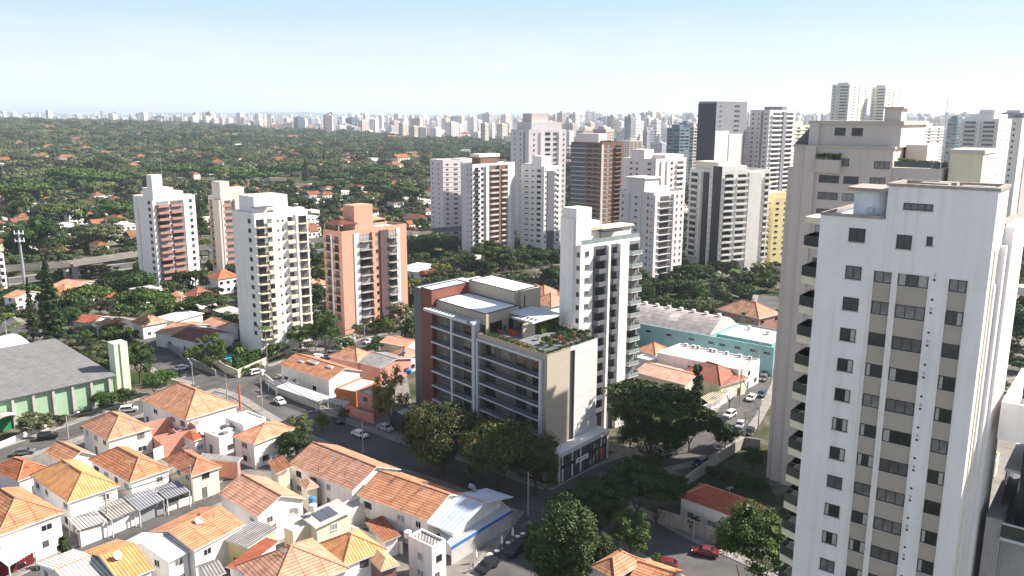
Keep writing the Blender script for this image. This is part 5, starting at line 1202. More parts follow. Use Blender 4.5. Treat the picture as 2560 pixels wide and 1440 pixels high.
part('blue_fascia', mb, mat('blue_paint', (.03, .13, .42), var=.1), t)
mb = MB(); mb.obox((0, 0), tuple(u_), (u_[1], -u_[0]), 0.1, L_n, -.12, -.02, 0, 2.94); part('shop_wall', mb, slabm, t)
def yardwall(label, px, h, m, name='garden_wall', cat='wall', th=.2, group='garden walls'):
    pts = [P(x, y) for x, y in px]; o = pts[0]; t = thing(name, label, cat, (o[0], o[1], 0), 0, group); mb = MB()
    for a, b_ in zip(pts, pts[1:]):
        v = b_-a; L = np.linalg.norm(v); e = v/L; mb.obox((a[0]-o[0], a[1]-o[1]), tuple(e), (e[1], -e[0]), 0, L, -th/2, th/2, 0, h)
    part('wall', mb, m, t); return t
yardwall('tall white street wall before the arched-window house', [c6(575, 1235), c6(790, 1150), c6(1000, 1062)], 2.8, white)
yardwall('grey metal gate wall right of the tall white street wall', [c6(1003, 1061), c6(1187, 984)], 2.7, mgrey)
yardwall('low railing wall under the black ribbed carport', [c6(1200, 978), c6(1390, 915)], 1.5, whitew)
yardwall('white railing wall left of the small dark cypress', [c6(265, 1330), c6(410, 1270)], 1.6, white)
yardwall('dark red garage front in the bottom left corner', [c6(-120, 1500), c6(245, 1345)], 2.9, mat('dark_red_paint', (.13, .015, .02), var=.2))
yardwall('white wall along the lower side of the narrow street', [c6(1000, 1205), c6(1230, 1100)], 1.2, whitew)
yardwall('white back wall of the brick shell lot', [c6(1110, 610), c6(1400, 500)], 2.6, white)
yardwall('cream wall between the wide hip roof and the brick shell', [c6(1340, 470), c6(1560, 560)], 2.4, cream)
yardwall('grey wall at the back of the yards by the tank', [g1(980, 1020), g1(1230, 1130)], 2.4, whitew)
yardwall('pale yard wall under the rusty sheet roof', [g1(1240, 1120), g1(1500, 1230), g1(1660, 1260)], 2.2, whitew)
yardwall('low pale wall at the left end of the pergola row', [c5(255, 1030), c5(350, 1110)], 2.6, whitew)
yardwall('white garage wall under the slatted pergola', [c5(350, 1115), c5(560, 1215), c5(800, 1300)], 2.3, slabm)
yardwall('brick and cream wall beside the pink gate', [c5(1040, 1330), c5(1200, 1400), c5(1340, 1440)], 2.6, pinkp)
yardwall('tall retaining wall along the shaded street beneath the white towers', [cb(1420, 860), cb(1660, 930), cb(1935, 1055)], 2.8, concrete)
yardwall('curved garden wall by the shaded garden of the beige tower', [cb(1640, 570), cb(1920, 370), cb(2110, 250), cb(2240, 270)], 2.4, concrete)
yardwall('white wall of the gated houses right of the big dark tree', [cr(690, 1040), cr(880, 930), cr(940, 870), cr(1060, 790)], 2.6, white)
yardwall('grey wall behind the shaded trees beside the shop front', [cr(60, 1230), cr(230, 1290), cr(330, 1340)], 2.2, concrete)
yardwall('white boundary wall along the park', [cr(745, 245), cr(985, 320)], 2.8, white)
yardwall('slanted grey retaining wall between the two street trees', [c5(780, 640), c5(1010, 690), c5(1160, 640)], 3.4, slabm)
yardwall('wall of the pool terrace at the foot of the cream-balcony tower', [(505, 885), (560, 930), (595, 945), (668, 912)], 2.4, cream)
yardwall('wall beside the street under the hedge trees', [(420, 870), (470, 905), (540, 940)], 1.8, concrete)
yardwall('white picket fence along the warehouse lawn', [c6(-20, 530), c6(120, 470), c6(260, 410), c6(420, 360)], 1.4, whitew, 'picket_fence', 'fence', .08)
# hedge box and pool
def hedge(label, px, h, w_=1.6, leaf=None, name='hedge'):
    pass
mb = MB(); pp = [(560, 880), (585, 905), (625, 895), (598, 878)]; pts = [tuple(P(x, y)) for x, y in pp]
def pool(label, px, ang=0):
    pts = [P(x, y) for x, y in px]; o = pts[0]; t = thing('swimming_pool', label, 'pool', (o[0], o[1], 0)); q_ = [(p[0]-o[0], p[1]-o[1]) for p in pts]
    c = np.mean(q_, 0); big = [tuple(c+(np.array(p)-c)*1.22) for p in q_]
    part('deck', MB().prism(big, .02, .28, 0), paving, t); m, n, l, b = (lambda z: z)(_new('pool_water_'+str(len(MATS))))
    b.inputs['Base Color'].default_value = (.05, .50, .60, 1); b.inputs['Roughness'].default_value = .08; MATS[m.name] = m
    part('water', MB().prism(q_, .1, .3, 0), m, t)
pool('turquoise swimming pool at the foot of the cream-balcony tower', [c4(2245, 1190), c4(2310, 1215), c4(2435, 1185), c4(2290, 1140)])
pool('turquoise swimming pool between the huge white tower and the right edge', [kr(130, 950), kr(245, 990), kr(262, 880), kr(160, 860)])
patch('tennis_court', [kr(60, 1440), kr(215, 1480), kr(245, 1225), kr(100, 1185)], mat('court_blue', (.09, .12, .20), var=.1), .03)
cm = MB(); 
for a, b_ in ((kr(82, 1300), kr(215, 1338)), (kr(82, 1300), kr(130, 1200)), (kr(130, 1200), kr(240, 1230)), (kr(70, 1400), kr(215, 1440))):
    p0, p1 = P(*a), P(*b_); v = p1-p0; L = np.linalg.norm(v); e = v/L; cm.obox(p0, tuple(e), (e[1], -e[0]), 0, L, -.06, .06, .03, .04)
struct('court_line', cm, paintm)
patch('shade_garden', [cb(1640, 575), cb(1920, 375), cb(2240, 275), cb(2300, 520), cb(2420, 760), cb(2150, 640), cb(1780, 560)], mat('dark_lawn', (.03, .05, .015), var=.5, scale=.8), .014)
patch('lawn', [kr(95, 1190), kr(250, 1225), kr(255, 1150), kr(110, 1110)], mat('turf', (.03, .10, .015), var=.3, scale=2), .02)
# ================================================================== warehouses
def warehouse_left():
    h = 9.0; N, R, Bk = P(0, 1000, 7.5), P(*c4(1140, 1350), 7.5), P(*c4(545, 1040), h)
    # near eave line runs from the left edge to the right corner; roof slopes up to the back
    e = (R-N)/np.linalg.norm(R-N); bkv = np.array([-e[1], e[0]]); w = float((Bk-R)@bkv); A = R-e*75
    t = thing('warehouse', 'long green-walled warehouse with grey corrugated roof and mint tower', 'warehouse', (R[0], R[1], 0)); o = R
    f = lambda s, u: (float(-e[0]*s+bkv[0]*u), float(-e[1]*s+bkv[1]*u))
    sk = float((Bk-R)@e)   # back corner shift along the eave
    mb = MB().prism([f(.3, .3), f(75, .3), f(75-sk, w), f(-sk+.3, w)], 0, 7.2, 0); part('wall', mb, mint, t)
    rm = MB(); q4 = [(*f(-.4, -.6), 7.5), (*f(76, -.6), 7.5), (*f(76-sk, w+.5), 10.5), (*f(-sk-.4, w+.5), 10.5)]
    rm.slope([q4[1], q4[0], q4[3], q4[2]]); rm.face([(x, y, z-.25) for x, y, z in q4]);
    for i in range(4): a, b_ = q4[i], q4[(i+1) % 4]; rm.face([(a[0], a[1], a[2]-.25), (b_[0], b_[1], b_[2]-.25), b_, a])
    part('roof', rm, corrH, t)
    gb = MB(); gb.face([(*f(.3, .3), 7.2), (*f(.3-sk, w), 7.2), (*f(.3-sk, w), 10.1), (*f(.3, .3), 7.3)]); part('gable_wall', gb, mint, t)
    n = 17
    for k in range(n):
        s = 1+k*4.4; mb = MB(); mb.prism([f(s, .25), f(s+.6, .25), f(s+.6, -.35), f(s, -.35)], 0, 7.1); part('pilaster', mb, slabm, t)
    # mint lift tower
    c = P(*c4(1190, 1400), 0); 
    tp = [f(-1.2, 1.5), f(-4.6, 1.5), f(-4.6, 5.2), f(-1.2, 5.2)]
    part('tower', MB().prism(tp, 0, 15.0, 0), mat('pale_mint_paint', (.58, .66, .48), streak=.15), t)
    part('tower_rib', MB().prism([f(-2.6, 1.45), f(-3.0, 1.45), f(-3.0, 1.2), f(-2.6, 1.2)], 0, 15.0, 0), MATS['pale_mint_paint'], t)
    # arched entrance canopy
    for j, s in enumerate((25.5, 30.5)):
        mb = MB(); pr = None
        for k in range(9):
            a = math.pi*k/8; x, z = s+2.4*math.cos(a), 3.2+1.3*math.sin(a)
            cur = [(*f(x, -.4), z), (*f(x, -3.4), z)]
            if pr: mb.face([pr[0], pr[1], cur[1], cur[0]]); mb.face([(p[0], p[1], p[2]-.12) for p in (cur[0], cur[1], pr[1], pr[0])])
            pr = cur
        part('entrance_arch', mb, slabm, t)
    mb = MB().prism([f(24, .2), f(33, .2), f(33, .0), f(24, .0)], 0, 3.2); part('entrance_door', mb, mat('green_door', (.03, .22, .08)), t)
    addfoot([R, A, A+bkv*w, R+bkv*w], 3)
warehouse_left()
def warehouse_teal():
    # wall top line from the picture, wall height 8
    L, M1, R = P(*cr(285, 430), 8.5), P(*cr(770, 505), 8.5), P(*cr(1170, 590), 8.5)
    e = (R-L)/np.linalg.norm(R-L); bkv = np.array([-e[1], e[0]]); o = L-e*14; W = np.linalg.norm(R-o); 
    t = thing('warehouse', 'teal warehouse with arched grey roof and roof vents', 'warehouse', (o[0], o[1], 0)); f = lambda s, u: (float(e[0]*s+bkv[0]*u), float(e[1]*s+bkv[1]*u))
    m_ = float((M1-o)@e)
    part('wall', MB().prism([f(0, 0), f(W, 0), f(W, .4), f(0, .4)], 0, 8.5, 0), teal, t)
    part('wall', MB().prism([f(0, .4), f(m_, .4), f(m_, 20), f(0, 20)], 0, 8.1, 0), teal, t)
    rm = MB(); pr = None
    for k in range(13):
        a = k/12; u = .4+19.6*a; z = 8.3+4.0*math.sin(math.pi*a); cur = (u, z)
        if pr:
            ns = int(m_/3)
            for i in range(ns):
                rm.face([(*f(m_*i/ns, pr[0]), pr[1]), (*f(m_*(i+1)/ns, pr[0]), pr[1]), (*f(m_*(i+1)/ns, cur[0]), cur[1]), (*f(m_*i/ns, cur[0]), cur[1])], 1 if (i % 5 == 2 and k in (3, 4)) else 0, [(m_*i/ns, u-1.6), (m_*(i+1)/ns, u-1.6), (m_*(i+1)/ns, u), (m_*i/ns, u)])
        pr = cur
    rm.face([(*f(m_-.01, .4+19.6*k/12), 8.3+4.0*math.sin(math.pi*k/12)) for k in range(13)], 2)
    part('roof', rm, [tilemat('arched_sheet', (.40, .36, .35), (.33, .30, .29), line=(.2, .18, .17), tw=2.5, th=1.6, mort=.05, stain=.35), corrW, slabm], t)
    for i in range(9):
        mb = MB(); c = f(m_*(i+.6)/9, 10.2); mb.lathe([(.5, 12.1), (.5, 12.6), (.8, 12.7), (.6, 13.2), (0, 13.4)], 10, 0, c); part('roof_vent', mb, whitew, t)
    for s in (.30, .42, .55, .66, .72, .80, .88, .95):
        p = f(W*s, 0); link('window', winproto(1.8, .7, 'dark', 3), t, (p[0], p[1], 6.2), math.atan2(e[1], e[0]))
    addfoot([o, o+e*W, o+e*W+bkv*20, o+bkv*20], 2)
warehouse_teal()
# curved white roof at the far left, behind the warehouse
a = P(*c4(0, 1140), 6); 
t = thing('market_hall', 'pale vaulted roof hall partly in tree shade at the left edge', 'hall', (a[0], a[1], 0)); b_ = P(*c4(330, 1060), 6); e = (b_-a)/np.linalg.norm(b_-a); bkv = np.array([-e[1], e[0]]); L = np.linalg.norm(b_-a)
mb = MB(); pr = None
for k in range(10):
    u = 16*k/9; z = 6+2.6*math.sin(math.pi*k/9)
    if pr: mb.face([(*(-e*25+bkv*pr[0]), pr[1]), (*(e*L+bkv*pr[0]), pr[1]), (*(e*L+bkv*u), z), (*(-e*25+bkv*u), z)])
    pr = (u, z)
part('roof', mb, MATS['white_sheet'], t); q_ = [-e*25, e*L, e*L+bkv*16, -e*25+bkv*16]; part('wall', MB().prism([tuple(p) for p in q_], 0, 5.98, 0), whitew, t); addfoot([a+p for p in q_], 2)
# ================================================================== viaduct (elevated railway)
def viaduct():
    px = [(-500, 702), (0, 672), (170, 660), (345, 634), (520, 618), (640, 612), (770, 603), (1020, 583), (1080, 577), (1300, 560)]
    pts = resample([P(x, y, 9.0) for x, y in px], 14.0); o = pts[0]
    t = thing('viaduct', 'long grey elevated railway viaduct crossing behind the white towers', 'viaduct', (o[0], o[1], 0)); dk = MB(); rl = MB()
    for i in range(len(pts)-1):
        v = pts[i+1]-pts[i]; L = np.linalg.norm(v); e = tuple(v/L); n = (e[1], -e[0]); q_ = (pts[i][0]-o[0], pts[i][1]-o[1])
        for c in (-2.6, 2.6):
            dk.obox(q_, e, n, 0, L+.3, c-1.6, c+1.6, 8.3, 9.2); 
            for s in (-1.6, 1.4): dk.obox(q_, e, n, 0, L+.3, c+s, c+s+.2, 9.2, 9.8)
            for s in (-.7, .7): rl.obox(q_, e, n, 0, L, c+s-.08, c+s+.08, 9.21, 9.4)
        if i % 2 == 0:
            mb = MB(); mb.obox(q_, e, n, 0, 1.6, -4.6, -2.6, 0, 8.0); mb.obox(q_, e, n, 0, 1.6, 2.6, 4.6, 0, 8.0); mb.obox(q_, e, n, 0, 1.6, -5.6, 5.6, 7.6, 8.39); part('pier', mb, concrete, t)
    part('deck', dk, mat('viaduct_concrete', (.22, .205, .18), var=.2, streak=.1), t); part('rail', rl, metalg, t)
    for a, b_ in zip(pts, pts[1:]):
        ROADS.append(([tuple(a), tuple(b_)], 4))
viaduct()
# ================================================================== trees
def leafmesh(name, centers, normals, sizes, mats, mi=None, rs=None, wonk=.42):
    """each leaf clump: one bent quad; centres (n,3)"""
    n = len(centers); rs = rs or np.random.RandomState(1)
    N = normals+rs.normal(0, wonk, (n, 3)); N /= np.linalg.norm(N, axis=1)[:, None]+1e-9
    t = np.cross(N, rs.normal(0, 1, (n, 3))); t /= np.linalg.norm(t, axis=1)[:, None]+1e-9; b = np.cross(N, t)
    s = sizes[:, None]; asp = rs.uniform(.55, 1.0, (n, 1))
    V = np.stack([centers-t*s, centers-b*s*asp+N*s*.15, centers+t*s, centers+b*s*asp+N*s*.15], 1).reshape(-1, 3)
    F = np.arange(n*4).reshape(n, 4)
    me = bpy.data.meshes.new(name); me.vertices.add(n*4); me.vertices.foreach_set('co', V.astype('f').ravel())
    me.loops.add(n*4); me.loops.foreach_set('vertex_index', F.ravel().astype('i')); me.polygons.add(n)
    me.polygons.foreach_set('loop_start', (np.arange(n)*4).astype('i')); me.polygons.foreach_set('loop_total', np.full(n, 4, 'i'))
    for m in mats: me.materials.append(m)
    me.polygons.foreach_set('material_index', (mi if mi is not None else np.zeros(n)).astype('i')); me.update(); me.validate(); return me
def crownpts(seed, shape, n, nb):
    """leaf centres + outward normals in a unit crown: radius 1 (x,y), z from 0 to 1"""
    rs = np.random.RandomState(seed); bl = []
    for i in range(nb):
        a = rs.uniform(0, 2*math.pi)
        if shape == 'umbrella': r = math.sqrt(rs.uniform(0, 1))*.82; z = .45+.38*(1-r*r)+rs.uniform(-.22, .08); R = rs.uniform(.20, .34); fz = .42
        elif shape == 'round': r = math.sqrt(rs.uniform(0, 1))*.72; z = .18+.62*rs.uniform(0, 1)**.7*math.sqrt(max(0, 1-r*r)); R = rs.uniform(.22, .36); fz = .62
        elif shape == 'loose': r = math.sqrt(rs.uniform(0, 1))*.8; z = rs.uniform(.1, .85)*math.sqrt(max(.05, 1-.7*r*r)); R = rs.uniform(.14, .26); fz = .55
        elif shape == 'column': z = rs.uniform(.05, .93); r = .62*rs.uniform(0, 1)*(1-.75*abs(z-.42)**1.3); R = rs.uniform(.35, .5)*(1-.55*z); fz = .30
        elif shape == 'conifer': z = rs.uniform(0, .98)**.85; r = (1-z)**.9*rs.uniform(.2, 1.05)*.85; R = .07+.17*(1-z); fz = .09
        else: r = .5; z = .5; R = .5; fz = .8
        bl.append((r*math.cos(a), r*math.sin(a), z, R, fz))
    bl = np.array(bl); k = rs.randint(0, nb, n); b = bl[k]; d = rs.normal(0, 1, (n, 3)); d /= np.linalg.norm(d, axis=1)[:, None]
    d[:, 2] = np.where(rs.uniform(0, 1, n) < .65, np.abs(d[:, 2]), d[:, 2])
    rad = rs.uniform(.55, 1.0, n)**.5*b[:, 3]
    c = np.stack([b[:, 0]+d[:, 0]*rad, b[:, 1]+d[:, 1]*rad, b[:, 2]+d[:, 2]*rad*b[:, 4]], 1)
    return c, d, rs, bl
TP = {}
def crown(shape, seed, n, nb, R, Hc, leaf, mats, acc=0.0):
    acc_in = n > 1200; key = (shape, seed, n, mats[0].name, len(mats), round(leaf, 4), round(Hc, 2))
    if key in TP: return TP[key]
    c, d, rs, bl = crownpts(seed, shape, n, nb); c = c*np.array([R, R, Hc]); mi = (rs.uniform(0, 1, n) < acc).astype(float) if len(mats) > 1 else None
    # shaded inner foliage: larger leaf clumps near the middle of every bough
    k = np.repeat(np.arange(nb), 9); dd = rs.normal(0, 1, (len(k), 3)); dd /= np.linalg.norm(dd, axis=1)[:, None]; b = bl[k]
    c2 = np.stack([b[:, 0]+dd[:, 0]*.35*b[:, 3], b[:, 1]+dd[:, 1]*.35*b[:, 3], b[:, 2]+dd[:, 2]*.35*b[:, 3]*b[:, 4]], 1)*np.array([R, R, Hc])
    sz = np.concatenate([rs.uniform(.6, 1.25, n)*leaf, b[:, 3]*.42*(.6 if shape == 'conifer' else 1)]) if acc_in else rs.uniform(.6, 1.25, n)*leaf
    if acc_in: c = np.concatenate([c, c2]); d = np.concatenate([d, dd]); mi = np.concatenate([mi, np.zeros(len(k))]) if mi is not None else None
    me = leafmesh('crown', c, d, sz, mats, mi, rs); TP[key] = me; return me
def trunkmesh(seed, H, r, R, Hc, m, forks=4):
    key = ('t', seed, m.name, forks)
    if key in TP: return TP[key]
    rr_ = random.Random(seed); mb = MB(); z = H*.98; lean = (rr_.uniform(-.06, .06)*H, rr_.uniform(-.06, .06)*H)
    mb.tube([(0, 0, 0), (lean[0]*.3, lean[1]*.3, H*.4), (lean[0], lean[1], H)], [r*1.25, r*.95, r*.75], 8)
    for k in range(forks):
        a = 2*math.pi*(k+rr_.random()*.6)/forks; q_ = R*rr_.uniform(.4, .7); zz = H+Hc*rr_.uniform(.25, .5)
        mb.tube([(lean[0], lean[1], H*.92), (lean[0]+q_*.4*math.cos(a), lean[1]+q_*.4*math.sin(a), H+Hc*.12), (lean[0]+q_*math.cos(a), lean[1]+q_*math.sin(a), zz)], [r*.6, r*.42, r*.15], 6)
    me = mb.mesh('trunk', m, True); TP[key] = me; return me
# (kind) -> shape, leaves, blobs, leaf size/radius, crown share of height, materials, trunk
KIND = {
 'umbrella': ('umbrella', 6500, 46, .034, .52, [leafB], barkm), 'darkumb': ('umbrella', 6500, 46, .034, .55, [leafA], barkm), 'round': ('round', 4600, 34, .036, .80, [leafA], barkm),
 'green': ('round', 4600, 36, .034, .72, [leafB], barkm), 'bright': ('round', 4200, 32, .036, .80, [leafD], barkm), 'olive': ('loose', 6200, 54, .034, .75, [leafC], barkl),
 'loose': ('loose', 6200, 54, .034, .72, [leafB], barkm), 'street': ('round', 15000, 80, .024, .80, [leafA, rustf], barkm), 'yellow': ('loose', 5200, 46, .032, .82, [leafE], barkm),
 'bush': ('round', 3000, 24, .045, .97, [leafB], barkm), 'cypress': ('column', 6000, 60, .10, .96, [leafA], barkm), 'conifer': ('conifer', 12000, 230, .085, .95, [leafA], barkm),
 'bare': ('loose', 900, 50, .020, .75, [leafC], barkl), 'flame': ('round', 4400, 34, .034, .8, [leafC, flowr], barkm)}
KIND['big'] = ('round', 11000, 60, .030, .9, [leafA], barkm); KIND['bigb'] = ('umbrella', 14000, 90, .024, .85, [leafB], barkm)
KNAME = {'big': 'big dense green tree', 'bigb': 'big dome-crowned bright green tree', 'umbrella': 'spreading green tree', 'darkumb': 'spreading dark green tree', 'round': 'dense dark green tree', 'green': 'rounded green tree', 'bright': 'bright green tree', 'olive': 'pale olive tree', 'loose': 'open-crowned green tree', 'street': 'leafy dark tree with rust-tinged leaves', 'yellow': 'yellow-green tree', 'bush': 'low green shrub', 'cypress': 'dark column-shaped cypress', 'conifer': 'tall pointed conifer', 'bare': 'thin almost leafless tree', 'flame': 'red-blossomed tree', 'palm': 'feather-leaved palm'}
def palmmesh(seed, H, R, m):
    key = ('palm', seed)
    if key in TP: return TP[key]
    r = random.Random(seed); n = 15; C_ = []; Nn_ = []; S_ = []; mb = MB()
    for k in range(n):
        a = 2*math.pi*k/n+r.uniform(-.15, .15); el = r.uniform(.2, 1.0); pts = []
        for i in range(7):
            t = i/6; pts.append((R*t*math.cos(a)*(1-.12*el), R*t*math.sin(a)*(1-.12*el), R*(el*t-(.55+el*.55)*t*t)))
        for i in range(6):
            p0, p1 = np.array(pts[i]), np.array(pts[i+1]); d = p1-p0; s = np.cross(d, (0, 0, 1)); s /= np.linalg.norm(s)+1e-9; w0 = .17*R*math.sin(math.pi*min(1, (i+.3)/6.5)); w1 = .17*R*math.sin(math.pi*min(1, (i+1.3)/6.5))
            dr = np.array((0, 0, -.5))
            for sg in (-1, 1):
                mb.face([p0, p0+d*.42, p0+d*.42+(s*sg+dr*.6)*w1, p0+(s*sg+dr*.6)*w0*.9]); mb.face([p0+d*.52, p1, p1+(s*sg+dr*.6)*w1, p0+d*.5+(s*sg+dr*.6)*w1*.9])
    me = mb.mesh('fronds', m); TP[key] = me; return me
NTREE = {}
def tree(kind, x, yb, yt, wpx=None, label=None, at=None, hr=None, group=None, lod=1.0):
    if at is None: X, Y = P(x, yb); Ht = zof(x, yb, yt); Rr = wpx/2*math.hypot(X, Y)/FPX
    else: X, Y = at; Ht, Rr = hr; x = proj(X, Y, 0)[0]
    Ht = max(Ht, 1.5); ks = NTREE.get(kind, 0) % 3; NTREE[kind] = NTREE.get(kind, 0)+1
    label = label or KNAME[kind]
    if kind == 'palm':
        t = thing('palm_tree', label, 'palm', (X, Y, 0), rnd.uniform(0, 6), group or 'palms')
        tm = MB().tube([(0, 0, 0), (.1, 0, Ht*.5), (0, .1, Ht*.86)], [.22, .16, .12], 7).mesh('trunk', barkl, True); link('trunk', tm, t)
        o = link('fronds', palmmesh(ks, 1, 1.0, leafB), t, (0, .1, Ht*.86)); o.scale = (Rr, Rr, max(Rr, Ht*.14)); return t
    sh, nl, nb, lf, share, mats, bk = KIND[kind]
    nm = {'conifer': 'conifer_tree', 'cypress': 'cypress_tree', 'bush': 'shrub'}.get(kind, 'tree')
    t = thing(nm, label, 'shrub' if kind == 'bush' else 'tree', (X, Y, 0), rnd.uniform(0, 6), group or ('%ss' % KNAME[kind]))
    Hc = Ht*share; ratio = max(.25, round(Hc/max(Rr, .1)*3)/3)
    me = crown(sh, 10+ks, int(nl*lod), nb, 1, ratio, lf/math.sqrt(lod)*(1 if ratio < 2 or kind in ('cypress', 'conifer') else (ratio/2)**.5), mats, .10 if kind == 'street' else (.5 if kind == 'flame' else 0))
    o = link('crown', me, t, (0, 0, Ht-Hc)); o.scale = (Rr, Rr, Hc/ratio)
    tk = link('trunk', trunkmesh(20+ks, 1-share+.02, .022 if kind != 'cypress' else .012, .3, share, bk, 5), t); tk.scale = (Ht*.9, Ht*.9, Ht)
    return t
TL = """conifer 135 857 647 66|conifer 85 852 690 36|umbrella 365 838 722 150|round 345 742 675 104|darkumb 515 800 735 130|umbrella 225 772 718 110|green 178 832 762 62|round 207 802 746 50|loose 218 882 820 46
round 350 958 840 88|olive 272 932 846 112|green 386 986 930 56|loose 416 962 920 58|green 478 906 868 44|loose 531 926 828 88|olive 200 697 655 92|bright 290 706 672 54|round 60 640 575 90|round 262 1030 973 70|round 316 1016 964 58
olive 92 1086 1025 82|round 153 1062 1035 42|cypress 165 1412 1336 40|bright 571 1128 1080 46|bare 628 1165 1122 70|palm 655 884 800 40|palm 668 918 803 40|palm 688 866 777 46|palm 731 818 765 40|palm 758 802 735 42|green 740 800 740 60
loose 815 884 766 88|loose 750 870 800 84|round 697 890 854 64|bright 972 848 788 44|olive 1000 822 750 92|loose 945 870 835 40|green 962 883 860 26|yellow 978 1062 896 108|olive 748 1120 1030 84|bright 806 1078 1030 48|round 740 1152 1070 112|green 861 1066 1012 36
street 1105 1190 998 250|street 1245 1228 1035 235|street 1340 1238 1068 140|bush 1384 1214 1180 44|darkumb 1624 1152 950 240|green 1558 1092 985 80|darkumb 1722 1132 1020 170|round 1600 1140 1030 130|round 1668 1150 1045 130|darkumb 1575 1120 1000 130|bush 1640 1160 1130 60|bush 1600 1165 1138 60|round 1812 1122 1050 84|cypress 1741 1012 908 42|bare 1822 1032 930 64|round 1590 1100 1000 90
big 1412 1500 1228 215|loose 1572 1398 1266 140|darkumb 1500 1335 1200 165|bigb 1866 1530 1252 205|darkumb 1590 1305 1160 190|darkumb 1640 1310 1185 150|round 1500 1330 1215 150|round 1560 1235 1165 70|round 1355 1470 1300 110|round 1490 1430 1320 110|round 1700 1265 1200 80|round 1335 1385 1300 70|round 1810 1215 1165 60|round 1895 1240 1190 60|bush 1770 1275 1248 50|bush 1840 1290 1262 46|round 1780 1200 1160 46|bush 1720 1235 1212 40|round 1850 1235 1180 70|bush 1745 1235 1205 60|bush 1820 1262 1235 60|bush 1870 1210 1188 50|round 1420 1330 1225 150|green 1640 1418 1380 32|loose 1733 1332 1285 38|olive 1925 1300 1262 50|bush 1700 1218 1190 60|bush 1780 1250 1225 60|round 1880 1180 1110 60
loose 1616 762 700 52|olive 1655 777 735 74|bright 1680 737 693 46|olive 1722 747 693 46|loose 1748 772 702 42|palm 1783 752 710 38|green 1808 772 718 52|bush 1712 782 745 54|round 1756 792 768 64|palm 1892 708 655 46|palm 1832 714 670 40|palm 1790 714 680 36|round 1868 727 675 62|green 1915 732 690 52|palm 1865 828 775 46|round 1760 692 660 54|loose 1640 800 770 40
darkumb 1085 632 590 132|round 1040 642 600 72|darkumb 1230 692 603 114|darkumb 1340 702 625 114|round 1375 717 655 62|green 1315 714 682 48|yellow 1106 692 650 62|flame 1070 707 670 56|olive 1136 707 668 62|bright 1036 717 695 42|round 1172 692 650 54|palm 1292 612 575 32|round 1275 660 615 70|loose 1200 700 660 50
loose 1725 640 585 60|umbrella 150 560 505 100|umbrella 60 520 455 120|olive 40 480 425 110|umbrella 250 480 430 110|umbrella 180 470 418 100|umbrella 330 470 425 90|umbrella 640 470 425 120|umbrella 560 455 415 100|umbrella 840 480 430 90|umbrella 960 470 410 110|umbrella 1000 520 455 100|darkumb 930 500 440 100|umbrella 720 455 410 90|conifer 765 455 395 26|umbrella 440 450 410 90|round 100 647 530 124|olive 256 622 555 112|green 296 547 500 92|green 505 648 590 60|round 500 600 530 50|round 495 560 485 46|bright 560 700 670 40|palm 585 700 660 40|green 442 725 698 52|loose 610 735 700 40|round 790 690 612 60|round 795 760 700 44|round 1058 640 600 60
round 2535 612 512 110|green 2530 702 652 90|round 2545 865 760 120|olive 2505 645 590 60|green 2500 790 755 50|round 2550 930 890 60|green 2440 880 850 60|bright 20 800 780 30|palm 45 830 805 30|palm 30 838 812 28|green 12 760 728 40|loose 60 845 828 34|bush 640 930 908 44|bush 610 938 914 44|palm 598 900 868 34|bush 90 905 880 60|green 130 895 865 44|olive 300 800 765 50|green 230 905 868 60|loose 160 905 870 50"""
for i, s in enumerate(TL.replace('\n', '|').split('|')):
    k, x, yb, yt, w_ = s.split(); tree(k, float(x), float(yb), float(yt), float(w_), lod=1.5 if float(w_) > 110 else 1.0)
    X, Y = P(float(x), float(yb)); FOOT.append(([(X-1, Y-1), (X+1, Y-1), (X+1, Y+1), (X-1, Y+1)], 1))
# vertical garden, planters, small trees on the roof terrace of the corner building
def boxleaf(name, label, c, ex, ey, sx, sy, sz, z, mats, n, leaf, cat='hedge', group=None):
    rs = np.random.RandomState(int(abs(c[0]*31+c[1]))%9999); t = thing(name, label, cat, (float(c[0]), float(c[1]), z), 0, group)
    f = rs.uniform(-.5, .5, (n, 3)); ax = rs.randint(0, 3, n); sg = rs.choice([-.5, .5], n); sg = np.where(ax == 2, .5, sg); f[np.arange(n), ax] = sg
    Nn_ = np.zeros((n, 3)); Nn_[np.arange(n), ax] = np.sign(sg)
    loc = f*np.array([sx, sy, sz])+(0, 0, sz/2); B_ = np.array([[ex[0], ex[1], 0], [ey[0], ey[1], 0], [0, 0, 1]]); loc = loc@B_; Nn_ = Nn_@B_
    link('foliage', leafmesh('foliage', loc, Nn_, rs.uniform(.6, 1.2, n)*leaf, mats, None, rs, .6), t)
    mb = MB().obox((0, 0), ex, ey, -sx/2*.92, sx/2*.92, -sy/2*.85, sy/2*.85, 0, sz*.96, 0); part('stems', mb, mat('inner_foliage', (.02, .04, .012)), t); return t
a, b_ = P(1351, 835, 25.7), P(1396, 819, 25.7); v = b_-a; L = np.linalg.norm(v); e = v/L
boxleaf('green_wall', 'bright yellow-green clipped hedge wall on the roof terrace', (a+b_)/2, tuple(e), (-e[1], e[0]), L, .7, 2.3, 25.7, [leafD], 2600, .12)
p = P(*c5(-120, 880)); 
a, b_ = P(588, 930), P(652, 912); v = b_-a; L = np.linalg.norm(v); e = v/L
boxleaf('hedge', 'tall clipped green hedge below the pool of the cream-balcony tower', (a+b_)/2+np.array((-e[1], e[0]))*.5, tuple(e), (-e[1], e[0]), L, 1.2, 4.6, 0, [leafB], 3500, .28)
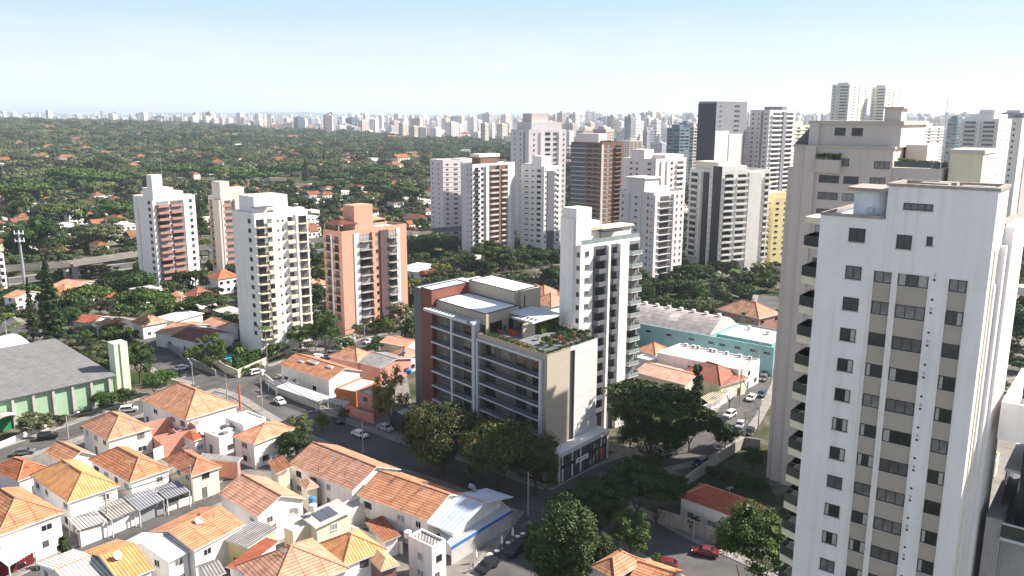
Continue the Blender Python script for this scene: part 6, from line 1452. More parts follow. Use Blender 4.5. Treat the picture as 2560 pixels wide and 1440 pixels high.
for i, (s, t_, h, r_, k) in enumerate([(1365, 862, 2.0, 1.25, 'green'), (1386, 852, 1.7, 1.2, 'olive'), (1404, 857, 1.6, 1.2, 'flame'), (1399, 828, 1.6, .85, 'round'), (1412, 832, 1.6, .9, 'round'), (1424, 837, 1.5, .9, 'round'), (1437, 834, 1.4, .8, 'round'), (1451, 839, 1.5, .9, 'round'), (1251, 818, 1.6, .5, 'bush'), (1261, 827, 1.5, .5, 'bright'), (1302, 822, 1.6, .5, 'bush'), (1352, 798, 1.2, .7, 'bush'), (1464, 845, 1.2, .8, 'bush'), (1422, 850, 1.2, .8, 'bush'), (1409, 842, 1.0, .7, 'bright'), (1376, 868, 1.3, .8, 'bush'), (1390, 864, 1.4, .9, 'green'), (1418, 858, 1.4, .9, 'round'), (1432, 852, 1.4, .9, 'bush'), (1446, 848, 1.3, .8, 'green'), (1394, 843, 1.3, .8, 'round'), (1376, 858, 1.1, .7, 'flame'), (1458, 841, 1.4, .8, 'round'), (1469, 838, 1.4, .8, 'round'), (1428, 845, 1.4, .9, 'round'), (1355, 868, 1.1, .7, 'bush'), (1410, 866, 1.1, .7, 'flame')]):
    p = P(s, t_, 25.7); t = tree(k, 0, 0, 0, at=(float(p[0]), float(p[1])), hr=(h, r_), lod=.3, label='potted '+KNAME[k].replace(' tree', ' shrub')+' on the roof terrace'); t.location.z = 25.7
for i in range(16):
    p = q(1.2+i*1.25, .85); t = tree('bush' if i % 3 else 'bright', 0, 0, 0, at=(float(p[0]), float(p[1])), hr=(1.25, .62), lod=.2, label='planter shrub along the front rail of the roof terrace', group='planter shrubs'); t.location.z = 25.7
for i in range(13):
    p = q(.8, 1.4+i*1.25); t = tree('bush', 0, 0, 0, at=(float(p[0]), float(p[1])), hr=(1.2, .6), lod=.2, label='planter shrub along the right rail of the roof terrace', group='planter shrubs'); t.location.z = 25.7
for s in range(8):
    p = BT.o+dg(-38)*(19.6+s*.8)+dg(52)*.5; t = tree('bright' if s < 3 else 'olive', 0, 0, 0, at=(float(p[0]), float(p[1])), hr=(1.9-.1*s, .7), lod=.2, label='potted shrub on the terrace of the beige tower', group='potted shrubs'); t.location.z = 63.65
for i in range(7):
    p = TR9.C+TR9.eR*(1+i*1.7)+TR9.eL*1.2; t = tree('bush', 0, 0, 0, at=(float(p[0]), float(p[1])), hr=(2.6, .9), lod=.2, label='rooftop shrub on the dark brown tower', group='rooftop shrubs'); t.location.z = TR9.z
for i in range(5):
    p = BT.o+dg(-38)*(6+i*.9)-dg(52)*1.4; t = tree('bush', 0, 0, 0, at=(float(p[0]), float(p[1])), hr=(.8, .6), lod=.15, label='small plant in the long planter of the beige tower', group='planter plants'); t.location.z = 64.55
# podium foot plants
for i in range(4):
    p = q(1.5+i*1.6, -1.4); tree('bush', 0, 0, 0, at=(float(p[0]), float(p[1])), hr=(2.2, .9), lod=.3, label='planter shrub at the foot of the corner building')
# ------------------------------------------------------------------ random neighbourhood: houses and trees between the placed things
FT = []      # far tree prototypes: single small meshes with crown and trunk
for i, (sh, mt, nl, hc) in enumerate([('umbrella', leafF, 1300, .5), ('round', leafF, 1100, .75), ('umbrella', leafG, 1300, .5), ('loose', leafF, 1100, .75), ('round', leafA, 1100, .8), ('round', leafG, 1000, .75), ('conifer', leafA, 700, .95)]):
    c, d, rs, bl = crownpts(60+i, sh, nl, 22); c = c*np.array([1, 1, hc])+(0, 0, 1-hc); me = leafmesh('tree', c, d, rs.uniform(.7, 1.3, nl)*(.078 if sh != 'conifer' else .11), [mt], None, rs, .38)
    bm_ = MB().tube([(0, 0, 0), (0, 0, 1-hc*.6)], [.045, .03], 5); bme = bm_.mesh('t', barkm)
    # join the trunk into the same small mesh
    v = [tuple(x.co) for x in me.vertices]+[tuple(x.co) for x in bme.vertices]; f = [tuple(p.vertices) for p in me.polygons]; k = len(me.vertices); nf = len(f); f += [tuple(j+k for j in p.vertices) for p in bme.polygons]
    j = bpy.data.meshes.new('tree'); j.from_pydata(v, [], f); j.materials.append(mt); j.materials.append(barkm); j.polygons.foreach_set('material_index', [0]*nf+[1]*(len(f)-nf)); j.update(); FT.append(j)
FN = ['spreading tree', 'rounded tree', 'spreading tree', 'open-crowned tree', 'dense dark tree', 'pale olive tree', 'pointed conifer']
def fartree(i, X, Y, H_, R_, z=0):
    o = link('conifer_tree' if i == 6 else 'tree', FT[i], None, (X, Y, z), rnd.uniform(0, 6), (R_, R_, H_)); tag(o, FN[i], 'tree', 'trees of the middle distance'); return o
# small houses of the middle distance: eight meshes, many copies
HP = []
def smallhouse(k):
    r = random.Random(100+k); w_, d_, h = r.uniform(9, 15), r.uniform(7, 11), r.choice([3.4, 3.6, 6.2]); wallm = r.choice([white, whitew, cream, white, pinkw]); roofm = [tileP, tileB, tileB, tileP, tileR, tileP, None, tileB, None, None][k % 10]
    mb = MB().box(.4, w_-.4, .4, d_-.4, 0, h, 0); rm = MB()
    if roofm is None: rm.box(.3, w_-.3, .3, d_-.3, h, h+.5, 0); roofm = r.choice([whitew, slabm])
    else:
        rs_ = .3*d_; ins = d_/2*(.95 if k % 2 else 0.0); a, b_, c, e_ = (0, 0, h), (w_, 0, h), (w_, d_, h), (0, d_, h); r0, r1 = (ins, d_/2, h+rs_), (w_-ins, d_/2, h+rs_)
        rm.slope([a, b_, r1, r0]); rm.slope([c, e_, r0, r1]); rm.slope([e_, a, r0]); rm.slope([b_, c, r1]); rm.face([a, e_, c, b_])
    wm = MB(); WL = []
    for s in range(int(w_/3)):
        for z in ([1.0] if h < 5 else [1.0, 3.9]): wm.box(1+s*3, 2.4+s*3, .34, .42, z, z+1.2); wm.box(1+s*3, 2.4+s*3, d_-.42, d_-.34, z, z+1.2); WL.append((1+s*3, .34, z, 0)); WL.append((1+s*3, d_-.42, z, 0))
    for s in range(int(d_/3.5)): wm.box(.34, .42, 1+s*3.2, 2.3+s*3.2, 1.0, 2.2); wm.box(w_-.42, w_-.34, 1+s*3.2, 2.3+s*3.2, 1.0, 2.2); WL.append((.42, 1+s*3.2, 1.0, math.pi/2)); WL.append((w_-.34, 1+s*3.2, 1.0, math.pi/2))
    return (mb.mesh('wall', wallm), rm.mesh('roof', roofm), wm.mesh('windows', glassd), w_, d_, {tileP: 'pale terracotta roof', tileO: 'orange roof', tileB: 'weathered brown roof', tileR: 'dark red roof'}.get(roofm, 'flat pale roof'), WL)
for k in range(10): HP.append(smallhouse(k))
RT = []
for k, hp in enumerate(HP):
    RT.append(hp)
WPN = MB().box(0, 1.35, 0, .08, 0, 1.2).mesh('window', glassd)
def midhouse(k, X, Y, rz, parts=True, z=0, sc=1):
    hp = HP[k]
    if parts:
        t = thing('house', 'small house with '+hp[5], 'house', (X, Y, z), rz, 'houses of the middle distance'); t.scale = (sc,)*3
        link('wall', hp[0], t); link('roof', hp[1], t)
        for a in hp[6]: link('window', WPN, t, a[:3], a[3])
    else:
        if k not in JN:
            v = []; f = []; mi = []; mm = []
            for me in hp[:3]:
                b0 = len(v); v += [tuple(x.co) for x in me.vertices]; f += [tuple(j+b0 for j in p.vertices) for p in me.polygons]; mi += [len(mm)]*len(me.polygons); mm.append(me.materials[0])
            j = bpy.data.meshes.new('house'); j.from_pydata(v, [], f); [j.materials.append(m) for m in mm]; j.polygons.foreach_set('material_index', mi)
            j.update(); JN[k] = j
        t = link('house', JN[k], None, (X, Y, z), rz, (sc,)*3); tag(t, 'small house with '+hp[5], 'house', 'houses of the middle distance')
    return t
JN = {}
rh = random.Random(21); nh = 0; ntr = 0
vis = lambda X, Y, m=.02: abs(X/Y) < .635+m
# houses in loose rows on the street grid
for ang, in ((50,),):
    ex, ey = dg(ang), dg(ang+90)
    for i in range(-60, 60):
        for j in range(-60, 60):
            p = np.array([0., 520.])+ex*(i*17+rh.uniform(-2, 2))+ey*(j*(15 if j % 3 else 15)+rh.uniform(-1, 1))
            X, Y = float(p[0]), float(p[1])
            if Y < 215 or Y > 1150 or not vis(X, Y): continue
            px, py = proj(X, Y, 0)
            if py > 925 and px > 330: continue
            if j % 3 == 0: continue
            dens = .78 if Y < 620 else (.62 if Y < 800 else .16)
            if 1000 < px < 1750 and Y < 480: dens = 0
            if 370 < px < 530 and 680 < py < 770: dens = 0
            if px < 130 and 640 < py < 770: dens = 0
            if px < 330 and py < 560: dens *= .55
            if px < 1000 and py < 470: dens *= .35
            if 380 < px < 420 and py > 600: dens = 0
            if rh.random() > dens or nh > 290: continue
            if not free(X, Y, 8.5): continue
            k = rh.randrange(10); t = midhouse(k, X, Y, math.radians(ang+rh.choice([0, 90]))-0, Y < 400, float(terr(X, Y)) if Y > 1000 else 0, rh.uniform(.8, 1.05)); nh += 1
            FOOT.append(([(X-5, Y-5), (X+5, Y-5), (X+5, Y+5), (X-5, Y+5)], 1))
print('mid houses', nh)
rt = random.Random(5); pts = []
tries = 0
while len(pts) < 135 and tries < 30000:
    tries += 1
    Y = 200+780*rt.random()**.8; X = Y*rt.uniform(-.65, .65); px, py = proj(X, Y, 0)
    if py > 905 and 330 < px < 2380: continue
    if 1000 < px < 1600 and Y < 300: continue
    r_ = rt.uniform(3, 6.5)
    if px < 1050 and Y > 420: r_ = rt.uniform(5, 8.5)
    if not free(X, Y, r_*.55): continue
    if any((X-a)**2+(Y-b_)**2 < (r_+c)**2*.35 for a, b_, c in pts): continue
    pts.append((X, Y, r_))
    i = rt.choices(range(7), [3, 3, 2, 3, 3, 2, .6])[0]; Hh = r_*(1.7 if i in (0, 2) else 2.0) if i != 6 else r_*3.4
    fartree(i, X, Y, Hh, r_ if i != 6 else r_*.5)
print('mid trees', len(pts), tries)
# ------------------------------------------------------------------ the forest that reads as one mass
def gn_scatter(name, P3, SC, RZ, PID, protos, kind='stuff', label=None):
    me = bpy.data.meshes.new(name); me.vertices.add(len(P3)); me.vertices.foreach_set('co', np.array(P3, 'f').ravel())
    a = me.attributes.new('sc', 'FLOAT_VECTOR', 'POINT'); a.data.foreach_set('vector', np.array(SC, 'f').ravel())
    a = me.attributes.new('rz', 'FLOAT', 'POINT'); a.data.foreach_set('value', np.array(RZ, 'f'))
    a = me.attributes.new('pid', 'INT', 'POINT'); a.data.foreach_set('value', np.array(PID, 'i'))
    ob = link(name, me); ob['kind'] = kind
    if label: ob['label'] = label
    ng = bpy.data.node_groups.new(name+'_scatter', 'GeometryNodeTree'); ng.interface.new_socket('Geometry', in_out='INPUT', socket_type='NodeSocketGeometry'); ng.interface.new_socket('Geometry', in_out='OUTPUT', socket_type='NodeSocketGeometry')
    n = ng.nodes; l = ng.links.new; gi = n.new('NodeGroupInput'); go = n.new('NodeGroupOutput'); jn = n.new('GeometryNodeJoinGeometry')
    def attr(nm, ty): q_ = n.new('GeometryNodeInputNamedAttribute'); q_.data_type = ty; q_.inputs['Name'].default_value = nm; return q_.outputs['Attribute']
    sc, rz, pid = attr('sc', 'FLOAT_VECTOR'), attr('rz', 'FLOAT'), attr('pid', 'INT'); cx = n.new('ShaderNodeCombineXYZ'); l(rz, cx.inputs['Z'])
    for i, ob_ in enumerate(protos):
        oi = n.new('GeometryNodeObjectInfo'); oi.inputs['Object'].default_value = ob_; oi.inputs['As Instance'].default_value = True
        cp = n.new('FunctionNodeCompare'); cp.data_type = 'INT'; cp.operation = 'EQUAL'; ins = [s for s in cp.inputs if s.type == 'INT']; l(pid, ins[0]); ins[1].default_value = i
        ip = n.new('GeometryNodeInstanceOnPoints'); l(gi.outputs[0], ip.inputs['Points']); l(oi.outputs['Geometry'], ip.inputs['Instance']); l(cp.outputs[0], ip.inputs['Selection']); l(sc, ip.inputs['Scale']); l(cx.outputs[0], ip.inputs['Rotation']); l(ip.outputs[0], jn.inputs[0])
    l(jn.outputs[0], go.inputs[0]); md = ob.modifiers.new('scatter', 'NODES'); md.node_group = ng; return ob
firsts = {}
for o in ITEMS:
    if o.data and o.data in FT and o.data.name not in firsts: firsts[o.data.name] = o
protos = [firsts[m.name] for m in FT if m.name in firsts]
rs = np.random.RandomState(9); P3 = []; SC = []; RZ = []; PID = []
# random forest cells: area and edge follow the wooded district left of the towers
def forest_density(X, Y, px, py):
    edge = np.interp(px, [-300, 0, 250, 480, 700, 1000, 1270, 1420, 1700, 2560], [303, 303, 316, 322, 338, 352, 362, 400, 560, 560])
    return py > edge
PM = [[.34, .16, .10, .16, .20, .03, .01], [.22, .22, .16, .16, .12, .11, .01], [.20, .10, .36, .10, .06, .17, .01]]
for Y0, Y1, sp in ((620, 1000, 14), (1000, 1600, 15.5), (1600, 2600, 18), (2600, 4300, 25)):
    half = .67*Y1; nx_, ny_ = int(2*half/sp), int((Y1-Y0)/sp)
    gx, gy = np.meshgrid(np.linspace(-half, half, nx_), np.linspace(Y0, Y1, ny_)); X = gx.ravel()+rs.uniform(-sp*.48, sp*.48, gx.size); Y = gy.ravel()+rs.uniform(-sp*.48, sp*.48, gx.size)
    Z = terr(X, Y); w_ = Y*math.cos(PIT)+(CH-Z)*math.sin(PIT); pxs = 1280+FPX*X/w_; pys = 720-FPX*((Z-CH)*math.cos(PIT)+Y*math.sin(PIT))/w_
    edge = np.interp(pxs, [-300, 0, 250, 480, 700, 1000, 1270, 1420, 1500], [303, 303, 316, 322, 338, 352, 362, 430, 3000])
    pn = np.sin(X/95+1.3)*np.sin(Y/120)+np.sin(X/41)*np.sin(Y/53+2)*.6
    keep = (np.abs(X/Y) < .66) & (pys > edge) & (rs.uniform(0, 1, X.size) < np.where(Y < 1000, .6, .97)) & (pn > np.where(Y < 1000, -.5, np.where(Y < 1500, -1.25, -1.4)))
    right = (pxs > 1420) & (np.abs(X/Y) < .66) & (Y < 1500) & (rs.uniform(0, 1, X.size) < .33) & (pys > 380) & (Y > 560); keep |= right
    for x, y, z in zip(X[keep], Y[keep], Z[keep]):
        if y < 1150 and not free(x, y, 4): continue
        pnn = math.sin(x/170+2)*math.sin(y/140+1)+.5*math.sin(x/60)*math.sin(y/75); k = rs.choice(7, p=PM[int((pnn > .25)+(pnn > -.3))]); s = rs.uniform(.6, 1.45)*sp*.56
        hh = s*rs.uniform(1.0, 1.7) if k not in (6,) else s*2.6
        P3.append((x, y, z-.5)); SC.append((s, s, hh) if k != 6 else (s*.45, s*.45, hh)); RZ.append(rs.uniform(0, 6.28)); PID.append(min(k, len(protos)-1))
forest = gn_scatter('woodland', P3, SC, RZ, PID, protos, label='dense dark green wooded district stretching to the skyline')
print('forest', len(P3))
# park and verge shrubs: ground cover around houses close by
P3 = []; SC = []; RZ = []; PID = []
for k in range(9500):
    Y = 200+620*rs.uniform()**.8; X = Y*rs.uniform(-.66, .66); px, py = proj(X, Y, 0)
    if py > 900 and 330 < px < 2380: continue
    if not free(X, Y, 2.4): continue
    s = rs.uniform(1.2, 3.6) if k % 4 else rs.uniform(3.2, 5.8)
    P3.append((X, Y, 0)); SC.append((s, s, s*rs.uniform(1.0, 1.8))); RZ.append(rs.uniform(0, 6)); PID.append(int(rs.choice([1, 3, 4, 5, 0])))
gn_scatter('undergrowth', P3, SC, RZ, PID, protos, label='garden greenery growing between the houses')
# ================================================================== far skyline
CP = []      # unit tower meshes (1x1 plan, height 1), banded facades as geometry
def ctower(seed, m, bands=18, cols=4):
    r = random.Random(seed); mb = MB(); st = r.choice([0, 1, 2])
    mb.box(-.5, .5, -.5, .5, 0, 1, 0, bottom=False); mb.box(-.22, .2, -.2, .25, 1, 1.05, 0, bottom=False)
    if st == 1: mb.box(-.58, .1, -.3, .3, 0, .93, 0, bottom=False)
    for k in range(bands):
        z = .05+.92*k/bands; zz = z+.4/bands
        for c in range(cols):
            a, b_ = -.5+(c+.18)/cols, -.5+(c+.82)/cols
            if r.random() < .06: continue
            mb.face([(a, -.505, z), (b_, -.505, z), (b_, -.505, zz), (a, -.505, zz)], 1); mb.face([(b_, .505, z), (a, .505, z), (a, .505, zz), (b_, .505, zz)], 1)
            mb.face([(.505, a, z), (.505, b_, z), (.505, b_, zz), (.505, a, zz)], 1); mb.face([(-.505, b_, z), (-.505, a, z), (-.505, a, zz), (-.505, b_, zz)], 1)
    return mb.mesh('tower_block', [m, mat('far_window', (.10, .11, .13), rough=.4, var=0)])
cols_ = [mat('far_white', (.72, .70, .68), var=.04, scale=.5, objvar=.08), mat('far_cream', (.62, .55, .46), var=.04, scale=.5, objvar=.12), mat('far_grey', (.38, .39, .42), var=.04, objvar=.15), mat('far_glass', (.10, .14, .18), rough=.3, var=.04, objvar=.2), mat('far_pink', (.50, .40, .37), var=.04, objvar=.1)]
CN = ['white', 'cream', 'grey', 'dark glass', 'pinkish']
for i, (ci, b_, c) in enumerate([(0, 18, 4), (1, 16, 3), (2, 20, 5), (3, 24, 6), (4, 16, 4), (0, 22, 3), (0, 14, 5)]): CP.append((ctower(i, cols_[ci], b_, c), CN[ci]))
rc = random.Random(11)
def ct(i, X, Y, wd, dp, h, rz, z=0, lab=None, group='tower blocks of the far skyline'):
    o = link('tower_block', CP[i][0], None, (X, Y, z), rz, (wd, dp, h)); sz = 'slim' if wd < 17 else 'broad'
    tag(o, lab or ('%s %s tower block on the far skyline' % (sz, CP[i][1])), 'tower block', group); return o
def ctp(i, x, yt, yb, wpx, lab=None):
    X, Y = P(x, yb); z = float(terr(X, Y)); h = zof(x, yb, yt)-z; return ct(i, X, Y, wpx*Y/FPX*.8, wpx*Y/FPX*.8, h, math.radians(rc.choice([20, 45, 50])), z, lab)
named = [(3, 749, 293, 334, 24, 'dark-banded tower standing alone above the woodland'), (3, 882, 295, 336, 30, 'twin-toned dark glass tower above the woodland'), (3, 1134, 292, 330, 36, 'blue glass curved tower block on the centre skyline'), (3, 400, 290, 322, 22, 'dark grey tower block behind the pale cluster at left'),
 (1, 489, 289, 328, 17, None), (0, 520, 291, 331, 20, None), (0, 450, 292, 330, 18, None), (1, 397, 297, 326, 18, None), (0, 540, 296, 331, 15, None), (3, 512, 300, 329, 14, None), (0, 576, 296, 328, 17, None), (1, 245, 305, 322, 20, None), (0, 330, 298, 322, 13, None), (0, 300, 306, 323, 24, None), (1, 205, 308, 321, 20, None), (0, 20, 296, 306, 18, None), (1, 38, 297, 306, 16, None), (1, 720, 306, 334, 24, None),
 (2, 980, 314, 345, 16, None), (1, 1008, 308, 352, 18, None), (1, 1037, 316, 358, 24, None), (1, 1056, 318, 361, 20, None), (0, 1090, 320, 358, 24, None), (0, 1130, 306, 354, 30, None), (3, 1098, 301, 330, 12, None), (0, 1195, 330, 362, 22, None), (1, 1212, 308, 365, 18, None), (0, 1230, 322, 352, 13, None), (1, 1255, 310, 355, 24, None), (1, 1268, 340, 370, 18, None),
 (2, 2385, 292, 372, 34, 'patterned blue-grey tower right of the cream mid-rise'), (0, 2300, 305, 330, 16, None)]
for a in named: ctp(*a)
n = len(named); tries = 0
while n < 296 and tries < 6000:
    tries += 1; z_ = rc.random()
    if z_ < .42: x = rc.uniform(1400, 2560); yb = rc.uniform(308, 370); yt = rc.uniform(283, 306)
    elif z_ < .62: x = rc.uniform(1560, 1800); yb = rc.uniform(330, 420); yt = rc.uniform(288, 340)
    elif z_ < .85: x = rc.uniform(820, 1400); yb = rc.uniform(308, 348); yt = yb-rc.uniform(10, 34)
    else: x = rc.uniform(200, 820); yb = rc.uniform(308, 326); yt = yb-rc.uniform(8, 24)
    if yt > yb-8: continue
    yt = max(yt, 283); X, Y = P(x, yb)
    if Y > 7000: continue
    k = rc.choices(range(7), [4, 3, 2.2, 1.2, 1, 3, 2])[0]; ctp(k, x, yt, yb, rc.uniform(9, 19)*min(1.6, 2600/Y+.35)); n += 1
# everything else of the distant city is one mass: thousands of blocks and low houses
fs = []
for nm_ in range(5):
    pass
base = {}
for o in ITEMS:
    if o.data and o['category'] == 'tower block' and o.data.name not in base: base[o.data.name] = o
tpro = [base[c[0].name] for c in CP if c[0].name in base]
rs = np.random.RandomState(31); P3 = []; SC = []; RZ = []; PID = []
for k in range(5800):
    Y = 2700+8500*rs.uniform()**1.2; X = Y*rs.uniform(-.66, .66); px = 1280+2063*X/Y
    if px < 820 and Y < 3700: continue
    dens = np.interp(px, [0, 300, 700, 900, 1300, 1500, 2560], [.25, .35, .5, .7, .9, 1, 1])
    if rs.uniform() > dens: continue
    tall = rs.uniform() < (.55 if px > 1300 else .4); h = rs.uniform(25, 85) if tall else rs.uniform(8, 22)
    if px > 1400: h *= 1.1
    w1 = rs.uniform(14, 30) if tall else rs.uniform(14, 55); P3.append((X, Y, float(terr(X, Y)))); SC.append((w1, w1*rs.uniform(.7, 1.4), h)); RZ.append(rs.choice([.4, .8, .9, 1.2])); PID.append(int(rs.choice([0, 0, 1, 2, 4, 5, 6])))
for k in range(1500):       # nearer right-hand quarter beyond the towers
    Y = 1000+1900*rs.uniform(); X = Y*rs.uniform(.02, .66); px, py = proj(X, Y, 0)
    tall = rs.uniform() < .16; h = rs.uniform(25, 60) if tall else rs.uniform(5, 14); w1 = rs.uniform(14, 22) if tall else rs.uniform(10, 28)
    if px < 1420 and Y < 2100: continue
    P3.append((X, Y, 0)); SC.append((w1, w1, h)); RZ.append(rs.choice([.4, .8, .9])); PID.append(int(rs.choice([0, 1, 2, 4, 6])))
gn_scatter('distant_city', P3, SC, RZ, PID, tpro, label='pale sprawl of countless distant city blocks reaching the horizon')
hh_ = [o for o in ITEMS if o.data and o.name.startswith('house')][:12]; hp_ = []; seen = set()
for o in hh_:
    if o.data.name not in seen: seen.add(o.data.name); hp_.append(o)
P3 = []; SC = []; RZ = []; PID = []
for k in range(14000):
    Y = 2300+7000*rs.uniform(); X = Y*rs.uniform(-.66, .66); px = 1280+2063*X/Y
    if px < 900 and Y < 3600: continue
    s = rs.uniform(.9, 1.7)*(1+Y/6000); P3.append((X, Y, float(terr(X, Y)))); SC.append((s, s, s*.9)); RZ.append(rs.choice([.4, .8, 2.2])); PID.append(rs.randint(0, len(hp_)))
for k in range(380):       # roofs glimpsed in the woodland
    Y = 1000+2400*rs.uniform()**1.1; X = Y*rs.uniform(-.66, .12); 
    s = rs.uniform(1.0, 1.7); P3.append((X, Y, float(terr(X, Y))+rs.uniform(0, 5))); SC.append((s, s, s)); RZ.append(rs.choice([.4, .87, 2.4])); PID.append(rs.randint(0, len(hp_)))
gn_scatter('distant_roofs', P3, SC, RZ, PID, hp_, label='mass of tiny distant roofs between woodland and skyline')
# two pale domes in the woodland
for x in (600, 641):
    X, Y = P(x, 344); z = float(terr(X, Y)); t = thing('dome_hall', 'pale shallow dome among trees below the skyline', 'domed hall', (X, Y, z), 0, 'domed halls'); R_ = 17*Y/FPX
    part('dome', MB().lathe([(R_, 8), (R_*.95, 11), (R_*.8, 15), (R_*.5, 19), (R_*.2, 21), (0.01, 21.4)], 20), whitew, t, smooth=True); part('drum', MB().lathe([(R_, 0), (R_, 8)], 20), whitew, t)
# ================================================================== cars
CM = {}
def carmesh(style='hatch'):
    if style in CM: return CM[style]
    L, Wd = 4.2, 1.74; hb = .62; prof = {'hatch': [(-2.1, .35), (-2.08, .72), (-1.25, .90), (-.55, 1.42), (1.25, 1.45), (1.95, .98), (2.1, .80), (2.1, .35)], 'sedan': [(-2.2, .35), (-2.18, .70), (-1.2, .88), (-.45, 1.38), (.75, 1.40), (1.45, 1.02), (2.2, .95), (2.22, .35)], 'suv': [(-2.15, .45), (-2.13, .92), (-1.25, 1.06), (-.65, 1.62), (1.75, 1.64), (2.1, 1.05), (2.15, .45)]}[style]
    body = MB(); cab = MB(); n = len(prof); w_ = Wd/2
    side = lambda z: w_*(1.0 if z < .95 else 1.0-.22*(z-.95)/.6)
    for i in range(n):
        a, b_ = prof[i], prof[(i+1) % n]; body.face([(a[0], -side(a[1]), a[1]), (a[0], side(a[1]), a[1]), (b_[0], side(b_[1]), b_[1]), (b_[0], -side(b_[1]), b_[1])])
    body.face([(p[0], -side(p[1]), p[1]) for p in prof]); body.face([(p[0], side(p[1]), p[1]) for p in prof][::-1])
    top = [p for p in prof if p[1] > 1.3]; x0, x1 = top[0][0], top[-1][0]; z1 = top[0][1]; f0 = prof[2]; k = prof.index(top[-1]); b0 = prof[k+1]
    e = .012
    for (p, q_) in ((f0, top[0]), (top[-1], b0)):
        a = (p[0]*.88+q_[0]*.12, p[1]*.88+q_[1]*.12); b_ = (p[0]*.12+q_[0]*.88, p[1]*.12+q_[1]*.88); s = -1 if p is f0 else 1
        cab.face([(a[0]+s*e, -side(a[1])*.9, a[1]+e), (a[0]+s*e, side(a[1])*.9, a[1]+e), (b_[0]+s*e, side(b_[1])*.88, b_[1]+e), (b_[0]+s*e, -side(b_[1])*.88, b_[1]+e)])
    for sg in (-1, 1): cab.face([(f0[0]+.25, sg*(side(1.0)+e), 1.0), (x0+.12, sg*(side(z1-.08)+e), z1-.1), (x1-.1, sg*(side(z1-.08)+e), z1-.1), (b0[0]-.2, sg*(side(1.02)+e), 1.03)])
    wh = MB()
    for x in (-1.35, 1.3):
        for sg in (-1, 1): wh.tube([(x, sg*(w_-.2), .33), (x, sg*(w_+.01), .33)], .33, 14)
    lt = MB()
    for sg in (-1, 1): lt.box(-2.13 if style != 'sedan' else -2.22, -2.05 if style != 'sedan' else -2.1, sg*.62-.18, sg*.62+.18, .62, .76, 0)
    CM[style] = (body, cab.mesh('glazing', glassd), wh, lt.mesh('headlights', mat('headlight', (.8, .8, .8), rough=.2, var=0))); return CM[style]
def car(px, py, ang, col, style, label):
    body, cab, wh, lt = carmesh(style); X, Y = P(px, py); t = thing('parked_car', label, 'car', (X, Y, .09), math.radians(ang), 'cars along the streets')
    m = mat('car_paint_%s' % col[0], col[1], rough=.3, var=0, spec=.6); link('body', body.mesh('body', m), t); link('glazing', cab, t); link('headlights', lt, t)
    for x in (-1.35, 1.3):
        for sg in (-1, 1):
            if ('wheel',) not in CM: CM[('wheel',)] = MB().tube([(0, -.11, 0), (0, .11, 0)], .33, 14).mesh('wheel', mat('tyre', (.02, .02, .02), var=0))
            link('wheel', CM[('wheel',)], t, (x, sg*.80, .33))
    return t
WH, BK, SV, RDc, GY, BL = ('white', (.75, .75, .75)), ('black', (.015, .015, .018)), ('silver', (.42, .43, .45)), ('red', (.16, .01, .015)), ('grey', (.12, .12, .13)), ('blue', (.05, .07, .12))
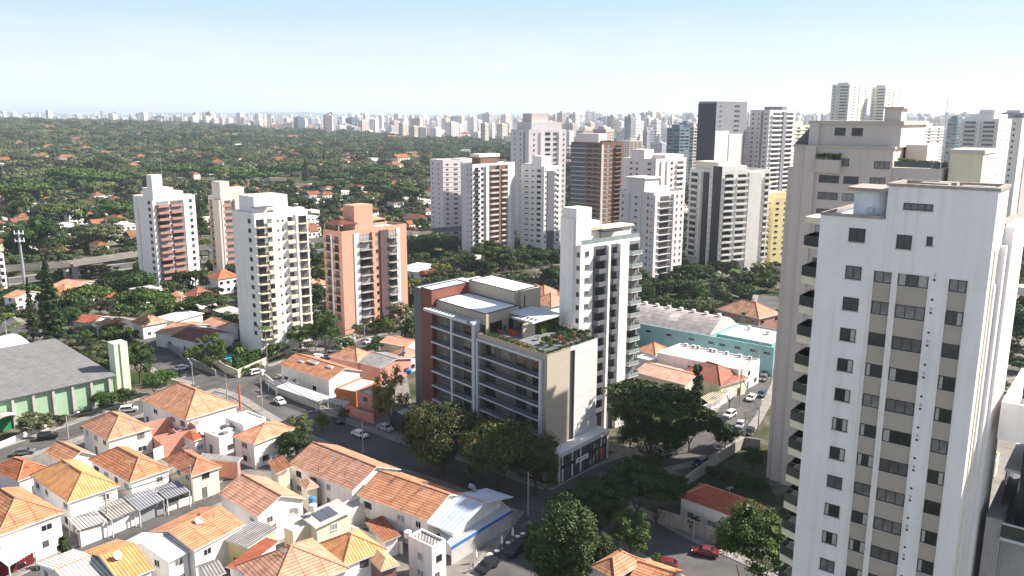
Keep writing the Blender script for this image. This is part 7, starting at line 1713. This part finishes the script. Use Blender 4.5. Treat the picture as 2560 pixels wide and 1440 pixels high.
for a in [(643, 936, 222, WH, 'suv', 'white hatchback parked at the kerb beside the hedge'), (700, 1009, 130, WH, 'hatch', 'white hatchback driving down the street by the pergola row'), (322, 1030, 200, WH, 'suv', 'white people carrier parked before the green warehouse'), (120, 1098, 205, BK, 'suv', 'long black estate car parked by the picket fence'),
 (60, 1137, 205, GY, 'hatch', 'dark grey hatchback at the left end of the warehouse street'), (25, 1424, 215, BK, 'sedan', 'black rounded car by the dark red garage, bottom left corner'), (845, 1055, 120, BK, 'sedan', 'black car in tree shade under the pink gate'), (963, 1076, 140, SV, 'hatch', 'silver car parked by the black gatehouse'),
 (1028, 1225, 50, BK, 'hatch', 'dark car behind the brown hip roof house'), (1660, 1140, 20, SV, 'hatch', 'silver hatchback under the big dark trees'), (1751, 1162, 40, BL, 'hatch', 'blue-roofed car in deep shade beside the garden wall'), (1824, 1043, 50, WH, 'suv', 'white estate car parked before the bare tree'), (1800, 1056, 50, BK, 'hatch', 'black car parked behind the white estate car'),
 (1904, 990, 60, BL, 'hatch', 'dark blue car parked where the street meets tree shade'), (1908, 950, 65, GY, 'sedan', 'dark grey sedan in the row by the white flat building'), (1911, 938, 65, SV, 'hatch', 'silver hatchback in the row by the white flat building'), (1916, 922, 65, WH, 'sedan', 'white sedan parked beside the teal warehouse end'), (1872, 1085, 60, BK, 'hatch', 'black car under the dark street wall right of the pole'),
 (1763, 1388, 340, RDc, 'sedan', 'dark red sedan in shade below the retaining wall'), (1662, 1418, 340, RDc, 'hatch', 'bright red car half hidden by the cracked orange roof'), (1290, 1385, 52, BK, 'suv', 'black car in shade by the corner shop, upper of two'), (1218, 1424, 52, BK, 'suv', 'black car in shade by the corner shop, lower of two'), (1685, 1222, 60, SV, 'hatch', 'silver car nose at the dark red villa roof'),
 (150, 652, 10, SV, 'suv', 'grey van on the avenue behind the conifers'), (175, 650, 10, WH, 'sedan', 'white car on the avenue behind the conifers'), (750, 908, 45, SV, 'hatch', 'silver hatchback parked along the row house side street'), (790, 897, 45, WH, 'sedan', 'white sedan parked along the row house side street'), (838, 880, 45, GY, 'hatch', 'grey hatchback near the slanted retaining wall'), (925, 858, 45, WH, 'hatch', 'white hatchback in front of the orange brick tower'), (240, 1066, 205, SV, 'sedan', 'silver sedan parked before the warehouse pilasters'), (395, 1008, 205, GY, 'hatch', 'grey hatchback parked below the round warehouse trees'), (455, 925, 235, WH, 'hatch', 'white hatchback in the shaded street under the hedge trees'), (1560, 1190, 30, GY, 'sedan', 'dark grey sedan in the shade right of the shop front'), (1075, 1152, 140, RDc, 'hatch', 'dark red hatchback under the rust-tinged street trees'), (900, 1092, 140, WH, 'hatch', 'white hatchback parked in the street behind the leafy shrubs'), (1878, 1000, 60, WH, 'hatch', 'white hatchback across from the dark blue car'), (1850, 1068, 60, SV, 'hatch', 'silver hatchback beside the thin dark pole')]:
    car(*a)
# ================================================================== poles and wires
def upole(px, yb, yt, ang=40, label='grey concrete utility pole', arms=1, lamp=False, transf=False):
    X, Y = P(px, yb); h = min(zof(px, yb, yt), 13); t = thing('utility_pole', label, 'utility pole', (X, Y, 0), math.radians(ang), 'utility poles along the streets')
    part('pole', MB().tube([(0, 0, 0), (0, 0, h)], [.17, .11], 8), concrete, t)
    for k in range(arms): part('crossarm', MB().box(-1.1, 1.1, -.06, .06, h-.5-k*.9, h-.36-k*.9), wood, t)
    if lamp: part('lamp_arm', MB().tube([(0, 0, h-1.2), (.9, 0, h-.2), (2.3, 0, h+.3)], .05, 6), metalg, t); part('lamp_head', MB().box(2.2, 2.9, -.13, .13, h+.22, h+.38), whitew, t)
    if transf: part('transformer', MB().lathe([(0, h-3.6), (.38, h-3.6), (.38, h-2.5), (0, h-2.4)], 10, 0, (.5, 0)), whitew, t)
    return (X, Y, h)
PL = []
for a in [(656, 1028, 903, 40, 'tall utility pole with white transformer at the junction corner', 2, False, True), (568, 1000, 938, 130, 'utility pole beside the wide hip roof at the junction', 1, False), (484, 975, 905, 130, 'utility pole at the kerb opposite the hedge', 1, True), (171, 1098, 1040, 40, 'utility pole with lamp before the warehouse arches', 1, True), (789, 888, 835, 40, 'utility pole left of the slanted retaining wall', 1, False, True), (912, 861, 810, 40, 'white utility pole in front of the orange brick tower', 1, True), (1012, 832, 785, 40, 'utility pole right of the orange brick tower', 1, True),
          (272, 1330, 1232, 40, 'utility pole in front of the arched-window house', 1), (482, 1258, 1163, 40, 'utility pole at the carport with black ribs', 1), (908, 1133, 1053, 130, 'utility pole in the street before the leafy trees', 2), (1320, 1290, 1180, 130, 'dark pole at the shaded corner opposite the shop front', 1), (1860, 1105, 1027, 60, 'thin dark pole standing in the sunlit street', 1), (1895, 1075, 1010, 60, 'utility pole right of the thin dark one', 1, True), (1848, 1018, 923, 60, 'utility pole behind the bare street tree', 2), (1894, 945, 855, 60, 'utility pole at the parked car row', 1, True),
          (1665, 868, 830, 60, 'thin pole with lamp before the teal wall', 0, True), (1929, 905, 858, 60, 'utility pole at the end of the teal wall', 1), (25, 905, 772, 40, 'street lamp pole at the left behind the conifers', 0, True), (1733, 1350, 1300, 20, 'grey post by the retaining wall', 0), (1360, 1440, 1402, 20, 'short rusty post near the bottom edge', 0)]:
    PL.append(upole(*a))
def wire(i, j, hs, label):
    a, b_ = PL[i], PL[j]; mb = MB()
    for dz_, off in hs:
        pts = []
        for k in range(9): t_ = k/8; pts.append((off+(b_[0]-a[0])*t_, off*.6+(b_[1]-a[1])*t_, a[2]-dz_+(b_[2]-a[2])*t_-1.0*4*t_*(1-t_)*.6))
        mb.tube(pts, .04, 4)
    o = link('power_lines', mb.mesh('power_lines', mat('wire', (.05, .05, .05), var=0)), None, (a[0], a[1], 0)); tag(o, label, 'power lines', 'power lines between the poles')
W4 = [(.3, -.6), (.3, 0), (.3, .6), (1.6, 0), (1.9, .1)]
for k, (i, j) in enumerate([(0, 1), (0, 4), (0, 9), (4, 5), (5, 6), (1, 2), (1, 3), (7, 8), (9, 10), (11, 12), (12, 13), (13, 14), (14, 16), (2, 17)]): wire(i, j, W4, 'bundle of thin black power lines strung from the %s' % COL.objects[0].name if False else 'thin black power lines strung between two street poles')
# telecom mast left
X, Y = P(66, 748); h = zof(66, 748, 578); t = thing('telecom_mast', 'tall pale telecom mast behind the conifers', 'mast', (X, Y, 0))
part('pole', MB().tube([(0, 0, 0), (0, 0, h)], [.7, .4], 10), metalg, t)
for k in range(2):
    z = h-1-k*3; mb = MB().lathe([(1.8, z), (1.8, z+.2), (0, z+.2)], 12); part('platform', mb, metalg, t)
    for j in range(6): a = j*math.pi/3; part('antenna_panel', MB().box(1.7*math.cos(a)-.12, 1.7*math.cos(a)+.12, 1.7*math.sin(a)-.12, 1.7*math.sin(a)+.12, z-.3, z+1.2), white, t)
# rooftop bits on the close houses: antennas, dishes, tanks, solar, skylights
def roofpt(lab, s, u):
    t, c, eA, eB, wa, wb, h, rise = HS[lab]; p = c+eA*wa*s+eB*wb*u; return p, h, rise, t
def antenna(lab, s, u, label, zoff=1.2):
    p, h, rise, _ = roofpt(lab, s, u); t = thing('tv_antenna', label, 'antenna', (p[0], p[1], h+zoff-.4), rnd.uniform(0, 3), 'television antennas'); part('mast', MB().tube([(0, 0, 0), (0, 0, 2.6)], .05, 5), metalg, t); mb = MB().box(-.8, .8, -.02, .02, 2.4, 2.44)
    for k in range(5): mb.box(-.7+k*.35, -.67+k*.35, -.4, .4, 2.38, 2.42)
    part('elements', mb, metalg, t)
def tank(p, z, label, col, r_=.65, h=1.1):
    t = thing('water_tank', label, 'water tank', (p[0], p[1], z), 0, 'roof water tanks'); part('body', MB().lathe([(0.01, 0), (r_*.9, 0), (r_, h*.9), (r_*.95, h)], 16), col, t, smooth=False); part('lid', MB().lathe([(r_*1.02, h), (r_*1.02, h+.06), (r_*.5, h+.22), (.01, h+.25)], 16), col, t)
bluem = mat('blue_plastic', (.06, .20, .42), rough=.4, var=0); 
LK = list(HS); fnd = lambda s: [k for k in LK if s in k][0]
for s, a, b_, lb in [('dish', .2, .6, 'antenna on the dish roof'), ('one antenna', .5, .4, 'antenna on the tiled roof cut by the bottom edge'), ('gable roof in the middle', .85, .3, 'antenna at the left of the middle gable roof'), ('nearest the leafy', .5, .3, 'upper antenna on the long gable roof by the leafy trees'), ('nearest the leafy', .15, .35, 'lower antenna on the long gable roof by the leafy trees'), ('joined to the grey', .3, .45, 'antenna on the long roof joined to the grey sheets'), ('left edge in the bottom', .3, .5, 'antenna on the roof in the bottom left corner'), ('wide hip roof and worn', .5, .7, 'antenna on the wide worn hip roof'), ('joined to the grey', .7, .5, 'second antenna on the long roof joined to the grey sheets')]:
    antenna(fnd(s), a, b_, lb)
for s, a, b_, lb in [('dish', .35, .45, 'large pale dish on the flat orange slope'), ('dish', .5, .5, 'small brown dish on the flat orange slope'), ('one antenna', .3, .35, 'white dish on the tiled roof cut by the bottom edge')]:
    p, h, rise, _ = roofpt(fnd(s), a, b_); t = thing('satellite_dish', lb, 'satellite dish', (p[0], p[1], h+1.0), rnd.uniform(0, 6), 'satellite dishes'); part('mast', MB().tube([(0, 0, -.3), (0, 0, .7)], .04, 6), metalg, t)
    mb = MB(); 
    for k in range(14):
        a0, a1 = 2*math.pi*k/14, 2*math.pi*(k+1)/14; mb.face([(.7*math.cos(a0), .35+.5*math.sin(a0)*.7, .9+.6*math.sin(a0)), (.7*math.cos(a1), .35+.5*math.sin(a1)*.7, .9+.6*math.sin(a1)), (0, .55, .75)])
    part('reflector', mb, mat('dish_paint', (.55, .45, .42), var=.2), t)
p = P(*g1(925, 890), 7.0); tank(p, 6.6, 'white water tank behind the rooftop solar panels', whitew); p = P(*g1(920, 845), 7.4); tank(p, 7.3, 'blue-lidded water tank behind the solar roof', bluem); p = P(*g1(795, 885), 6.0); tank(p, 5.2, 'white water tank on legs beside the gable end', whitew); p = P(*g1(225, 240), 5.2); tank(p, 4.35, 'low round white tank above the red awning', whitew, 1.0, .8); p = P(*c5(1690, 910), 6.3); tank(p, 5.5, 'blue water tank right of the yellow-green tree', bluem, .8, 1.1); p = P(*cr(560, 1000), 5); 
# solar panels lying on the solar roof
lab = fnd('rooftop solar'); t0, c, eA, eB, wa, wb, h, rise = HS[lab]; rzz = math.atan2(eA[1], eA[0]); tilt = math.atan2(rise, wb+.9)
for i in range(5):
    for j in range(2):
        s, u = wa*(.12+.155*i), wb*(.18+.27*j); p = c+eA*s+eB*u; z = h+rise*(u+.45)/(wb+.9)+.06
        t = link('solar_panel', CM.setdefault('sp', MB().box(0, wa*.14, 0, wb*.24, 0, .05).mesh('solar_panel', mat('solar_cells', (.10, .11, .13), rough=.25, var=.15, scale=2))), None, (p[0], p[1], z), rzz)
        hand = (eA[0]*eB[1]-eA[1]*eB[0]); t.rotation_euler = (tilt*(1 if hand > 0 else -1), 0, rzz); t.scale = (1, 1 if hand > 0 else -1, 1); tag(t, 'dark solar panel on the pale yard house roof', 'solar panel', 'rooftop solar panels')
p, h, rise, _ = roofpt(fnd('long cream row'), .62, .32)
for s, u, sz, lb in [(.75, .3, 1.0, 'small skylight at the left of the long cream row roof'), (.55, .42, 1.9, 'large white skylight at the middle of the long cream row roof'), (.22, .42, 1.2, 'narrow skylight at the right of the long cream row roof')]:
    t0, c, eA, eB, wa, wb, h, rise = HS[fnd('long cream row')]; p = c+eA*wa*s+eB*wb*u; t = thing('skylight', lb, 'skylight', (p[0], p[1], h+rise*min(u, .5)*2*.9), math.atan2(eA[1], eA[0]), 'skylights'); part('kerb', MB().box(-sz, sz, -sz*.6, sz*.6, -.1, .28), whitew, t); part('pane', MB().box(-sz*.9, sz*.9, -sz*.5, sz*.5, .285, .31), glassw, t)
# vent pipe beside the long roofs, chimney, posts
X, Y = P(*g1(2245, 820), 5); t = thing('vent_pipe', 'bent dark metal flue behind the blue-grey roof', 'flue', (X, Y, 3)); part('pipe', MB().tube([(0, 0, 0), (0, 0, 4), (-.3, 0, 4.6), (-1.0, 0, 4.8)], .45, 10), mgrey, t)
X, Y = P(*c6(1730, 240)); t = thing('chimney_post', 'orange painted post at the corner of the wide hip roof', 'post', (X, Y, 0)); part('shaft', MB().box(-.2, .2, -.2, .2, 0, 6.2), mat('rust_post', (.5, .14, .06)), t); part('cap', MB().box(-.28, .28, -.28, .28, 6.2, 6.35), mat('rust_post', (.5, .14, .06)), t)
for k, (x, y) in enumerate([(95, 400), (135, 415)]):
    X, Y = P(*g1(x, y)); t = thing('white_post', 'short white vent post between the brown and orange hip roofs', 'vent post', (X, Y, 0), 0, 'white vent posts'); part('shaft', MB().tube([(0, 0, 0), (0, 0, 4.5)], .16, 8), white, t); part('cap', MB().lathe([(.26, 4.5), (.26, 4.65), (0.01, 4.7)], 8), white, t)
# ac units on the white commercial building
t0, c, eA, eB, wa, wb, h, rise = HS[fnd('air conditioners')]
for i, s in enumerate((.1, .2, .26, .42, .47, .62, .78, .9)):
    p = c+eA*wa*(1-s)+eB*(wb*.93); t = thing('air_conditioner', 'white air conditioner along the back parapet of the white commercial building', 'air conditioner', (p[0], p[1], h+.1), math.atan2(eA[1], eA[0]), 'air conditioners'); part('case', MB().box(-.5, .5, -.25, .25, .1, .9), white, t); part('fan', MB().tube([(0, -.26, .5), (0, -.29, .5)], .3, 12), dgrey, t); part('fan_back', MB().tube([(0, .26, .5), (0, .29, .5)], .3, 12), dgrey, t)
# closed white parasols and cafe tables in the shaded corner yard
for i, (x, y) in enumerate([(1190, 1408), (1255, 1372), (1282, 1352)]):
    X, Y = P(x, y); t = thing('closed_parasol', 'closed white parasol in the shaded yard by the blue-edged canopy', 'parasol', (X, Y, .0), 0, 'closed parasols'); part('pole', MB().tube([(0, 0, 0), (0, 0, 2.6)], .03, 6), metalg, t); part('canopy', MB().lathe([(.05, .9), (.24, 1.1), (.2, 1.9), (.03, 2.6)], 10), white, t); part('base', MB().lathe([(0.01, .08), (.3, .08), (.3, 0)][::-1], 10), concrete, t)
for i, (x, y) in enumerate([(1243, 1386), (1270, 1366), (1294, 1350), (1307, 1343), (1225, 1395)]):
    X, Y = P(x, y); t = thing('cafe_table', 'round white table in the shaded yard by the blue-edged canopy', 'table', (X, Y, .0), 0, 'yard tables'); part('tabletop', MB().lathe([(0.01, .75), (.45, .75), (.45, .7), (.01, .7)][::-1], 14), white, t); part('pedestal', MB().lathe([(.25, 0), (.05, .05), (.04, .7)], 8), metalg, t)
# more roof clutter: small tanks and antennas on the close houses
for s, a, b_, lb in [('orange hip roof behind the arched', .1, .1, 'antenna on the hip roof behind the arched-window house'), ('small chimney facing', .7, .4, 'antenna on the cream house facing the warehouse'), ('square orange hip', .4, .5, 'antenna on the square orange hip roof'), ('faded brown', .6, .4, 'antenna on the faded brown hip roof'), ('pinkish orange hip roof at the bottom', .5, .4, 'antenna on the wide pinkish roof at the bottom edge'), ('clean orange roof above', .4, .4, 'antenna on the clean orange roof near the bottom edge'), ('mustard hip', .55, .45, 'antenna on the mustard hip roof'), ('long cream row', .5, .5, 'antenna on the long cream row house'), ('dark red roof in the shade', .4, .5, 'antenna on the shaded dark red villa roof')]:
    antenna(fnd(s), a, b_, lb)
for (x, y, z, c, lb) in [(g1(1700, 1120)[0], g1(1700, 1120)[1], 6.7, whitew, 'white box-like tank on the white flat house by the canopy'), (c6(1650, 375)[0], c6(1650, 375)[1], 4.4, slabm, 'grey round tank beside the flat white house'), (c5(1640, 745)[0], c5(1640, 745)[1], 5.2, bluem, 'blue tank behind the grey sheet gable'), (cr(1010, 470)[0], cr(1010, 470)[1], 7.8, whitew, 'white tank on the low roof right of the arched warehouse'), (cr(1130, 500)[0], cr(1130, 500)[1], 7.8, whitew, 'small white tank at the far end of the teal warehouse')]:
    tank(P(x, y, z), z, lb, c, .6, .9)
# people
def person(px, py, rz, label, top, leg, hair=(.03, .02, .015), pose=0):
    X, Y = P(px, py); skin = mat('skin', (.45, .27, .19), rough=.6, var=0); t = link('person', None, None, (X, Y, 0.02), rz); bpy.data.objects.remove(t)
    b = [(0, 0, .95), (0, 0, 1.15), (0, 0, 1.38), (0, .01, 1.50), (0, -.01, 1.60), (0, 0, 1.70), (-.10, 0, .90), (-.11, -.04, .50), (-.12, .02, .08), (-.12, -.14, .04), (.10, 0, .90), (.11, .05, .50), (.12, .10, .08), (.12, -.05, .04), (-.19, 0, 1.42), (-.25, .03, 1.14), (-.24, -.10, .90), (-.24, -.14, .82), (.19, 0, 1.42), (.25, .02, 1.14), (.24, -.12, .92), (.24, -.17, .84)]
    r_ = [.15, .13, .16, .06, .085, .09, .09, .06, .045, .035, .09, .06, .045, .035, .06, .045, .032, .03, .06, .045, .032, .03]
    e = [(0, 1), (1, 2), (2, 3), (3, 4), (4, 5), (0, 6), (6, 7), (7, 8), (8, 9), (0, 10), (10, 11), (11, 12), (12, 13), (2, 14), (14, 15), (15, 16), (16, 17), (2, 18), (18, 19), (19, 20), (20, 21)]
    # five fingers per hand
    for base, sg in ((17, -1), (21, 1)):
        bx, by, bz = b[base]
        for k in range(5):
            fx = bx+(k-2)*.018 if k else bx-sg*.04; b.append((fx, by-.03, bz-.04)); r_.append(.010); i1 = len(b)-1; b.append((fx, by-.03, bz-.085+.012*abs(k-2.5))); r_.append(.008); e += [(base, i1), (i1, i1+1)]
    me = bpy.data.meshes.new('person'); me.from_pydata(b, e, []); o = link('person', me, None, (X, Y, .02), rz); md = o.modifiers.new('s', 'SKIN'); sv = me.skin_vertices[0].data
    for i, rr_ in enumerate(r_): sv[i].radius = (rr_, rr_*.85)
    sv[0].use_root = True; o.modifiers.new('u', 'SUBSURF').levels = 1; dg_ = bpy.context.evaluated_depsgraph_get(); dg_.update(); me2 = bpy.data.meshes.new_from_object(o.evaluated_get(dg_)); o.modifiers.clear(); o.data = me2
    tm, lm, hm = mat('shirt_'+top[0], top[1], var=.05), mat('trousers_'+leg[0], leg[1], var=.05), mat('hair', hair, var=0)
    me2.materials.clear(); [me2.materials.append(m) for m in (skin, tm, lm, hm)]
    for p_ in me2.polygons:
        c = p_.center; p_.material_index = 3 if (c.z > 1.66 or (c.z > 1.56 and c.y > .03)) else (1 if 1.0 < c.z < 1.49 and True else (2 if c.z <= 1.0 and abs(c.x) < .19 else 0)); p_.use_smooth = True
    tag(o, label, 'person'); return o
person(1183, 1430, 2.2, 'person in grey top and pale trousers standing by the black car', ('grey', (.18, .2, .23)), ('pale', (.4, .4, .42)))
person(1197, 1425, 4.0, 'person in white shirt and dark trousers standing by the black car', ('white', (.6, .6, .65)), ('dark', (.03, .03, .04)))
person(1010, 1075, 1.2, 'person in red top on the pavement by the black gatehouse', ('red', (.3, .03, .03)), ('blue', (.05, .07, .14)))
person(735, 1065, 2.2, 'person in white top walking on the pavement below the pergola row', ('white', (.6, .6, .65)), ('dark', (.03, .03, .04)))
person(1327, 1324, 3.4, 'person in dark clothes at the shaded kerb beside the pole', ('dark', (.05, .05, .07)), ('dark', (.03, .03, .04)))
# ================================================================== haze: one even box of air round camera and scene
HZ = mat('haze_air', (1, 1, 1)); nt = HZ.node_tree; nt.nodes.clear(); o_ = nt.nodes.new('ShaderNodeOutputMaterial'); pv = nt.nodes.new('ShaderNodeVolumePrincipled')
pv.inputs['Color'].default_value = (.78, .88, 1, 1); pv.inputs['Density'].default_value = 8.5e-5; pv.inputs['Anisotropy'].default_value = .2; nt.links.new(pv.outputs[0], o_.inputs['Volume'])
HAZE = True
if HAZE:
    mb = MB().box(-24000, 24000, -900, 33000, -30, 190); hz = struct('haze', mb, HZ, 'stuff')
# ================================================================== labels: every thing gets one that singles it out
LM = [('the green warehouse', 140, 950), ('the terracotta-banded tower', 420, 600), ('the cream-balcony tower', 680, 720), ('the orange brick tower', 915, 700), ('the corner building', 1240, 930), ('the charcoal-balcony tower', 1510, 800), ('the teal warehouse', 1740, 830), ('the huge white tower', 2250, 950),
      ('the two tall conifers', 110, 740), ('the road junction', 620, 950), ('the brown-balcony tower', 1220, 520), ('the dark brown tower', 1490, 450), ('the stepped grey tower', 1630, 580), ('the black-striped tower', 1820, 550), ('the yellow block', 1930, 600), ('the dark red villa roof', 1780, 1240), ('the lower house block', 500, 1250), ('the blue-edged canopy', 1200, 1290), ('the park', 1700, 740), ('the left photo edge', 0, 450), ('the right photo edge', 2560, 750), ('the pinkish slab tower', 1120, 480)]
bpy.context.view_layer.update()
def pos(o): v = o.location; return proj(v.x, v.y, v.z)
GEN = set(list(KNAME.values())+FN)
for o in ITEMS:
    lb = o['label']
    if lb in GEN or lb.startswith('small house with'):
        x, y = pos(o); d = sorted(((x-a)**2+((y-b_)*1.3)**2, n_, a, b_) for n_, a, b_ in LM)[0]; dx, dy = x-d[2], y-d[3]
        rel = ('left of' if dx < 0 else 'right of') if abs(dx) > abs(dy)*1.2 else ('behind' if dy < 0 else 'in front of')
        o['label'] = '%s %s %s' % (lb, rel, d[1])
by = {}
for o in ITEMS: by.setdefault(o['label'], []).append(o)
ORD = ['leftmost', 'second', 'third', 'fourth', 'fifth', 'sixth', 'seventh', 'eighth', 'ninth', 'tenth', 'eleventh', 'twelfth', 'thirteenth', 'fourteenth', 'fifteenth']
for lb, os_ in by.items():
    if len(os_) == 1: continue
    os_.sort(key=lambda o: pos(o)[0])
    if len(os_) == 2:
        os_[0]['label'] = lb+', left one of two'; os_[1]['label'] = lb+', right one of two'; continue
    if len(os_) <= 15:
        for i, o in enumerate(os_): o['label'] = lb+', '+('leftmost' if i == 0 else ('rightmost' if i == len(os_)-1 else ORD[i]+' from left'))
    else:
        # many: place by photo column first, then order inside it
        n_ = len(os_); ch = math.ceil(n_/12)
        for i, o in enumerate(os_):
            o['label'] = lb
LOWB = [('above the woodland at left', 0, 700), ('above the woodland, left of centre', 700, 1050), ('left of the tallest centre tower', 1050, 1280), ('behind the centre towers', 1280, 1560), ('between the dark brown and black-sided towers', 1560, 1790), ('behind the black-sided tower', 1790, 2000), ('behind the beige tower', 2000, 2400), ('at the right edge', 2400, 2600)]
by2 = {}
for o in ITEMS: by2.setdefault(o['label'], []).append(o)
for lb, os_ in by2.items():
    if len(os_) == 1: continue
    sub = {}
    for o in os_:
        x = pos(o)[0]; z = [b for b in LOWB if b[1] <= x < b[2]]; z = z[0][0] if z else ('at the left edge' if x < 0 else 'at the right edge')
        l2 = lb.replace(' on the far skyline', ' on the skyline')+' '+z if 'tower block' in lb else lb
        sub.setdefault(l2, []).append(o)
    for l2, s_ in sub.items():
        s_.sort(key=lambda o: pos(o)[0])
        for i, o in enumerate(s_):
            if len(s_) == 1: o['label'] = l2
            elif len(s_) <= 15: o['label'] = l2+', '+('leftmost' if i == 0 else ('rightmost' if i == len(s_)-1 else ORD[i]+' from left'))
            else: o['label'] = l2
for o in ITEMS:
    if len(o['label'].split()) > 16: o['label'] = o['label'].replace('in front of', 'before').replace('between the dark brown and black-sided towers', 'right of the dark brown tower').replace(' one of two', ' of two').replace('on the skyline ', '').replace('weathered ', '')
    w_ = o['label'].split()
for o in bpy.data.objects:
    if '_h' in o: del o['_h']
print('objects', len(bpy.data.objects), 'things', len(ITEMS))
